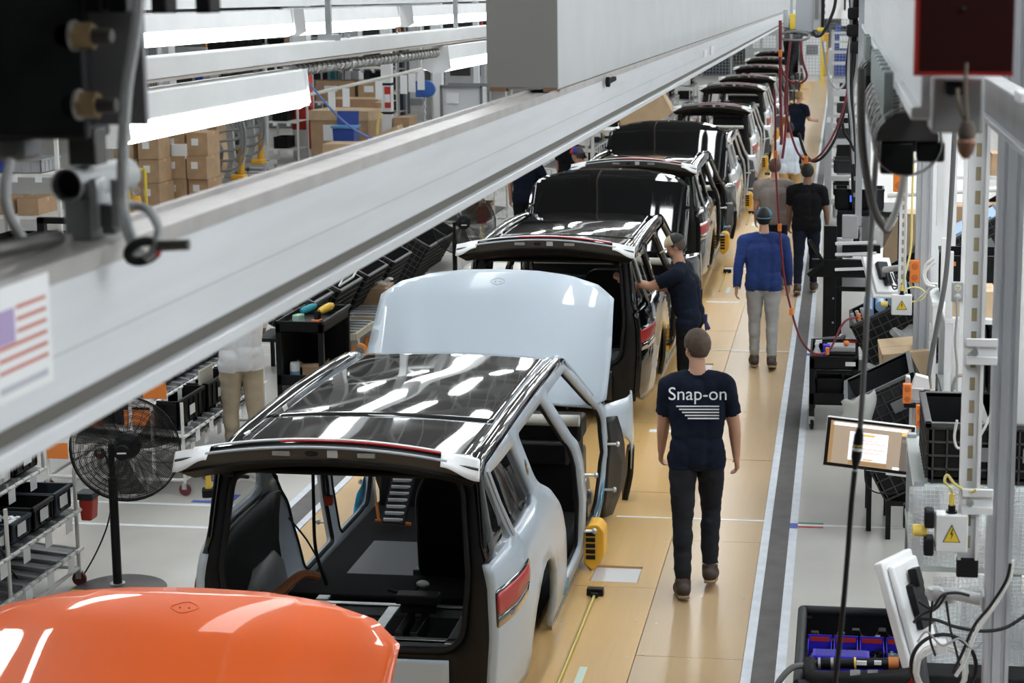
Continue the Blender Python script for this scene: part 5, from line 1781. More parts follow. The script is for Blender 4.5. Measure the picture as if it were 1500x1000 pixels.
tl = trolley('tool_trolley', 'black tool trolley on the left with power tools in its tray', cx0, cx1, cy0, cy1, .97)
MB().bx(cx0 + .02, cx1 - .02, cy1 - .05, cy1 - .03, .2, .9).build('back_panel', black, tl, 0)
MB().bx(cx0 + .02, cx0 + .04, cy0 + .05, cy1 - .05, .2, .9).build('side_panel', black, tl, 0)
MB_ = MB().cyl((cx1 - .0, cy0, .96), (cx1, cy1, .96), .02)
MB_.build('foam_grip', charcoal, tl)
tt = thing('impact_driver', 'yellow and black cordless tool lying in the left trolley tray', 'tool', (cx1 - .14, cy0 + .35, .87), R(-12))
MB().lathe([(.03, 0), (.042, .05), (.042, .16), (.025, .2)], (0, 0, .14), (.35, 1, .25), 14).build('tool_head', yellowtool, tt)
MB().bar((0, -.02, .15), (0, -.05, .02), .05, .07).build('grip', black, tt, 0, bev=.01)
MB().bx(-.045, .045, -.10, 0, .03, .07).build('orange_band', orange, tt, bev=.006)
tt = thing('glue_gun', 'teal tool beside a pale green bottle in the left trolley tray', 'tool', (cx1 - .33, cy0 + .35, .87), R(-15))
MB().lathe([(.03, 0), (.04, .05), (.036, .15), (.02, .19)], (0, 0, .14), (.45, 1, .25), 14).build('tool_head', teal, tt)
MB().bx(-.04, .04, -.12, 0, .0, .12).build('cartridge', mat('pale_green_label', (0.35, 0.55, 0.42), 0.5), tt, bev=.01)
for i in range(4):
    tote('parts_bin', .11, .16, .06, binblue, (cx0 + .07 + i * .115, cy0 + .11, .872), 0, ('first', 'second', 'third', 'fourth')[i] + ' of four blue parts bins along the near edge of the left trolley', cat='bin', card_=False)
carton('carton', .22, .2, .12, (cx1 - .22, cy0 + .35, .322), 'open brown carton on the bottom shelf of the left trolley', R(15), flaps=True, sticker=False)
t = thing('wipes_tub', 'white and blue wipes tub on the bottom shelf of the left trolley', 'tub', (cx0 + .13, cy0 + .2, .322))
MB().lathe([(.05, 0), (.052, .16), (.045, .18)], n=18).build('tub', paper, t)
MB().lathe([(.0525, .03), (.0525, .09)], n=18, caps=False).build('tub_label', skyblue, t)
# tilted black crates and leaning boards
for i, (px, py, Y, w, l, h, tilt, lab) in enumerate((
        (462, 405, 19.4, .66, .9, .52, 28, 'ribbed black crate tilted up behind the left tool trolley'),
        (505, 385, 20.8, .66, .9, .5, 28, 'second tilted black crate, with a white tag holder on its rim'),
        (545, 366, 22.2, .66, .9, .5, 28, 'third tilted black crate, left of the grey bonnet corner'),
        (425, 425, 18.6, .6, .7, .45, 26, 'dark tilted crate just below the overhead rail'),
        (590, 338, 24.6, .9, 1.1, .62, 30, 'wide tilted black crate behind the first ones'),
        (610, 330, 26.2, .9, 1.1, .62, 30, 'tilted black crate next to the second fan'))):
    a = R(tilt)
    rim = P(px, py, Y)
    crate_stand(rim.x - math.sin(a) * h, rim.y + l / 2, rim.z - math.cos(a) * h - abs(math.sin(a)) * w / 2 - .03, w * .8, l * .8, 'black steel stand under the ' + ('first', 'second', 'third', 'nearest', 'wide', 'farthest')[i] + ' tilted crate on the left')
    crate('tilted_crate', w, l, h, lab, (rim.x - math.sin(a) * h, rim.y + l / 2, rim.z - math.cos(a) * h), (0, a, 0), group='tilted crates on the left')
for px, py, Y, lab in ((563, 362, 20.3, 'white framed tag holder on the middle tilted crate'), (545, 376, 19.9, 'white framed tag holder left of the other one'), (507, 412, 18.9, 'white wire tag holder lowest of the three')):
    p = P(px, py, Y)
    t = thing('tag_holder', lab, 'tag holder', p, R(-20), 'tag holders on the tilted crates')
    t.rotation_euler = (R(35), R(-30), R(-25))
    mb = MB()
    for a, b_ in (((-.12, 0, 0), (.12, 0, 0)), ((.12, 0, 0), (.12, .16, 0)), ((.12, .16, 0), (-.12, .16, 0)), ((-.12, .16, 0), (-.12, 0, 0))):
        mb.bar(a, b_, .018)
    mb.build('wire_frame', paper, t, 0)
    MB().bx(-.09, .06, .02, .13, .002, .005).build('tag_card', charcoal, t, 0)
for i, (ya, yb) in enumerate(((19.55, 20.35), (20.65, 21.5))):
    xa, xb = -6.25, -5.62
    t = thing('parts_dolly', ('near', 'far')[i] + ' grey steel dolly rolling on orange wheels beside the tilted crates', 'dolly', (0, 0, 0), 0, 'steel dollies')
    mb = MB()
    for a, b_ in (((xa, ya), (xb, ya)), ((xb, ya), (xb, yb)), ((xb, yb), (xa, yb)), ((xa, yb), (xa, ya))):
        mb.bar((*a, .30), (*b_, .30), .05, .08)
    mb.build('frame', mat('cream_steel', (0.50, 0.46, 0.36), 0.5), t, 0, bev=.004)
    for j in range(5):
        y = ya + (yb - ya) * (j + .5) / 5
        MB().bx(xa, xb, y - .035, y + .035, .341, .36).build('deck_slat', greyplastic, t, 0)
    for y in (ya + .1, yb - .1):
        for x in (xa + .06, xb - .03):
            w_ = MB().lathe([(.06, -.03), (.095, -.025), (.105, 0), (.095, .025), (.06, .03)], (x + .05, y, .107), (.45, -1, 0), 24).build('wheel', tyre_or, t)
            MB().lathe([(.059, -.034), (.059, .034)], (x + .05, y, .107), (.45, -1, 0), 18).build('wheel_hub', dkgrey, w_)
            MB().bx(x - .05, x + .05, y - .04, y + .04, .17, .26).build('caster_fork', steel, t, 0, bev=.004)
p = P(497, 492, 19.3)
tag(MB().box((0, 0, 0), (.02, .62, .42)).build('leaning_board', mat('worn_brown_board', (0.16, 0.12, 0.095), 0.8, var=0.3, scale=9), bev=.004), 'worn brown board with a hand slot leaning on the near dolly', 'board')
bpy.data.objects['leaning_board'].location = p
bpy.data.objects['leaning_board'].rotation_euler = (0, R(-6), R(-4))
p = G(548, 487)
carton('carton', .5, .5, .42, (p.x - .1, p.y + .3, .14), 'brown carton with bubble wrap beside the grey bonnet', R(5), sticker=False)
t = thing('pallet', 'timber pallet under the carton with bubble wrap', 'pallet', (p.x - .1, p.y + .3, 0))
for i in range(5):
    MB().bx(-.35, .35, -.35 + i * .15, -.25 + i * .15, .11, .135).build('plank', timber, t, 0)
for x in (-.3, 0, .3):
    MB().bx(x - .04, x + .04, -.35, .35, 0, .108).build('bearer', timber, t, 0)
mb = MB()
mb.grid(lambda u, v: (p.x - .1 + (u - .5) * .46, p.y + .3 + (v - .5) * .46, .57 + .06 * abs(math.sin(5 * u + 3 * v)) + .03 * math.sin(17 * u) * math.cos(14 * v)), 14, 14)
tag(mb.build('bubble_wrap', film), 'crumpled clear bubble wrap on top of the carton', 'wrap')
# rack in the middle distance by the dark clothed person
flow_rack('flow_rack', 'cream shelf rack behind the person in dark clothes', -6.1, 29.2, 31.6, .9, [.35, .8, 1.25], 1.9)
for i in range(5):
    tote('tote', .4, .38, .2, (black, slate, card, black, charcoal)[i], (-6.35, 29.5 + i * .45, (.85, .85, .4, 1.3, 1.3)[i]), 0, ('first', 'second', 'third', 'fourth', 'fifth')[i] + ' dark tote on the rack behind the dark clothed person', group='totes on the flow racks')
p = P(705, 345, 24.5)
t = thing('broom', 'yellow handled broom with a red grip standing beside the second fan', 'broom', (p.x, p.y, 0))
MB().cyl((0, 0, .05), (.03, 0, 1.55), .016).build('handle', mat('pale_wood_handle', (0.6, 0.45, 0.2), 0.6), t)
MB().bx(-.05, .08, -.04, .04, 1.0, 1.25).build('red_grip', red, t, bev=.01)
MB().bx(-.2, .2, -.04, .04, 0.001, .1).build('brush', darksteel, t, bev=.01)
t = thing('hose_reel_post', 'white post with a blue coiled hose by the second fan', 'post', (P(673, 330, 24.0).x, 24.0, 0))
MB().bx(-.025, .025, -.025, .025, 0, 2.2).build('post', warmwhite, t, 0)
MB().tube([(.03 + .09 * math.cos(a), -.04 - a * .002, 1.55 + .13 * math.sin(a)) for a in np.linspace(0, 6 * PI, 60)], .014, 6).build('coiled_hose', mat('blue_hose', (0.05, 0.2, 0.55), 0.5), t)
p = G(672, 400)
trolley('platform_cart', 'cart with an orange wheel standing under the second fan', P(672, 390, 23.6).x, P(760, 390, 23.6).x, 23.8, 24.6, .45, .2, warmwhite, .05)
# ---------------------------------------------------------------- right side of the line
RX = lambda px, Y: (px - VPX) / FPX * Y          # rough lateral place of a column of the frame at depth Y


def zat(py, Y, px=1350):
    return P(px, py, Y).z


# black tool trolley with the torque display
T0, T1 = P(1186, 520, 16.95), P(1258, 520, 16.95)
tx0, tx1, tzt = T0.x, T1.x, T0.z
trolley('tool_trolley', 'black tool trolley beside the dark track with a small lit meter on top', tx0, tx1, 16.9, 17.8, tzt, .26, black, .13)
zt0 = tzt - .11
o = MB().bx(tx1 - .13, tx1 - .03, 16.894, 16.9, tzt - .09, tzt - .05).build('trolley_nameplate', paper, smooth=0)
tag(o, 'small white nameplate on the front of the right tool trolley', 'nameplate')
t = thing('spray_bottle', 'clear spray bottle with red label at the corner of the right trolley', 'bottle', (tx0 + .07, 17.05, zt0))
MB().lathe([(.036, 0), (.04, .01), (.04, .12), (.02, .17), (.016, .19)], n=18).build('bottle', mat('clear_bottle', (0.75, 0.76, 0.8), 0.2, alpha=.8), t)
MB().lathe([(.0405, .03), (.0405, .10)], n=18, caps=False).build('label', red, t)
MB().lathe([(.022, .19), (.022, .215)], n=14).bx(-.015, .05, -.012, .012, .215, .245).build('spray_head', paper, t, bev=.004)
t = thing('torque_meter', 'black meter with a pale blue display on the right tool trolley', 'meter', (tx0 + .31, 17.08, zt0))
MB().bx(-.14, .14, -.10, .16, 0, .13).build('housing', black, t, bev=.008)
MB().bx(-.14, .14, -.06, .14, .131, .19).build('carry_frame', mat('silver_box', (0.4, 0.41, 0.43), .4, .3), t, bev=.01)
MB().bx(-.065, .09, -.104, -.10, .015, .095).build('display', mat('lit_display', (0.3, 0.55, 0.65), .3, emit=((.35, .7, .8), .55)), t, 0)
for i in range(3):
    MB().bx(-.045 + i * .035, -.02 + i * .035, -.106, -.104, .03, .06).build('digit', rubber, t, 0)
MB().ball((.05, -.02, .215), .03).build('orange_knob', orange, t)
tag(MB().bx(tx0 + .13, tx0 + .20, 17.0, 17.1, zt0, zt0 + .2).build('bit_box', binblue, bev=.004), 'small blue bit box behind the spray bottle', 'box')
t = thing('nut_runner', 'black and red nut runner lying across the back of the right trolley', 'tool', (tx0 + .3, 17.55, zt0 + .06))
MB().lathe([(.02, -.2), (.028, -.18), (.028, 0), (.034, .02), (.034, .18), (.02, .2)], (0, 0, .05), (1, 0, 0), 14).build('tool_body', black, t)
MB().lathe([(.036, .03), (.036, .17)], (0, 0, .05), (1, 0, 0), 14).build('red_sleeve', red, t)
MB().lathe([(.02, 0), (.034, .01), (.034, .03), (.02, .04)], (.02, 0, .12), (0, 1, 0), 14).bar((-.2, 0, .1), (.0, 0, .12), .02).build('ratchet', steel, t)
tote('tote', .26, .22, .22, black, (tx0 + .2, 17.1, .29), 0, 'black box with a red tray on the bottom shelf of the right trolley', card_=False)
tag(MB().bx(tx0 + .08, tx0 + .30, 16.93, 16.98, .285, .36).build('red_tray', red, bev=.006), 'red tray at the front of the trolley bottom shelf', 'tray')
tag(MB().ball((tx0 + .36, 17.05, .33), (.07, .06, .05)).build('white_rag', paper), 'white rag on the trolley bottom shelf', 'rag')

# black steel stand behind it
Y = 19.6
t = thing('steel_stand', 'tall black steel stand behind the right tool trolley', 'stand', (0, 0, 0))
x0, x1 = RX(1213, Y), RX(1232, Y)
MB().bx(x0, x1, Y, Y + .12, .02, zat(333, Y)).build('upright', black, t, 0, bev=.006)
MB().bx(x0 - .1, x1 + .42, Y - .1, Y + .5, .002, .05).build('foot_plate', black, t, 0, bev=.006)
MB().bx(RX(1196, Y), RX(1296, Y), Y - .02, Y + .06, zat(408, Y), zat(382, Y)).build('lower_arm', black, t, 0, bev=.006)
MB().bx(RX(1240, Y), RX(1296, Y), Y - .02, Y + .06, zat(372, Y), zat(360, Y)).build('upper_arm', black, t, 0, bev=.006)
for z in (374, 396, 358):
    MB().bar((RX(1230, Y), Y - .04, zat(z, Y)), (RX(1290, Y), Y - .04, zat(z - 3, Y)), .03).build('white_pad', paper, t, 0)
MB().bar((RX(1212, Y), Y, zat(385, Y)), (RX(1192, Y), Y - .1, zat(352, Y)), .05, .03).bar((RX(1212, Y), Y, zat(388, Y)), (RX(1190, Y), Y - .02, zat(405, Y)), .1, .05).build('hook', black, t, 0, bev=.004)
for i in range(4):
    z = .3 + i * .28
    MB().lathe([(.012, 0), (.012, .006)], (x1 - .03, Y - .001, z), (0, -1, 0), 8).build('bolt_head', steel, t)
gp_ = thing('glass_panel', 'dark tinted glass panel leaning on the black stand arms', 'glass', (0, 0, 0))
mb = MB()
panel(mb, rounded([(RX(1246, Y), zat(372, Y)), (RX(1300, Y), zat(368, Y)), (RX(1325, Y), zat(318, Y)), (RX(1268, Y), zat(322, Y))], .04), [], .2, lambda a, b: (a, Y + .1 + (b - 1.2) * .3, b))
mb.build('glass', windowglass, gp_, solid=.006)
tag(MB().bx(RX(1232, 19.6), RX(1256, 19.6), 19.72, 19.76, zat(382, 19.6), zat(352, 19.6)).build('wrapped_part', mat('crumpled_white', (0.6, 0.61, 0.65), .5, bump=.6, scale=20), bev=.01), 'white wrapped part on the black stand', 'part')

# tilted crates
for i, (px, py, Y, w, l, h, tilt, lab) in enumerate((
        (1292, 456, 17.4, .68, .9, .70, -27, 'big ribbed crate tilted towards the walkway with pale blue parts in it'),
        (1287, 568, 13.6, .56, .8, .37, -27, 'tilted black bin with worn grey rim above the monitor'),
        (1304, 636, 13.4, .52, .8, .46, -27, 'ribbed crate under the tilted bin, behind the monitor'),
        (1320, 400, 20.5, .8, 1.0, .5, -28, 'tilted black crate behind the white monitor back'),
        (1405, 345, 21.5, 1.1, 1.0, .5, -29, 'far tilted crate with pale blue panels between the white posts'),
        (1440, 315, 23.5, 1.0, 1.0, .5, -30, 'farthest tilted crate at the right, below the cartons'))):
    a = R(tilt)
    rim = P(px, py, Y)
    crate_stand(rim.x - math.sin(a) * h, rim.y + l / 2, rim.z - math.cos(a) * h - abs(math.sin(a)) * w / 2 - .03, w * .8, l * .8, 'black steel stand under the ' + ('big', 'upper', 'lower', 'dark rear', 'far', 'farthest')[i] + ' tilted crate on the right')
    crate('tilted_crate', w, l, h, lab, (rim.x - math.sin(a) * h, rim.y + l / 2, rim.z - math.cos(a) * h), (0, a, 0), charcoal if i == 1 else None, group='tilted crates on the right')
for i, (px, py) in enumerate(((1272, 462), (1290, 452), (1308, 444), (1322, 436))):
    p = P(px, py, 17.5)
    tag(MB().cyl(p + V((0, 0, .02)), p + V((.02, .85, .02)), .055).build('blue_tube', skyblue), ('first', 'second', 'third', 'fourth')[i] + ' pale blue tube from the left in the big tilted crate', 'tube', 'pale blue tubes in the crate')
for i, (px, py) in enumerate(((1249, 470), (1256, 466), (1263, 462))):
    p = P(px, py, 17.42)
    o = tag(MB().box((0, 0, 0), (.035, .05, .36)).build('foam_strip', greyplastic, bev=.008), ('first', 'second', 'third')[i] + ' grey foam strip standing in the left corner of the big tilted crate', 'strip', 'grey foam strips')
    o.location = p + V((.05, .05, -.1))
    o.rotation_euler = (0, R(-20), 0)
for i, (px, py) in enumerate(((1420, 340), (1445, 330), (1468, 318))):
    p = P(px, py, 21.6)
    o = tag(MB().box((0, 0, 0), (.6, .8, .05)).build('blue_sheet', skyblue, bev=.01), ('lowest', 'middle', 'highest')[i] + ' pale blue panel lying in the far tilted crate', 'panel', 'pale blue panels')
    o.location = p + V((0, .4, .04))
    o.rotation_euler = (0, R(-29), 0)
wr = MB()
p = P(1250, 618, 13.5)
wr.grid(lambda u, v: (p.x - .10 + .26 * u + .02 * math.sin(9 * v), p.y + .02 - .05 * math.sin(PI * u), p.z + .16 - .42 * v + .10 * u * (1 - v) + .015 * math.sin(13 * u + 6 * v)), 12, 12)
tag(wr.build('plastic_liner', mat('white_plastic_liner', (0.62, 0.64, 0.62), .3, alpha=.85), solid=.002), 'whitish plastic liner hanging from the tilted bin', 'liner')
for px, py, Y, s_ in ((1300, 555, 15.2, .3), (1335, 500, 16.4, .28)):
    p = P(px, py, Y)
    mb = MB()
    mb.grid(lambda u, v: (p.x + (u - .5) * s_ * 1.3 + .03 * math.sin(11 * v), p.y + .05 * math.sin(9 * u + 5 * v), p.z + (v - .5) * s_ + .3 * (u - .5) * s_ + .03 * math.sin(14 * u)), 12, 12)
    tag(mb.build('clear_film', film), ('crumpled clear film beside the tilted carton' if px == 1300 else 'crumpled clear film hanging by the white post'), 'film')
carton('carton', .40, .5, .34, P(1327, 560, 14.9), 'open brown carton tilted behind the bin with the grey rim', rot=(R(4), R(-6), R(3)), m_=card2, sticker=False)

# uprights --------------------------------------------------------
def slotted(name, label, x, y, z0, z1, w, m_=white, group='slotted struts'):
    t = thing(name, label, 'strut', (x, y, 0), 0, group)
    mb = MB().bx(-w / 2, -w * .34, -w * .25, w * .25, z0, z1).bx(w * .34, w / 2, -w * .25, w * .25, z0, z1)
    mb.bx(-w * .34, -w * .13, w * .12, w * .18, z0, z1).bx(w * .13, w * .34, w * .12, w * .18, z0, z1)
    z = z0
    st = w * 1.15
    while z < z1:
        mb.bx(-w * .13, w * .13, w * .12, w * .18, z, min(z1, z + st * .42))
        z += st
    mb.build('channel', m_, t, 0)
    MB().bx(-w * .14, w * .14, w * .2, w * .24, z0, z1).build('slot_backing', mat('shaded_brass_slot', (0.42, 0.36, 0.22), .6), t, 0)
    MB().bx(-w * .53, w * .53, -w * .28, w * .28, z0 - w * .9, z0).build('rubber_foot', rubber, t, bev=.004)
    return t


def alupost(name, label, x, y, z0, z1, w, group='aluminium posts'):
    t = thing(name, label, 'post', (x, y, 0), 0, group)
    q = w / 2
    g = w * .09
    s_ = w * .12
    prof = []
    base = [(-q, -q), (-w * .25 - g, -q), (-w * .25 - g * .5, -q + s_), (-w * .25 + g * .5, -q + s_), (-w * .25 + g, -q), (w * .25 - g, -q), (w * .25 - g * .5, -q + s_), (w * .25 + g * .5, -q + s_), (w * .25 + g, -q)]
    for r in range(4):
        c_, s__ = math.cos(r * PI / 2), math.sin(r * PI / 2)
        prof += [(a * c_ - b * s__, a * s__ + b * c_) for a, b in base]
    MB().prism(prof, lambda a, b, d: (a, b, d), z0, z1).build('profile', alu, t, 0)
    MB().bx(-q * 1.5, q * 1.5, -q * 1.5, q * 1.5, z0 if z0 > .01 else .002, (z0 if z0 > .01 else .002) + .012).build('foot_plate', steel, t, 0)
    return t


def elbox(name, label, p, w, h, d, es=1, group='white switch boxes'):
    t = thing(name, label, 'switch box', p, 0, group)
    MB().bx(-w / 2, w / 2, 0, d, -h / 2, h / 2).build('housing', white, t, bev=.006)
    tri = [(-w * .27, -h * .22), (w * .27, -h * .22), (0, h * .26)]
    MB().prism(tri, lambda a, b_, dd: (a, dd, b_), -.0015, 0).build('warning_border', rubber, t, 0)
    MB().prism([(a * .87, b_ * .86 - h * .012) for a, b_ in tri], lambda a, b_, dd: (a, dd, b_), -.003, -.0016).build('warning_triangle', mat('warning_yellow', (0.85, 0.62, 0.05), .5), t, 0)
    zz = [(.02, .15), (-.05, -.01), (.0, -.0), (-.03, -.16), (.05, .03), (.0, .02), (.045, .15)]
    MB().prism([(a * w, b_ * h) for a, b_ in zz], lambda a, b_, dd: (a, dd, b_), -.0042, -.0031).build('lightning_bolt', rubber, t, 0)
    MB().cyl((0, d * .5, h / 2), (0, d * .5, h / 2 + .03), .014).cyl((0, d * .5, h / 2 + .0), (0, d * .5, h / 2 + .008), .022).build('cable_gland', black, t)
    MB().cyl((0, d * .5, h / 2 + .03), (0, d * .5, h / 2 + .075), .011).build('cable_plug', mat('yellow_plug', (0.85, 0.62, 0.12), .4), t)
    MB().cyl((-w / 2 - .03, d * .5, 0), (-w / 2 - .085, d * .5, 0), .024, 18).build('push_button', MAT['yellow_plug'], t)
    if es:
        for s_ in (-1, 1):
            MB().bx(-w / 2 - .042, -w / 2 - .004, -.01, d * .9, min(s_ * .02, s_ * h * .6), max(s_ * .02, s_ * h * .6)).build('bumper', rubber, t, bev=.008)
    return t


YN = 6.6
xs = P(1422, 650, YN).x
slotted('slotted_strut', 'white slotted strut close by at the right, hanging with a black foot', xs, YN, zat(818, YN, 1420), 5.6, .078)
xh = P(1468, 650, YN + .1).x
alupost('aluminium_post', 'large grey aluminium post nearest the right edge', xh, YN + .1, 0, 5.6, .096)
for py in (513, 732):
    z = zat(py, YN, 1440)
    t = thing('cross_link', ('upper' if py == 513 else 'lower') + ' white slotted link between the strut and the near aluminium post', 'link', (0, 0, 0), 0, 'white links')
    MB().bx(xs - .03, xh - .04, YN - .035, YN - .02, z + .02, z + .05).bx(xs - .03, xh - .04, YN - .035, YN - .02, z - .05, z - .02).bx(xs - .03, xh - .04, YN - .02, YN - .016, z - .05, z + .05).build('channel', white, t, bev=.002)
    MB().lathe([(.016, 0), (.016, .012)], (xs, YN - .036, z), (0, -1, 0), 6).build('bolt_head', steel, t, 0)
pb = P(1394, 782, YN - .05)
elbox('switch_box', 'large white switch box with a yellow warning triangle and black bumpers', pb, .125, .150, .07)
tag(MB().tube(spline([pb + V((0, .035, .145)), pb + V((-.005, .03, .17)), pb + V((-.03, .03, .2)), pb + V((-.02, .03, .225)), pb + V((.01, .03, .19)), pb + V((.06, .02, .165)), pb + V((.09, .0, .18))], 8), .0055, 6).build('yellow_cable', paleyellow), 'pale yellow cord curling out of the large switch box', 'cord')
YM = 14.2
xs2 = P(1323, 330, YM).x
slotted('slotted_strut', 'thin white slotted strut beside the far aluminium post', xs2, YM, zat(452, YM, 1325), 5.6, .062)
xh2 = P(1354, 330, YM + .5).x
alupost('aluminium_post', 'tall far aluminium post beside the thin slotted strut', P(1349, 500, 14.7).x, 14.75, 0, 6.0, .13)
pb2 = P(1321, 447, YM - .08)
elbox('switch_box', 'small far white switch box with a warning triangle', pb2, .165, .165, .08, 0)
tag(MB().tube(spline([P(1322, 430, YM), P(1325, 405, YM), P(1334, 365, YM), P(1336, 300, YM), P(1338, 230, YM)], 8), .009, 6).build('yellow_cable', paleyellow), 'pale yellow cord rising from the small far switch box', 'cord')
tag(MB().tube([P(1330, 425, YM) + V((.05 + .09 * math.cos(a), -.02, -.03 + .06 * math.sin(a))) for a in np.linspace(0, 2 * PI, 24)], .007, 6).build('yellow_loop', paleyellow), 'pale yellow cord loop over the thin strut', 'cord')
YC = 18.5
t = thing('steel_column', 'wide white painted steel column standing behind the posts', 'column', (P(1379, 480, YC).x, YC + .12, 0))
MB().bx(-.125, .125, -.12, .12, .08, 7.5).bx(-.128, -.06, -.126, -.12, .08, 7.5).build('shaft', white, t, 0)
MB().bx(-.17, .17, -.17, .17, 0.002, .08).build('base', greyplastic, t, bev=.005)
t = thing('conduit_post', 'narrow white post with a grey socket outlet', 'post', (P(1415, 330, 13).x, 13.0, 0))
MB().bx(-.028, .028, -.028, .028, 0, 5.8).build('shaft', white, t, 0)
for px, Y, w, lab in ((1377, 11.5, .05, 'white post running up to the red end stop'), (1500, 9.0, .09, 'white post at the very right edge of the frame')):
    t = thing('white_post', lab, 'post', (P(px, 330, Y).x, Y, 0))
    MB().bx(-w / 2, w / 2, -w / 2, w / 2, 0 if px > 1400 else zat(330, Y), 5.8).build('shaft', white, t, 0)
p = P(1403, 428, 12.92)
t = thing('socket_outlet', 'grey twin socket outlet with a plug in its lower socket', 'socket', p)
MB().bx(-.044, .044, 0, .045, -.075, .075).build('outlet_box', dkgrey if False else greyplastic, t, bev=.006)
for z in (.033, -.033):
    MB().lathe([(.026, 0), (.026, .006)], (0, 0, z), (0, -1, 0), 18).build('socket_face', mat('cream_socket', (0.6, 0.58, 0.46), .5), t)
    for dx, dz in ((-.009, .004), (.009, .004), (0, -.011)):
        MB().bx(dx - .002, dx + .002, -.0075, -.006, z + dz - .005, z + dz + .005).build('socket_slot', rubber, t, 0)
MB().lathe([(.02, .007), (.022, .03), (.01, .05)], (0, 0, -.033), (0, -1, 0), 14).build('plug', greyplastic, t)
loops('power_cable', 'grey cord dropping from the plug and coiling beside the strut', 'cord', [P(1401, 434, 12.4), P(1402, 460, 12.4), P(1399, 500, 12.4), P(1402, 540, 12.4), P(1398, 570, 12.4)], .009, cablegrey)
pc = P(1406, 566, 11.9)
tag(MB().tube([pc + V(((.052 + .006 * math.sin(i)) * math.cos(i * .5), -.003 * i * .2, .085 * math.sin(i * .5) + .004 * math.cos(i * 1.3))) for i in range(50)], .0085, 6).build('coiled_cable', mat('taupe_cord', (0.25, 0.235, 0.22), .55)), 'taupe cord coil tied beside the near slotted strut', 'cord')
loops('thick_cable', 'thick dark cable running down the white column into a loop', 'cable', [P(1402, 120, 11.8), P(1398, 200, 11.8), P(1393, 300, 11.8), P(1386, 400, 11.8), P(1374, 470, 11.8), P(1363, 530, 11.8), P(1359, 570, 11.8), P(1366, 598, 11.8), P(1383, 613, 11.8), P(1402, 604, 11.8), P(1408, 585, 11.8)], .017, mat('dark_grey_cable', (0.12, 0.12, 0.12), .5))
loops('white_cable', 'white cable loop right of the orange clip', 'cable', [P(1368, 378, 12.6), P(1356, 388, 12.6), P(1352, 402, 12.6), P(1357, 416, 12.6), P(1370, 420, 12.6)], .011, cablewhite)
loops('white_cable', 'second white cable running down to the switch box', 'cable', [P(1370, 384, 12.7), P(1358, 394, 12.7), P(1355, 404, 12.7), P(1361, 415, 12.7), P(1372, 416, 12.7), P(1362, 424, 12.8), P(1344, 440, 13)], .010, cablewhite)
loops('white_hose', 'white hose looping under the near strut', 'hose', [P(1456, 585, 7.2), P(1450, 610, 7.2), P(1437, 636, 7.2), P(1425, 650, 7.2), P(1412, 655, 7.2), P(1402, 655, 7.2), P(1398, 640, 7.2), P(1402, 615, 7.2)], .0055, cablewhite)
t = thing('filter_pipe', 'white pipe ending in a dark grey filter bowl', 'pipe', (0, 0, 0))
p = P(1404, 600, 9.4)
MB().cyl((p.x, p.y, zat(690, 9.4, 1403)), (p.x, p.y, zat(590, 9.4, 1403)), .014).build('pipe', cablewhite, t)
z = zat(690, 9.4, 1403)
MB().lathe([(.014, .03), (.03, 0), (.036, -.005), (.036, -.02), (.031, -.025), (.031, -.10), (.02, -.11)], (p.x, p.y, z), n=18).build('filter_bowl', slate, t)
for px, py, Y, s_, lab in ((1340, 398, 14.5, .9, 'orange clip high on the far aluminium post'), (1349, 611, 10.9, .72, 'orange twin clip below the black clamp'), (1329, 577, 10.9, .6, 'orange clip left of the post above the monitor'), (1317, 262, 14.0, 1.0, 'orange plug block hanging in front of the cartons')):
    p = P(px, py, Y)
    t = thing('orange_clip', lab, 'clip', p, 0, 'orange clips')
    w, h = .045 * s_, .105 * s_
    MB().bx(-w, w, 0, .05, -h, h).build('clip_body', orange, t, bev=.006)
    for zz in (-.5, .5):
        MB().lathe([(w * .7, 0), (w * .7, .004), (w * .45, .006)], (0, 0, zz * h), (0, -1, 0), 16).build('painted_clip_recess', mat('shaded_orange', (0.55, 0.13, 0.02), .5), t)  # raised discs, darker orange paints the shade of two recesses
alupost('aluminium_post', 'short aluminium post holding the lit monitor and orange clips', P(1343, 650, 11).x, 11.02, 0, zat(588, 11, 1343), .10)
p = P(1345, 594, 10.95)
tag(MB().bx(p.x - .09, p.x + .09, 10.94, 11.1, p.z - .014, p.z + .014).build('post_clamp', rubber, bev=.005), 'black clamp band around the short aluminium post', 'clamp')
t = thing('short_profile', 'short grey aluminium profile end above the orange clips', 'profile', P(1346, 575, 11.0))
MB().bx(-.075, .03, 0, .08, -.05, .03).bx(-.085, -.055, 0, .08, .03, .10).build('profile', alu, t, bev=.006)
MB().prism([(-.05, .02), (.07, .02), (.06, .09), (-.02, .11)], lambda a, b, d: (a, d, b), .01, .09).build('paper_roll', paper, t)

# monitors
def monitor(name, label, p, w, h, rot, screen=True):
    t = thing(name, label, 'monitor', p)
    t.rotation_euler = rot
    MB().bx(-w / 2, w / 2, 0, .04, -h / 2, h / 2).build('shell', white, t, bev=.008)
    MB().bx(-w / 2 + .03, w / 2 - .03, .04, .07, -h / 2 + .03, h / 2 - .03).build('rear_cover', white, t, bev=.012)
    return t


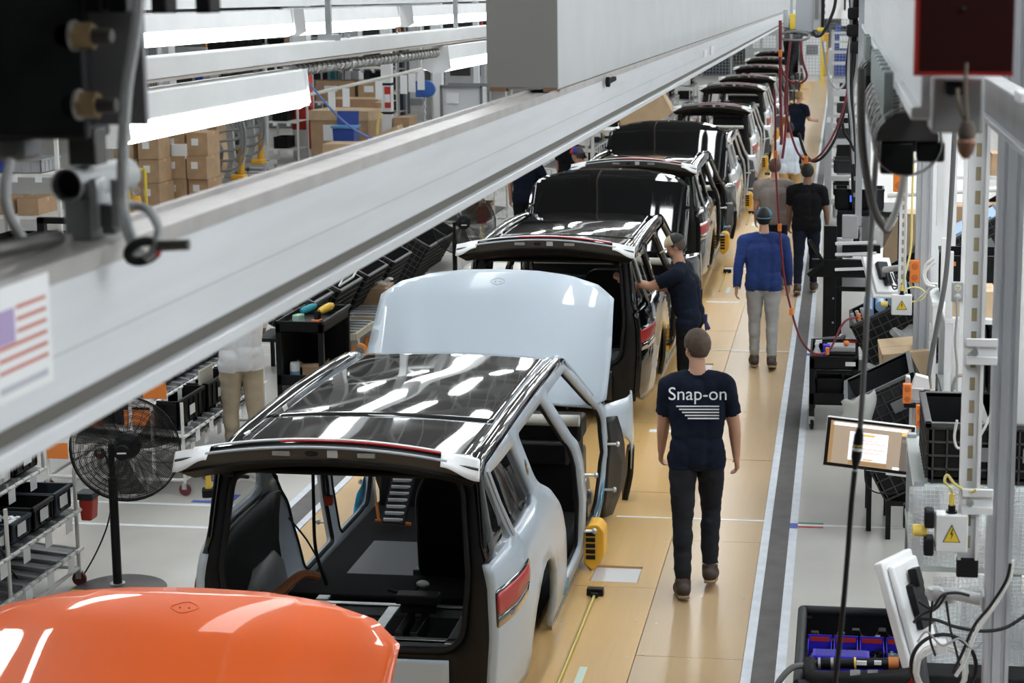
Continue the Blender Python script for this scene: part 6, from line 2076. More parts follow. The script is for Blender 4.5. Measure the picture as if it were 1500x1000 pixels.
pm_ = P(1273, 653, 10.6)
mon = monitor('monitor', 'lit monitor with a brownish screen and a white message window', pm_, .55, .312, (R(-6), R(4.5), R(-4)))
MB().bx(-.27, .27, -.003, 0, -.15, .15).build('bezel', mat('black_bezel', (0.015, 0.011, 0.009), .3), mon, 0)
sg = lambda n, c, e: mat(n, c, .3, emit=(c, e))
s0 = MB().bx(-.248, .248, -.0045, -.003, -.13, .135).build('screen', sg('screen_taupe', (0.30, 0.235, 0.175), .8), mon, 0)
for nm, x0, x1, z0, z1, m_ in (
        ('side_menu', -.248, -.225, -.13, .135, sg('screen_brown', (0.28, 0.17, 0.08), .8)),
        ('title_bar', -.235, .232, .108, .128, sg('screen_white', (0.70, 0.72, 0.74), .8)),
        ('tool_column', .195, .248, -.13, .10, sg('screen_dark', (0.12, 0.10, 0.085), .8)),
        ('yellow_key', .195, .235, .085, .106, sg('screen_yellow', (0.75, 0.52, 0.14), .8)),
        ('grey_key', .20, .235, .045, .065, sg('screen_grey', (0.2, 0.18, 0.17), .8)),
        ('message_window', -.125, .115, -.098, .08, MAT['screen_white']),
        ('lower_band', -.12, .12, -.125, -.104, MAT['screen_brown']),
        ('status_tile', .155, .2, -.13, -.112, MAT['screen_white'])):
    MB().bx(x0, x1, -.0055, -.0046, z0, z1).build(nm, m_, mon, 0)
mo = sg('screen_orange', (0.8, 0.38, 0.08), .8)
mr_ = sg('screen_red_text', (0.62, 0.36, 0.30), .8)
MB().bx(-.04, .03, -.0064, -.0056, .056, .068).build('heading', mo, mon, 0)
MB().bx(-.03, .03, -.0064, -.0056, -.092, -.084).build('button', mo, mon, 0)
for z, w in ((.03, .05), (.014, .10), (-.022, .105), (-.033, .012), (-.046, .085)):
    MB().bx(-w, w, -.0062, -.0056, z - .002, z + .002).build('text_line', mr_, mon, 0)
MB().bx(.12, .25, -.005, .01, -.165, -.152).build('service_tab', paper, mon, 0)
ar = thing('monitor_mount', 'grey arm joining the lit monitor to the short post', 'arm', (0, 0, 0))
MB().bar(pm_ + V((.05, .08, -.02)), pm_ + V((.12, .25, -.04)), .05).bar(pm_ + V((.12, .25, -.04)), V((P(1343, 650, 11).x - .03, 11.0, pm_.z - .04)), .05).build('arm_tube', alu, ar, 0, bev=.005)
pm2 = P(1322, 890, 7.4)
mon2 = monitor('monitor', 'white monitor seen from behind, tilted down at the lower right', pm2, .36, .46, (R(20), R(-6), R(-113)))
MB().bx(-.07, .07, .07, .10, -.10, .10).bx(-.03, .03, .08, .12, .08, .16).build('mount_plate', black, mon2, 0, bev=.006)
MB().bx(-.15, -.11, .03, .07, -.2, -.10).build('port_cover', charcoal, mon2, 0, bev=.004)
ar = thing('monitor_mount', 'grey swivel arm holding the white monitor to the near post', 'arm', (0, 0, 0))
a_, b_ = P(1362, 868, 7.3), P(1448, 880, 6.75)
MB().tube([a_, a_.lerp(b_, .3) + V((0, 0, .012)), b_], .024, 12).build('arm_tube', greyplastic, ar)
MB().bar(b_ + V((-.03, 0, 0)), b_ + V((.03, 0, 0)), .09, .07).build('arm_base', greyplastic, ar, 0, bev=.01)
for f in (.1, .32):
    MB().lathe([(.034, -.025), (.034, .025)], a_.lerp(b_, f), (0, 0, 1), 14).build('pivot', greyplastic, ar)
pm3 = P(1288, 408, 16.2)
mon3 = monitor('monitor', 'small white monitor seen from behind above the tilted crate', pm3, .30, .42, (R(36), R(-6), R(-148)))
MB().bx(-.05, .06, .07, .12, -.05, .12).bx(-.04, .02, .08, .14, -.12, -.04).build('mount_plate', black, mon3, 0, bev=.006)
ar = thing('monitor_mount', 'pale arm wrapped in cables behind the small white monitor', 'arm', (0, 0, 0))
MB().tube([P(1296, 395, 15.9), P(1318, 392, 15.4), P(1345, 391, 14.8)], .03, 10).build('arm_tube', greyplastic, ar)
for i in range(4):
    loops('arm_cable', ('first', 'second', 'third', 'fourth')[i] + ' thin black cable drooping under the far monitor arm', 'cable', [P(1298 + 4 * i, 400, 15.6), P(1304 + 5 * i, 416 + 7 * (i % 2), 15.5), P(1318 + 3 * i, 418 - 4 * i, 15.3), P(1328, 396, 15.0)], .007, cableblack, group='cables under the far monitor arm')

# lower right shelves with reinforced film curtains
YS = 8.6
sx0 = P(1338, 720, YS).x
sx1 = sx0 + 1.25
zt1, zt2, zt3 = zat(714, YS, 1400), zat(832, YS, 1400), zat(990, YS, 1400)
sh = thing('shelf_unit', 'steel shelf unit wrapped in reinforced clear film at the lower right', 'shelf', (0, 0, 0))
for x in (sx0 + .03, sx1):
    for y in (YS + .04, YS + 1.0):
        MB().bx(x - .025, x + .025, y - .025, y + .025, 0, zt1 + .02).build('upright', alu, sh, 0)
for z in (zt1, zt2, zt3, .5):
    MB().bx(sx0, sx1 + .03, YS + .02, YS + 1.02, z - .03, z).build('shelf_board', mat('glass_green_shelf', (0.55, 0.60, 0.58), .35), sh, 0, bev=.003)
thread = mat('white_reinforcing_thread', (0.72, 0.74, 0.76), .6)


def curtain(label, x0, x1, z0, z1, y, seed):
    t = thing('film_curtain', label, 'curtain', (0, 0, 0), 0, 'reinforced film curtains')
    f = lambda x, z: y + .025 * math.sin(7 * x + seed) + .02 * math.sin(9 * z + 3 * x + seed) + .012 * math.sin(25 * x + 11 * z)
    mb = MB()
    mb.grid(lambda u, v: (x0 + (x1 - x0) * u, f(x0 + (x1 - x0) * u, z0 + (z1 - z0) * v), z0 + (z1 - z0) * v), 50, 24)
    mb.build('film', mat('reinforced_film', (0.80, 0.83, 0.86), .14, alpha=.5, bump=.5, scale=22), t)
    g = MB()
    for x in np.arange(x0, x1, .021):
        g.tube([(x, f(x, z) - .002, z) for z in np.linspace(z0, z1, 14)], .0017, 3, caps=False)
    for z in np.arange(z0, z1, .021):
        g.tube([(x, f(x, z) - .002, z) for x in np.linspace(x0, x1, 40)], .0017, 3, caps=False)
    o = g.build('thread_grid', thread, t, 0)
    o['kind'] = 'stuff'
    return t


curtain('upper reinforced film curtain behind the large switch box', sx0 - .02, sx1, zt2 + .01, zt1 + .005, YS, 0)
curtain('lower reinforced film curtain behind the cable coil', sx0 + .11, sx1, zt3 + .0, zt2 - .03, YS - .02, 2)
carton('carton', .5, .5, .25, (sx0 + .55, YS + .4, zt3 + .002), 'white carton behind the lower film curtain', m_=paper, sticker=False)
for i, (px, py, w, h) in enumerate(((1414, 650, .38, .29), (1490, 650, .32, .29))):
    p = P(px, 712, 8.7)
    crate('ribbed_crate', w, .68, h, ('big black ribbed crate upright on the film covered shelf', 'black ribbed crate at the right edge on the film covered shelf')[i], (p.x, YS + .40, zt1 + .025), (0, 0, 0), group='black crates on the shelf', rib=.07)
# middle right storage
YB_ = 13.3
x0, x1 = RX(1392, YB_), RX(1392, YB_) + 1.3
zs = zat(580, YB_, 1450)
t = thing('shelf_unit', 'shelf with pale glassy boards behind the near aluminium post', 'shelf', (0, 0, 0))
for z in (zs, zat(468, YB_, 1450), .6):
    MB().bx(x0, x1, YB_, YB_ + .8, z - .04, z).build('shelf_board', MAT['glass_green_shelf'] if z == zs else white, t, 0, bev=.004)
for x in (x0 + .03, x1 - .03):
    for y in (YB_ + .03, YB_ + .77):
        MB().bx(x - .025, x + .025, y - .025, y + .025, 0, zat(370, YB_, 1450)).build('upright', white, t, 0)
for i, px in enumerate((1412, 1448, 1490)):
    p = P(px, 560, YB_ + .1)
    tt = thing('ribbed_case', ('left', 'middle', 'right')[i] + ' black ribbed case on the pale glassy board', 'case', (p.x + .08, YB_ + .35, zs), 0, 'black ribbed cases')
    hh = zat(468, YB_, 1450) - zs - .1
    MB().bx(-.085, .085, -.25, .25, 0, hh).build('case_body', black2, tt, 0, bev=.01)
    for j in range(4):
        MB().bx(-.07 + j * .04, -.055 + j * .04, -.27, -.25, .05, hh - .03).build('case_rib', charcoal, tt, 0)
zc = zat(468, YB_, 1450)
carton('carton', .34, .4, .2, (RX(1420, YB_) + .08, YB_ + .3, zc), 'brown carton with a white label on the upper board by the socket', m_=card2)
carton('carton', .34, .4, .21, (RX(1420, YB_) + .47, YB_ + .3, zc), 'brown carton at the right edge on the upper board', m_=card2)
p = P(1430, 440, 16.0)
tote('tote', .9, .6, .42, black, (p.x + .15, 16.4, p.z - .02), 0, 'large black tote behind the cartons with an orange tag', card_=False)
tag(MB().bx(RX(1393, 16.05), RX(1406, 16.05), 16.06, 16.07, zat(389, 16.05), zat(383, 16.05)).build('orange_tag', orange, smooth=0), 'small orange tag on the large black tote rim', 'tag')
t = thing('shelf_unit', 'plain shelf carrying the large black tote', 'shelf', (0, 0, 0))
MB().bx(p.x - .4, p.x + .8, 16.0, 16.8, p.z - .06, p.z - .025).build('shelf_board', white, t, 0)
for x in (p.x - .37, p.x + .77):
    MB().bx(x - .02, x + .02, 16.02, 16.06, 0, p.z - .06).bx(x - .02, x + .02, 16.74, 16.78, 0, p.z - .06).build('leg_pair', white, t, 0)
for i, (px, w, h_, Y, lab) in enumerate(((1330, .62, .9, 22.5, 'tall brown carton wall left of the white posts'), (1415, .5, 1.0, 22.8, 'tall brown carton with a torn white label between the posts'), (1458, .42, 1.0, 22.8, 'tall brown carton right of the labelled one'), (1490, .5, 1.2, 22.9, 'tall brown carton against the right edge'))):
    p = P(px, 375, Y)
    carton('carton', w, .5, h_, (p.x, Y + .25, p.z - .35), lab, m_=card if i else card2, sticker=(i == 1))
t = thing('roller_table', 'long grey table under the tall cartons', 'table', (0, 0, 0))
zr_ = P(1400, 375, 22.5).z - .352
MB().bx(.5, 3.0, 22.3, 23.4, zr_ - .05, zr_).build('table_top', dkgrey, t, 0)
for x in (.55, 1.7, 2.9):
    MB().bx(x - .03, x + .03, 22.35, 22.41, 0, zr_ - .05).build('leg', dkgrey, t, 0)
carton('carton', .55, .5, .3, (P(1470, 235, 24.5).x, 24.6, P(1470, 255, 24.5).z), 'open brown carton with a grey pipe at the upper right', R(20), flaps=True)
t = thing('rack_shelf', 'shelf rack holding the open carton at the upper right', 'shelf', (0, 0, 0))
zz = P(1470, 255, 24.5).z
MB().bx(1.2, 3.2, 24.2, 25.2, zz - .05, zz - .003).build('shelf_board', white, t, 0)
for x in (1.25, 3.15):
    MB().bx(x - .03, x + .03, 24.22, 24.28, 0, zz - .05).build('upright', white, t, 0)
tag(MB().cyl(P(1300, 286, 20), P(1480, 276, 20), .03).build('white_pipe_rail', warmwhite), 'white pipe rail crossing in front of the tall cartons', 'rail')
# far workstations along the walkway
for i, (Y, x0, x1, ztop) in enumerate(((26.5, -.18, .42, 2.35), (33, -.2, .5, 2.7), (40, -.25, .5, 3.0), (50, -.25, .6, 3.2))):
    t = thing('workstation_frame', ('nearest', 'second', 'third', 'fourth')[i] + ' grey aluminium workstation frame along the walkway', 'frame', (0, 0, 0), 0, 'workstation frames')
    for x in (x0, x1):
        for y in (Y, Y + 1.4):
            MB().bx(x - .045, x + .045, y - .045, y + .045, 0, ztop).build('post', greyplastic if x == x0 else alu, t, 0)
    for z in (.35, .8, 1.15, 1.5, ztop - .3, ztop - .05):
        mb = MB().bx(x0, x1, Y - .03, Y + .03, z - .035, z + .035).bx(x0 - .03, x0 + .03, Y, Y + 1.4, z - .035, z + .035)
        mb.build('rail', boxgrey, t, 0)
    for j, (z, m_) in enumerate(((.39, black), (.84, greyplastic), (1.19, black), (1.54, charcoal))):
        tote('tote', .4, .6, .2, m_, ((x0 + x1) / 2, Y + .7, z), 0, ('lowest', 'second', 'third', 'top')[j] + ' tote on the ' + ('nearest', 'second', 'third', 'fourth')[i] + ' workstation frame', group='totes on the workstations', card_=False)
Y = 21.6
tz_ = zat(310, Y, 1270)
t = thing('work_table', 'dark worktable with monitors beyond the black stand', 'table', (0, 0, 0))
MB().bx(RX(1232, Y), RX(1330, Y), Y, Y + 1.0, tz_ - .06, tz_).build('table_top', black, t, 0, bev=.006)
for x in (RX(1236, Y), RX(1326, Y)):
    MB().bx(x - .04, x + .04, Y + .05, Y + .13, 0, tz_ - .06).build('leg', black, t, 0)
MB().bx(RX(1232, Y), RX(1330, Y), Y, Y + 1.0, .6, .66).build('lower_shelf', black, t, 0)
for i, px in enumerate((1243, 1262, 1285)):
    tote('tote', .24, .4, .26, (black, black, charcoal)[i], (RX(px, Y), Y + .4, tz_), 0, ('first', 'second', 'third')[i] + ' black box on the dark worktable', group='boxes on the dark worktable', card_=False)
p = P(1258, 296, Y - .05)
t = thing('printer', 'white printer with green and blue lights on the dark worktable', 'printer', (p.x, Y + .15, tz_ + .27))
MB().bx(-.12, .12, -.1, .1, 0, .12).build('case', paper, t, bev=.01)
o = tag(MB().bx(RX(1250, Y), RX(1262, Y), Y + .174, Y + .181, tz_ + .10, tz_ + .18).build('status_light', sg('blue_light', (.05, .12, .8), 1.2), smooth=0), 'glowing blue square on the front box of the dark worktable', 'light')
t = thing('hanging_pole', 'pale aluminium pole hanging beside the cable bundle', 'pole', P(1257, 330, 12))
MB().bx(-.022, .022, -.022, .022, 0, 3.2).build('profile', alu, t, 0)
MB().bx(-.11, .0, -.03, .05, -.09, .07).build('end_box', greyplastic, t, bev=.008)
# pendant control cable
loops('pendant_cable', 'long dark cable hanging down the right side to a black coupling', 'cable', [P(1286, 190, 4.7), P(1280, 280, 4.7), P(1275, 360, 4.7), P(1269, 480, 4.7), P(1262, 600, 4.7), P(1259, 632, 4.7)], .0075, mat('dark_grey_cable', (.12, .12, .12), .5))
t = thing('cable_coupling', 'black cable coupling with a yellow ring in front of the lit monitor', 'coupling', (0, 0, 0))
a_, b_ = P(1259.5, 626, 4.7), P(1252, 690, 4.7)
MB().lathe([(.007, 0), (.013, .022), (.014, .05), (.0145, .085), (.011, .098), (.006, .12)], a_, b_ - a_, 16).build('sleeve', black, t)
MB().lathe([(.0147, .048), (.0147, .051)], a_, b_ - a_, 16, caps=False).build('yellow_ring', MAT['yellow_plug'], t)
MB().lathe([(.0149, .056), (.0149, .064)], a_, b_ - a_, 16, caps=False).build('white_ring', paper, t)
loops('pendant_cable', 'lower part of the dark cable running down to the torque tool', 'cable', [P(1252, 690, 4.7), P(1247, 740, 4.7), P(1241, 820, 4.7), P(1236, 880, 4.7), P(1230, 940, 4.7), P(1222, 1010, 4.7)], [.0075] * 40 + [.0068] * 1, cableblack)

# bottom right trolley
YT = 9.6
q0, q1 = G(1176, 893, .93), G(1330, 893, .93)
fx0, fx1, fy1, fy0, fz = q0.x, q0.x + .62, q0.y, q0.y - 1.05, .93
tm = trolley('tool_trolley', 'black moulded trolley at the lower right with blue parts bins', fx0, fx1, fy0, fy1, fz, .3, black2, .16)
rimt = tm
for a, b_ in (((fx0, fy0), (fx0, fy1)), ((fx0, fy1), (fx1, fy1)), ((fx1, fy1), (fx1, fy0)), ((fx1, fy0), (fx0, fy0))):
    MB().cyl((*a, fz), (*b_, fz), .026).build('rim_tube', charcoal, rimt)
for i, (ux, uy) in enumerate(((.14, .78), (.36, .84), (.14, .52), (.34, .55), (.5, .52), (.5, .86))):
    t = thing('tool_cradle', ('back left', 'back centre', 'middle left', 'middle centre', 'middle right', 'back right')[i] + ' notched black cradle inside the moulded trolley', 'cradle', (fx0 + ux, fy0 + uy, fz - .14), 0, 'tool cradles')
    pl = [(-.09, 0), (.09, 0), (.09, .12), (.05, .12)] + [(.05 * math.cos(a), .12 - .05 * math.sin(a)) for a in np.linspace(.2, PI - .2, 8)] + [(-.05, .12), (-.09, .12)]
    MB().prism(pl, lambda a, b, d: (a, d, b), -.02, .02).build('cradle_plate', black, t, 0, bev=.004)
    MB().bx(.035, .06, -.022, -.02, .06, .10).build('cradle_label', paper, t, 0)
for i in range(4):
    x = fx0 + .10 + i * .135
    t = thing('parts_bin', ('first', 'second', 'third', 'fourth')[i] + ' blue parts bin from the left with a red label strip', 'bin', (x, fy0 + .50, fz - .10), 0, 'blue parts bins in the moulded trolley')
    mb = MB().bx(-.062, .062, -.08, .08, 0, .004)
    for s_ in (-1, 1):
        mb.bx(s_ * .058, s_ * .062, -.08, .08, 0, .12)
    mb.bx(-.062, .062, .076, .08, 0, .14).bx(-.062, .062, -.08, -.076, 0, .08)
    mb.build('bin_body', binblue, t, 0)
    MB().bx(-.052, .052, .0735, .0755, .105, .13).build('label_strip', red, t, 0)
    g = MB()
    for j in range(45):
        g.box((random.uniform(-.05, .05), random.uniform(-.065, .065), random.uniform(.04, .07)), (.016, .012, .01), Matrix.Rotation(random.random() * 3, 3, 'Z'))
    o = g.build('loose_fasteners', (steel, black, black, mat('pale_green_clip', (.45, .58, .5), .5))[i], t, 0)
    o['kind'] = 'stuff'
t = thing('parts_bin', 'large blue bin in front of the row of small ones', 'bin', (fx0 + .21, fy0 + .36, fz - .10))
MB().prism([(-.12, 0), (.12, 0), (.145, .13), (-.145, .13)], lambda a, b, d: (a, d, b), -.05, .05).build('bin_body', binblue, t, 0, bev=.006)
MB().prism([(-.10, .04), (.10, .04), (.13, .131), (-.13, .131)], lambda a, b, d: (a, d, b), -.043, .043).build('painted_hollow', mat('shaded_ultramarine', (.02, .012, .30), .5), t, 0)  # solid block in darker blue paints the shade inside the bin
t = thing('torque_tool', 'long black torque tool lying across the moulded trolley', 'tool', (0, 0, 0))
a_, b_ = P(1196, 972, 8.28), P(1328, 971, 8.28)
L = (b_ - a_).length
MB().lathe([(.018, 0), (.026, .02), (.03, .07), (.026, .1), (.024, .12), (.027, .2), (.029, L * .55), (.026, L * .6), (.028, L * .95), (.02, L)], a_, b_ - a_, 20).build('tool_barrel', black, t)
for f, w, m_, nm in ((.02, .012, steel, 'steel_ferrule'), (.16, .014, steel, 'steel_ferrule'), (.42, .010, MAT['yellow_plug'], 'yellow_ring'), (.80, .05, mat('burnt_orange', (.5, .16, .04), .5), 'orange_band')):
    MB().lathe([(.0315, 0), (.0315, w)], a_.lerp(b_, f), b_ - a_, 20).build(nm, m_, t)
for f, w in ((.5, .05), (.68, .035)):
    p = a_.lerp(b_, f)
    MB().bx(p.x - w / 2, p.x + w / 2, p.y - .034, p.y - .022, p.z + .005, p.z + .024).build('print_patch', paper, t, 0)
loops('tool_cable', 'thick dark cable leaving the torque tool to the lower left', 'cable', [a_, a_ + V((-.05, .0, -.01)), P(1160, 978, 8.25), P(1140, 1000, 8.2), P(1128, 1030, 8.2)], .016, mat('dark_grey_cable', (.12, .12, .12), .5))
t = tm
a_, b_ = P(1186, 992, 8.19), P(1328, 992, 8.19)
MB().tube(spline([a_ + V((-.0, .12, .03)), a_ + V((.005, .03, .01)), a_ + V((.06, 0, 0)), b_ - V((.06, 0, 0)), b_ + V((-.005, .03, .01)), b_ + V((0, .12, .03))], 6), .036, 14).build('padded_bar', black2, t)
for f in (.42, .6):
    MB().lathe([(.0375, 0), (.0375, .05)], a_.lerp(b_, f), b_ - a_, 16).build('grey_tape', dkgrey, t)
tag(MB().bx(P(1330, 985, 8.5).x, P(1337, 985, 8.5).x, 8.45, 8.6, P(1330, 1010, 8.5).z, P(1330, 968, 8.5).z).build('red_post', red, bev=.004), 'red post end beside the torque tool', 'post')
# loose cables at the lower right
for i, (pts, r_, m_, lab) in enumerate((
        ([(1340, 905), (1372, 908), (1400, 918), (1440, 924), (1475, 918), (1510, 895)], .0075, cableblack, 'black cable running right past the near post'),
        ([(1345, 880), (1365, 890), (1380, 872), (1400, 868), (1420, 872)], .0065, cableblack, 'black cable curling over the swivel arm'),
        ([(1338, 912), (1350, 900), (1372, 890), (1386, 870)], .006, cableblack, 'black cable between monitor and arm'),
        ([(1366, 880), (1362, 930), (1370, 960)], .005, cableblack, 'thin black cable hanging under the arm'),
        ([(1386, 880), (1392, 920), (1400, 950), (1406, 975)], .005, cableblack, 'second thin black cable hanging under the arm'),
        ([(1400, 990), (1415, 965), (1430, 925), (1455, 890), (1478, 850), (1484, 820)], .007, cablewhite, 'white cable climbing across the near post'),
        ([(1396, 985), (1410, 955), (1428, 915), (1452, 885), (1474, 850), (1480, 825)], .006, cableblack, 'black cable alongside the white climbing one'),
        ([(1344, 940), (1358, 925), (1380, 945), (1405, 935), (1425, 950), (1440, 940)], .004, cablegrey, 'thin grey cable waving behind the coil'))):
    loops('loose_cable', lab, 'cable', [P(x, y, 6.55 - .02 * i + .002 * j) for j, (x, y) in enumerate(pts)], r_, m_, 6, 8, 'loose cables at the lower right')
pc = P(1378, 980, 6.7)
tag(MB().tube([pc + V(((.098 + .008 * math.sin(i * .9)) * math.cos(i * .33), -.004 * (i % 7), (.105 + .008 * math.sin(i * .7)) * math.sin(i * .33))) for i in range(90)], .0065, 6).build('white_cable_coil', cablewhite), 'thick coil of white cable at the bottom edge', 'cable')
tag(MB().tube([pc + V((.012 + .128 * math.cos(a), .02, .008 + .13 * math.sin(a))) for a in np.linspace(0, 2 * PI, 36)], .0085, 6).build('black_cable_ring', cableblack), 'black cable ring around the white coil', 'cable')
tag(MB().bx(pc.x - .02, pc.x + .02, pc.y - .05, pc.y + .02, pc.z + .08, pc.z + .125).build('white_tie', paper, bev=.005), 'white strap tying the cable coil', 'strap')
t = thing('dark_cabinet', 'black cabinet top at the bottom right corner', 'cabinet', (P(1340, 1000, 7.6).x, 7.3, 0))
MB().bx(.05, 1.0, 1.05, 1.22, 0.002, P(1400, 984, 8.4).z).build('cabinet_body', black2, t, 0, bev=.01)
t = thing('cable_bundle_box', 'black adapter with a thin lead under the lit monitor', 'adapter', P(1300, 715, 10.4))
MB().bx(.1, .19, 0, .05, -.25, -.1).build('adapter_body', black, t, bev=.006)
MB().tube(spline([(-.14, .02, .12), (-.13, .02, .02), (-.08, .02, -.03), (0, .02, -.04), (.06, .02, -.03)], 6), .005, 6).build('lead', cableblack, t)
# ---------------------------------------------------------------- far background, left
def rect(px0, py0, px1, py1, Y):
    a, b_ = P(px0, py0, Y), P(px1, py1, Y)
    return a.x, b_.x, b_.z, a.z


# generic racks
def simple_rack(lab, x0, x1, y, dep, zs, top, m_, fill, seed, group='far storage racks', kind_=None):
    rnd = random.Random(seed)
    t = thing('storage_rack', lab, 'rack', (0, 0, 0), 0, group)
    for x in (x0, x1):
        for yy in (y, y + dep):
            MB().bx(x - .025, x + .025, yy - .025, yy + .025, 0.002, top).build('post', m_, t, 0)
    for z in zs:
        MB().bx(x0, x1, y - .02, y + .02, z - .05, z - .004).bx(x0, x1, y, y + dep, z - .02, z - .004).build('shelf', m_, t, 0)
        for j, x in enumerate(np.arange(x0 + .2, x1 - .1, .36)):
            MB().bx(x - .05, x + .05, y - .026, y - .021, z - .12, z - .03).build('price_card', paper, t, 0)
    j = 0
    for zi, z in enumerate(zs):
        x = x0 + .3
        j = 0
        while x < x1 - .2:
            w = rnd.uniform(.3, .46)
            if rnd.random() < fill:
                m2 = rnd.choice((black, charcoal, slate, card, card2, black, blue, greyplastic))
                hh = rnd.uniform(.18, .3)
                place = '%s item from the left on the %s shelf of the %s' % (('first', 'second', 'third', 'fourth', 'fifth', 'sixth', 'seventh', 'eighth', 'ninth')[j], ('lowest', 'second', 'third', 'top')[min(zi, 3)], ' '.join(lab.split()[:5]))
                if m2 in (card, card2):
                    carton('carton', w, dep * .8, hh, (x, y + dep * .5, z), place, 0, m2, 'cartons on far racks', sticker=False)
                else:
                    tote('tote', w, dep * .8, hh, m2, (x, y + dep * .5, z), 0, place, group='totes on far racks', card_=False)
            x += w + .07
            j += 1
    return t


Yc = 44.0
x0, x1, z0, z1 = rect(425, 100, 453, 230, Yc)
t = thing('building_column', 'square column painted red above and white below', 'column', ((x0 + x1) / 2, Yc + .25, 0))
w = (x1 - x0) / 2
zr_ = P(440, 190, Yc).z
MB().bx(-w, w, -w, w, 0.002, zr_).build('white_base', white, t, 0)
MB().bx(-w * 1.01, w * 1.01, -w * 1.01, w * 1.01, zr_, P(440, 105, Yc).z).build('red_band', red, t, 0)
MB().bx(-w, w, -w, w, P(440, 105, Yc).z, 10).build('upper_shaft', white, t, 0)
MB().bx(w, w * 1.35, -w, -w * .4, zr_ - .5, zr_ + .6).build('fire_point', darkred, t, 0)
MB().lathe([(.02, 0), (.1, .05), (.1, .4), (.04, .5)], (w * 1.3, -w, zr_ - .3), n=12).build('extinguisher', red, t)
for i, (px, py0, py1, Y, wpx, lab) in enumerate((
        (236, 150, 300, 34.0, 16, 'grey profiled column left of the white headed post'),
        (569, 40, 205, 42.0, 15, 'white post with a red and white sign among the cartons'),
        (643, 60, 178, 43.0, 14, 'white column right of the blue hoist'),
        (517, 20, 130, 62.0, 26, 'pale column behind the conduit'),
        (610, 30, 110, 66.0, 18, 'far white column left of the second fixture'),
        (240, 50, 85, 50.0, 26, 'white column in the gap left of the far tyres'),
        (699, 20, 170, 46.0, 8, 'thin white post left of the grey beam end'))):
    p = P(px, py1, Y)
    w = wpx / FPX * Y / 2
    t = thing('white_column', lab, 'column', (p.x, Y, 0))
    mb = MB().bx(-w, w, -w, w, 0.002, 10.1)
    mb.build('shaft', white if i else alu, t, 0)
    MB().bx(-w * 1.25, w * 1.25, -w * 1.25, w * 1.25, 0.002, .25).build('base', greyplastic, t, 0)
    if i == 1:
        a = rect(563, 127, 569, 158, Y - w - .02)
        MB().bx(a[0] - p.x, a[1] - p.x + .06, -w - .03, -w - .012, a[2], a[3]).build('sign', red, t, 0)
        b2 = rect(563, 138, 569, 150, Y - w - .02)
        MB().bx(b2[0] - p.x + .01, b2[1] - p.x + .05, -w - .04, -w - .031, b2[2], b2[3]).build('sign_panel', paper, t, 0)
        for zz in (P(570, 123, Y).z, P(570, 165, Y).z):
            MB().bx(-w * 1.06, w * 1.06, -w * 1.06, w * 1.06, zz - .03, zz + .03).build('cable_tie', rubber, t, 0)
    if i == 0:
        for k_ in (-.5, 0, .5):
            MB().bx(w * k_ - .02, w * k_ + .02, -w - .012, -w + .001, 0.1, 8).build('profile_groove', dkgrey, t, 0)
x0, x1, z0, z1 = rect(250, 212, 275, 295, 33.5)
t = thing('control_post', 'white control post with a box head and small blue red badge', 'post', ((x0 + x1) / 2, 33.6, 0))
MB().bx(-.13, .13, -.12, .12, 0.002, z1).build('post_body', white, t, bev=.01)
MB().bx(-.13, .2, -.16, .1, z1 - .28, z1 + .02).build('box_head', paper, t, bev=.01)
MB().bx(.0, .06, -.123, -.12, z1 - .6, z1 - .48).build('red_badge', red, t, 0)
MB().bx(.07, .12, -.123, -.12, z1 - .6, z1 - .48).build('blue_badge', blue, t, 0)


def ground_carton(px0, py0, px1, py1, Y, lab, rz=0, m_=None, dep=.8, lid=False, base=None):
    a = rect(px0, py0, px1, py1, Y)
    zb_ = a[2] if base is None else base
    t = carton('carton', a[1] - a[0], dep, a[3] - zb_, ((a[0] + a[1]) / 2, Y + dep / 2, zb_), lab, rz, m_)
    if lid:
        w, h = a[1] - a[0], a[3] - zb_
        MB().bx(-w / 2 - .03, w / 2 + .03, -dep / 2 - .03, dep / 2 + .03, h - .22, h + .02).build('lid', card2, t, 0)
    return t


ground_carton(456, 163, 545, 222, 42.5, 'large brown carton with a lid behind the blue recycling bin', R(-6), lid=True, dep=1.2, base=0.002)
ground_carton(548, 150, 563, 212, 43.5, 'tall brown carton between the lidded one and the white post', base=0.002)
ground_carton(480, 145, 555, 160, 45.0, 'open brown carton behind the lidded one', dep=1.0, base=0.002, m_=card)
ground_carton(472, 211, 523, 228, 38.0, 'low pale carton in front of the blue recycling bin', m_=card2, base=0.002)
ground_carton(524, 118, 566, 143, 55.0, 'brown carton on the far white rack', base=0.8)
ground_carton(462, 118, 520, 143, 55.2, 'brown carton left of the other on the far white rack', base=0.8)
a = rect(458, 120, 570, 143, 55.0)
simple_rack('white rack carrying two cartons behind the paper strips', a[0], a[1], 55.0, 1.0, (.795, 1.9), 2.6, warmwhite, 0, 1)
t = carton('carton', .75, .5, 1.0, (P(585, 200, 41).x, 41.3, .05), 'brown carton tilted against another beside the white post', rot=(0, R(-24), 0), m_=card2)
ground_carton(576, 172, 600, 215, 41.9, 'dark side carton supporting the tilted one', base=0.002)
Y = 41.0
a = rect(489, 177, 525, 216, Y)
t = thing('recycling_bin', 'blue recycling bin with a tilted lid and light blue liner', 'bin', ((a[0] + a[1]) / 2, Y, 0.002))
w, h = a[1] - a[0], P(500, 187, Y).z
MB().prism([(-w * .36, 0), (w * .36, 0), (w * .46, h), (-w * .46, h)], lambda p_, q_, d: (p_, d, q_), -.25, .25).build('bin_body', blue, t, 0, bev=.02)
MB().bx(-w * .5, w * .5, -.29, .29, h, h + .06).build('bin_rim', mat('light_blue_liner', (.10, .28, .55), .4), t, bev=.01)
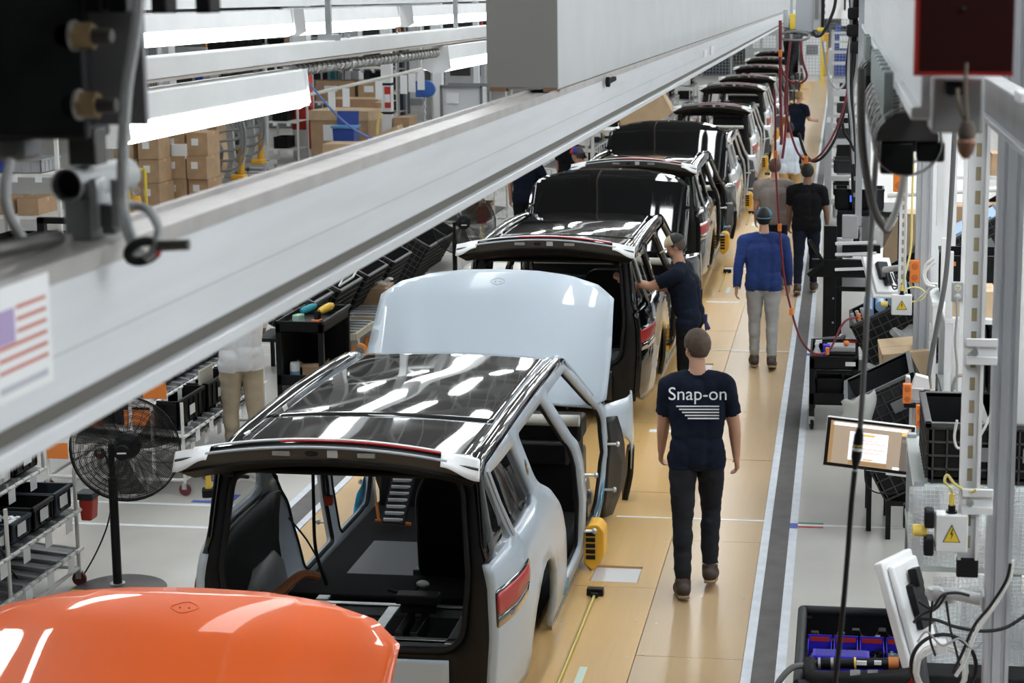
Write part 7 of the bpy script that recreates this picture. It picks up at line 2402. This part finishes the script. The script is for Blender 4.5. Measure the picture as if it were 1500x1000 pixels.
MB().box((0, .2, h + .22), (w * .9, .05, .34), Matrix.Rotation(R(-12), 3, 'X')).build('bin_lid', blue, t, bev=.01)
rs = MB()
for k_ in range(3):
    a0 = k_ * 2 * PI / 3 + .3
    pts = [(.13 * math.cos(a0 + i * .24), -.262, h * .38 + .13 * math.sin(a0 + i * .24)) for i in range(7)]
    rs.tube(pts, .02, 5)
rs.build('recycling_mark', paper, t, 0)
# pallets of cartons behind the hanger bracket
n = 0
for cx_, Y, rows in ((212, 33.0, 4), (232, 34.6, 4), (283, 33.8, 3), (262, 36.5, 4), (300, 37.0, 3)):
    x = P(cx_, 280, Y).x
    t = thing('pallet', 'timber pallet under the ' + ('first', 'second', 'third', 'fourth', 'fifth')[n] + ' carton stack beyond the rail', 'pallet', (x, Y, 0), 0, 'timber pallets')
    for i in range(5):
        MB().bx(-.5 + i * .22, -.36 + i * .22, -.4, .4, .11, .135).build('plank', timber, t, 0)
    for y in (-.35, 0, .35):
        MB().bx(-.5, .52, y - .05, y + .05, .002, .108).build('bearer', timber, t, 0)
    for r in range(rows):
        for c in range(2):
            w = random.uniform(.40, .48)
            carton('carton', w, .7, .46, (x - .24 + c * .49, Y + random.uniform(-.04, .04), .138 + r * .465), ('bottom', 'second', 'third', 'top')[r if r < rows - 1 else 3] + (' left' if c == 0 else ' right') + ' carton of the ' + ('first', 'second', 'third', 'fourth', 'fifth')[n] + ' pallet stack beyond the rail', random.uniform(-.05, .05), (card, card2)[random.random() < .3], 'cartons stacked on pallets')
    n += 1
t = thing('yellow_gate', 'yellow tube gate in front of the pallet stacks', 'gate', (0, 0, 0))
a = rect(186, 248, 215, 308, 31.5)
for x in (a[0], a[1]):
    MB().cyl((x, 31.5, 0), (x, 31.5, a[3]), .03).build('upright', mat('bright_yellow', (.75, .55, .06), .45), t)
MB().cyl((a[0], 31.5, a[3]), (a[1], 31.5, a[3]), .03).build('top_bar', MAT['bright_yellow'], t)
p = P(200, 300, 31.0)
t = thing('gas_spring_tool', 'yellow cylinder with a ring handle by the yellow gate', 'tool', (p.x, 31.0, 0))
MB().lathe([(.09, .002), (.09, .5), (.07, .55)], n=14).build('cylinder', yellow, t)
MB().tube([(.07 * math.cos(q), 0, .64 + .09 * math.sin(q)) for q in np.linspace(0, 2 * PI, 18, endpoint=False)], .018, 6, closed=True).build('ring', greyplastic, t)
# fixtures with hoses
for i, (px, Y) in enumerate(((345, 36.5), (375, 40.0))):
    x = P(px, 250, Y).x
    t = thing('lift_fixture', ('near', 'far')[i] + ' grey lifting fixture with a yellow gas spring and black hoses', 'fixture', (x, Y, 0), 0, 'grey lifting fixtures')
    fm = boxgrey
    mb = MB()
    for y in (-.4, .4):
        mb.bar((-1.0, y, .28), (.35, y, .28), .09, .09).bar((-1.0, y, .08), (.35, y, .08), .06, .06)
    for xx in (-1.0, -.33, .35):
        mb.bar((xx, -.4, .28), (xx, .4, .28), .09, .09).bar((xx, -.4, .0), (xx, -.4, .28), .06).bar((xx, .4, 0), (xx, .4, .28), .06)
    mb.build('base_frame', fm, t, 0)
    MB().bar((-.1, -.3, .3), (.05, -.3, .75), .12, .1).bar((.05, -.3, .75), (.0, -.3, 1.6), .14, .1).build('mast', fm, t, 0)
    MB().lathe([(.06, .38), (.07, .4), (.07, 1.0), (.05, 1.05)], (.22, -.35, 0), (.06, 0, 1), 14).build('gas_spring', yellow, t)
    MB().bx(.05, .35, -.5, -.2, .30, .42).build('valve_block', yellow, t, bev=.03)
    mb = MB()
    mb.prism(rounded([(-.75, .45), (-.4, .35), (-.3, .9), (-.5, 1.25), (-.85, 1.2)], .1), lambda a_, b_, d: (a_, d, b_), -.25, .2)
    mb.build('seat_carrier', trimgrey, t, 0, bev=.03)
    for j in range(5):
        c = MB()
        c.tube(spline([(-1.1 + .1 * j, -.45, 1.75), (-.95 + .12 * j, -.5, 1.0 - .08 * j), (-.4 + .05 * j, -.55, .55 + .18 * j), (.25, -.52, .6 + .2 * j), (.42 - .06 * j, -.48, 1.2 + .05 * j), (.3 - .08 * j, -.45, 1.8)], 8), .03, 6)
        c.build('hose', mat('grey_hose', (.22, .22, .225), .5), t)
    MB().tube([(-.65 + .02 * math.sin(i * 2), -.45, .75 + i * .05) for i in range(12)], .03, 5).build('chain', steel, t)
p = P(410, 230, 43.0)
simple_rack('white labelled rack left of the red column', p.x - .3, p.x + .5, 43, .8, (.35, 1.05, 1.75), 2.4, warmwhite, .6, 3)
p = P(45, 340, 23.5)
simple_rack('white rack of cartons at the far left edge', p.x - .75, p.x + .45, 23.5, .8, (.55, 1.15, 1.75), 2.3, warmwhite, .95, 5)
t = thing('black_rack_frame', 'thick black frame in front of the far left rack', 'frame', (P(62, 340, 22.6).x, 22.6, 0))
MB().bx(-.05, .05, -.05, .05, 0, 1.25).build('upright', black, t, 0)
MB().bx(-.05, .9, -.05, .05, 1.17, 1.25).build('cross_bar', black, t, 0)
for i, (xa, xb, Y) in enumerate(((-19.5, -17.0, 58), (-16.5, -14.4, 56), (-14.0, -11.4, 59), (-22.5, -20, 60), (-25.5, -23, 63), (-11, -8.6, 61), (-28, -26, 58), (-8.2, -6.6, 63))):
    simple_rack(('one', 'two', 'three', 'four', 'five', 'six', 'seven', 'eight')[i].replace('one', 'first').replace('two', 'second').replace('three', 'third').replace('four', 'fourth').replace('five', 'fifth').replace('six', 'sixth').replace('seven', 'seventh').replace('eight', 'eighth') + ' of the grey far racks across the hall', xa, xb, Y, 1.0, (.4, 1.1, 1.8, 2.5), 3.2, greyplastic if i % 2 else warmwhite, .85, 20 + i)
for i in range(6):
    x = P(312 + i * 11, 72, 48).x
    t = thing('tyre', ('first', 'second', 'third', 'fourth', 'fifth', 'sixth')[i] + ' black tyre from the left standing on the far conveyor', 'tyre', (x, 48.0 + i * .1, P(312, 72, 48).z + .25), 0, 'tyres on the far conveyor')
    MB().lathe([(.22, -.13), (.34, -.12), (.37, -.06), (.37, .06), (.34, .12), (.22, .13)], axis=(1, .5, 0), n=26, caps=False).build('tread', rubber, t, solid=.01)
    MB().lathe([(.08, .07), (.225, .1), (.225, -.1), (.08, -.07)], axis=(1, .5, 0), n=20).build('rim', steel, t)
t = thing('tyre_conveyor', 'grey roller conveyor carrying the black tyres', 'conveyor', (0, 0, 0))
zz = P(312, 72, 48).z - .125
MB().bx(P(300, 72, 48).x, P(390, 72, 48).x, 47.6, 49, zz - .15, zz).build('bed', boxgrey, t, 0)
for px in (304, 386):
    MB().bx(P(px, 72, 48).x - .05, P(px, 72, 48).x + .05, 48, 48.1, 0, zz - .15).build('leg', boxgrey, t, 0)
for i, (px, Y, h) in enumerate(((270, 52, 2.6), (400, 54, 2.6), (470, 57, 2.8), (560, 60, 2.7), (680, 58, 3.0))):
    x = P(px, 60, Y).x
    t = thing('machine_cabinet', ('first', 'second', 'third', 'fourth', 'fifth')[i] + ' blue grey machine cabinet in the far row under the lights', 'cabinet', (x, Y, 0), 0, 'far machine cabinets')
    MB().bx(-.7, .7, 0, 1, 0.002, h).build('housing', (boxgrey, dkgrey, greyplastic, slate, boxgrey)[i], t, bev=.02)
    MB().bx(-.5, .2, -.02, -.005, h * .5, h * .85).build('window', windowglass, t, 0)
    MB().bx(.3, .55, -.03, -.005, h * .5, h * .75).build('control_panel', (blue, paper, teal, orange, blue)[i], t, 0)
    MB().cyl((.5, .5, h), (.5, .5, h + .4), .04).build('signal_lamp', (orange, red, green, orange, red)[i], t)
t = thing('chain_hoist', 'blue chain hoist hanging left of the white column', 'hoist', P(621, 130, 42.0))
MB().bx(-.18, .14, -.15, .15, -.2, .2).lathe([(.02, -.2), (.2, -.18), (.2, -.05), (.1, 0)], (.12, 0, 0), (0, 1, 0), 16).build('hoist_body', mat('hoist_blue', (.03, .12, .42), .4), t, bev=.02)
MB().cyl((0, 0, .2), (0, 0, 4), .02).build('drop_rod', steel, t)
MB().tube([(.0 + .02 * math.sin(i * 2.1), 0, -.2 - i * .06) for i in range(14)], .03, 5).build('chain', steel, t)
t = thing('lined_bin', 'tall grey cage bin with a white liner near the beam end', 'bin', (P(682, 180, 41).x, 41, 0))
h = P(682, 128, 41).z
MB().bx(-.45, .45, -.4, .4, 0.3, h).build('liner', mat('white_liner', (.66, .68, .71), .4, bump=.3, scale=6), t, bev=.03)
for x in (-.48, .48):
    for y in (-.43, .43):
        MB().bx(x - .03, x + .03, y - .03, y + .03, 0.002, h + .06).build('frame_post', dkgrey, t, 0)
MB().bx(-.5, .5, -.46, -.40, h, h + .08).bx(-.5, .5, .40, .46, h, h + .08).build('top_rail', dkgrey, t, 0)
MB().bx(-.35, -.05, -.47, -.465, h - .35, h - .1).build('label_card', paper, t, 0)
t = thing('paper_line', 'white rod with hanging paper strips across the far cartons', 'line', (0, 0, 0))
a_, b_ = P(425, 145, 35), P(618, 101, 35)
MB().cyl(a_, b_, .035).build('rod', warmwhite, t)
for px in (487, 508, 556, 592, 604, 617):
    f = (px - 425) / 193
    p = a_.lerp(b_, f)
    MB().bx(p.x - .075, p.x + .075, 34.95, 34.955, p.z - .42, p.z - .04).build('paper_strip', paper, t, 0)
for px in (430, 612):
    p = a_.lerp(b_, (px - 425) / 193)
    MB().cyl(p, (p.x, p.y, 6), .008).build('suspension_wire', steel, t)
loops('air_hose', 'thin blue hose slanting down across the far cartons', 'hose', [P(428, 95, 30), P(455, 125, 30), P(490, 165, 30), P(520, 190, 30), P(552, 206, 30)], .02, cableblue)
loops('air_hose', 'coiled yellow hose hung on the signed white post', 'hose', [P(563, 140, 41.6) + V((-.15 * abs(math.sin(i * .7)) - .05, 0, -.9 + .9 * math.cos(i * .7) * .5)) for i in range(24)], .03, paleyellow)
# left of the line, further down
for i, (Y0, Y1) in enumerate(((33, 35.4), (37, 39.6), (42, 45), (48, 51), (55, 58))):
    flow_rack('flow_rack', ('first', 'second', 'third', 'fourth', 'fifth')[i] + ' far flow rack standing left of the car row', -4.72, Y0, Y1, 1.0, [.35, .85, 1.3], 2.0)
    for j in range(4):
        tote('tote', .4, .42, .24, (paper, black, slate, card)[(i + j) % 4], (-4.98, Y0 + .4 + j * .55, (1.36, .91, 1.36, 1.36)[j]), 0, ('first', 'second', 'third', 'fourth')[j] + ' tote on the ' + ('first', 'second', 'third', 'fourth', 'fifth')[i] + ' far flow rack left of the cars', group='totes on the far flow racks')
p = P(962, 158, 31.0)
t = carton('carton', .9, .5, .5, (p.x - .1, p.y, p.z - .25), 'open brown carton tipped above the black bonnet', rot=(R(10), R(-28), 0), m_=card2, flaps=True, sticker=False)
simple_rack('tall rack holding the tipped carton left of the cars', p.x - 1.3, p.x - .35, 31.2, .8, (.5, 1.1, p.z - .42), p.z + .1, warmwhite, .3, 77)
# ---------------------------------------------------------------- far end of the line
YF = 88.0
t = thing('safety_fence', 'grey mesh safety fence across the far end of the line', 'fence', (0, 0, 0))
for i in range(17):
    x = -16 + i * 1.5
    MB().bx(x - .05, x + .05, YF - .05, YF + .05, 0, 3.6).build('fence_post', greyplastic, t, 0)
    mb = MB()
    for z in np.arange(.2, 3.5, .16):
        mb.bx(x + .05, x + 1.45, YF - .008, YF + .008, z - .008, z + .008)
    for xx in np.arange(x + .1, x + 1.45, .16):
        mb.bx(xx - .008, xx + .008, YF - .008, YF + .008, .2, 3.5)
    mb.build('mesh_panel', greyplastic, t, 0)
for i, (px, m_, w, h, z) in enumerate(((1215, orange, .5, .4, 3.3), (1225, blue, .8, .45, 3.0), (1240, blue, 1.2, 2.6, 0.0), (1190, paper, 1.0, 2.0, 0.0), (1208, yellow, .4, 2.2, 0), (1120, boxgrey, 2.0, 2.6, 0), (1040, slate, 2.2, 2.4, 0), (960, boxgrey, 2.4, 2.6, 0), (1255, paper, 1.6, 1.4, 2.2))):
    p = P(px, 50, YF + 3)
    t = thing('far_cabinet', ('orange signal box', 'flat blue sign box', 'tall blue cabinet', 'white cabinet', 'slim yellow cabinet', 'wide grey cabinet', 'dark slate cabinet', 'leftmost grey cabinet', 'white sign box')[i] + ' beyond the far safety fence', 'cabinet', (p.x, YF + 3, z))
    MB().bx(-w / 2, w / 2, 0, .8, 0.002, h).build('housing', m_, t, bev=.02)
    MB().bx(-w * .3, w * .3, -.02, -.004, h * .55, h * .8).build('panel', paper if m_ != paper else dkgrey, t, 0)
    if z > 1:
        MB().cyl((0, .4, h), (0, .4, 10 - z), .04).build('drop_rod', steel, t)
p = P(1240, 12, 60)
t = thing('station_sign', 'white hanging station sign marked T1 near the cable bundle', 'sign', (p.x, 60, p.z))
MB().bx(-.9, .5, 0, .05, -.35, .75).build('board', paper, t, bev=.01)
text('sign_text', 'T1', .62, rubber, t, V((.1, -.004, .12)), (R(90), 0, 0), .001)
for i in range(4):
    MB().bx(-.8, -.72, -.008, -.001, -.2 + i * .22, -.08 + i * .22).build('sign_dot', rubber, t, 0)
for x in (-.7, .4):
    MB().cyl((x, .02, .75), (x, .02, 4), .015).build('suspension_rod', steel, t)
t = thing('yellow_bollard', 'tall yellow post at the end of the plywood', 'post', (P(1204, 92, 82).x, 82.5, 0))
MB().bx(-.07, .07, -.07, .07, 0, P(1204, 52, 82).z).build('post', MAT['bright_yellow'], t, 0)
# ---------------------------------------------------------------- hanging cabinet, hoses over the walkway
Yh = 19.0
a = rect(1166, -30, 1192, 47, Yh)
t = thing('hanging_cabinet', 'grey cabinet hanging over the walkway at the top edge', 'cabinet', (0, 0, 0))
MB().prism(rounded([(a[0], a[2]), (a[1], a[2]), (a[1], a[3]), (a[0], a[3])], [.04, .04, 0, 0]), lambda p_, q_, d: (p_, d, q_), Yh, Yh + .1).build('front_panel', mat('pale_grey_cabinet', (.36, .38, .41), .45), t, 0, bev=.006)
b2 = rect(1192, -30, 1211, 44, Yh)
MB().bx(b2[0], b2[1] - .05, Yh - .02, Yh + .5, b2[2], b2[3]).build('side_housing', boxgrey, t, bev=.01)
MB().bx(b2[1] - .06, b2[1] - .03, Yh - .03, Yh + .5, b2[2] + .03, b2[3]).build('black_edge', rubber, t, 0)
MB().bx(b2[0] + .02, b2[1] - .09, Yh - .035, Yh - .02, b2[2] + .12, b2[3]).build('door', dkgrey, t, 0)
a = rect(1157, 20, 1165, 44, Yh)
t2 = thing('hoist_unit', 'yellow and black hoist unit beside the hanging cabinet', 'hoist', (0, 0, 0))
MB().bx(a[0], a[1], Yh + .0, Yh + .15, a[2], a[3]).build('yellow_body', MAT['bright_yellow'], t2, bev=.01)
MB().bx(a[0] - .06, a[1] + .02, Yh - .02, Yh + .1, a[2] - .04, a[2] + .0).build('black_collar', rubber, t2, bev=.01)
MB().bx(a[0] - .07, a[0] - .01, Yh, Yh + .1, a[2] + .02, a[3] + .05).build('steel_body', steel, t2, bev=.01)
MB().bx(a[0], a[0] + .03, Yh + .05, Yh + .08, a[3], a[3] + 1.5).build('hanger_strap', steel, t2, 0)
tag(MB().cyl(P(1207, 43, Yh), P(1197, 43, Yh), .03).build('yellow_grip', MAT['bright_yellow']), 'yellow grip at the lower corner of the hanging cabinet', 'grip')
mb = MB()
mb.tube([P(1160, 50, Yh - .1) + V((.16 * math.cos(q) + .03, .02 * math.sin(3 * q), -.02 + .05 * math.sin(q))) for q in np.linspace(0, 6 * PI, 60)], .014, 6)
tag(mb.build('coiled_hose', mat('grey_hose', (.22, .22, .225), .5)), 'grey hose coil hung under the yellow hoist', 'hose')
bag = MB()
bag.grid(lambda u, v: tuple(P(1147 + 22 * u + 6 * v * (1 - u), 60 + 55 * v - 10 * v * u, 18.8) + V((0, .05 * math.sin(6 * u + 4 * v), 0))), 8, 10)
tag(bag.build('black_cover', rubber, solid=.01), 'black cover cloth hanging among the red hoses', 'cover')
H_ = [
    ('red_hose', 'red hose falling straight beside the black cover', [(1143, 30, 17), (1143, 70, 17), (1143, 120, 17), (1144, 165, 17), (1145, 200, 17), (1144, 212, 17)], .016, cablered),
    ('red_hose', 'long red hose hanging over the blue jacket to the tool trolley', [(1134, 130, 16), (1136, 180, 16), (1136, 235, 16), (1141, 320, 16), (1148, 400, 16), (1158, 450, 16), (1172, 495, 16.2), (1188, 515, 16.5), (1205, 518, 16.7), (1218, 508, 16.8), (1231, 480, 16.9), (1243, 467, 17), (1262, 465, 17.2)], .0105, cablered),
    ('red_hose', 'red hose swinging in a wide loop above the black tee', [(1158, 60, 16), (1153, 110, 16), (1150, 150, 16), (1156, 185, 16), (1168, 222, 16), (1182, 235, 16), (1198, 230, 16), (1215, 208, 16), (1229, 178, 16), (1240, 140, 16), (1244, 90, 16)], .011, cablered),
    ('red_hose', 'red hose crossing the white car doors', [(1172, 60, 17), (1176, 90, 17), (1182, 112, 17), (1172, 122, 17), (1158, 120, 17), (1148, 108, 17), (1142, 90, 17)], .012, cablered),
    ('red_hose', 'thin red hose beside the silver taillight', [(1152, 95, 17.3), (1153, 150, 17.3), (1150, 200, 17.3), (1146, 232, 17.3)], .014, cablered),
    ('black_hose', 'black hose paired with the looping red one', [(1170, 195, 16.1), (1180, 226, 16.1), (1195, 236, 16.1), (1215, 218, 16.1), (1232, 180, 16.1), (1246, 120, 16.1), (1252, 60, 16.1)], .014, cableblack),
    ('grey_hose', 'grey cable looping beside the yellow post', [(1205, 60, 18), (1209, 90, 18), (1216, 118, 18), (1226, 130, 18), (1235, 125, 18), (1240, 112, 18)], .012, cablegrey),
    ('black_hose', 'black cable curving from the top edge to the cabinet', [(1225, -10, 18), (1222, 12, 18), (1213, 35, 18), (1204, 50, 18), (1196, 53, 18), (1190, 46, 18)], .017, cableblack),
    ('black_hose', 'black cable branching off the bundle to the right frame', [(1234, 180, 15), (1237, 195, 15), (1246, 208, 15), (1251, 222, 15)], .014, cableblack),
]
for nm, lab, pts, r_, m_ in H_:
    loops(nm, lab, 'hose', [P(*q) for q in pts], r_, m_, 7, 8, 'hoses over the walkway')
for px, py, Y in ((1142, 333, 16), (1159, 456, 16), (1212, 514, 16.75), (1258, 464, 17.15), (1181, 234, 16), (1143, 78, 17), (1136, 226, 16)):
    p = P(px, py, Y)
    tag(MB().bx(p.x - .018, p.x + .018, p.y - .02, p.y + .02, p.z - .035, p.z + .035).build('hose_tag', orange, bev=.006), 'orange tag on the red hoses at ' + {333: 'the blue jacket', 456: 'the trousers of the blue jacket man', 514: 'the lowest point by the trolley', 464: 'the trolley end', 234: 'the bottom of the wide loop', 78: 'the top beside the black cover', 226: 'the silver taillight'}[py], 'tag', 'orange hose tags')
for i in range(12):
    o_ = (i % 5) * 2.6
    q = [(1248 + o_ + 3 * math.sin(i), -12), (1247 + o_, 40), (1243 + o_ * .9 + 4 * math.sin(i * 2), 95), (1243 + o_ * .6, 140), (1247 + o_ * .5, 180 + 4 * i), (1250 + o_ * .3, 240 + 6 * i)]
    loops('bundle_cable', 'one of the black cables bundled down the right of the walkway', 'cable', [P(a_, b_, 15 + .05 * i) for a_, b_ in q], .012 + .002 * (i % 3), cableblack if i % 4 else cablegrey, 6, 6, 'black cable bundle')
for py, w in ((20, .07), (70, .05), (45, .08)):
    p = P(1254, py, 14.9)
    tag(MB().bx(p.x - w, p.x + w * .8, 14.86, 15.2, p.z - .05, p.z + .05).build('cable_connector', rubber, bev=.02), 'black connector block ' + {20: 'at the top of', 70: 'lower on', 45: 'midway on'}[py] + ' the cable bundle', 'connector', 'connectors on the bundle')
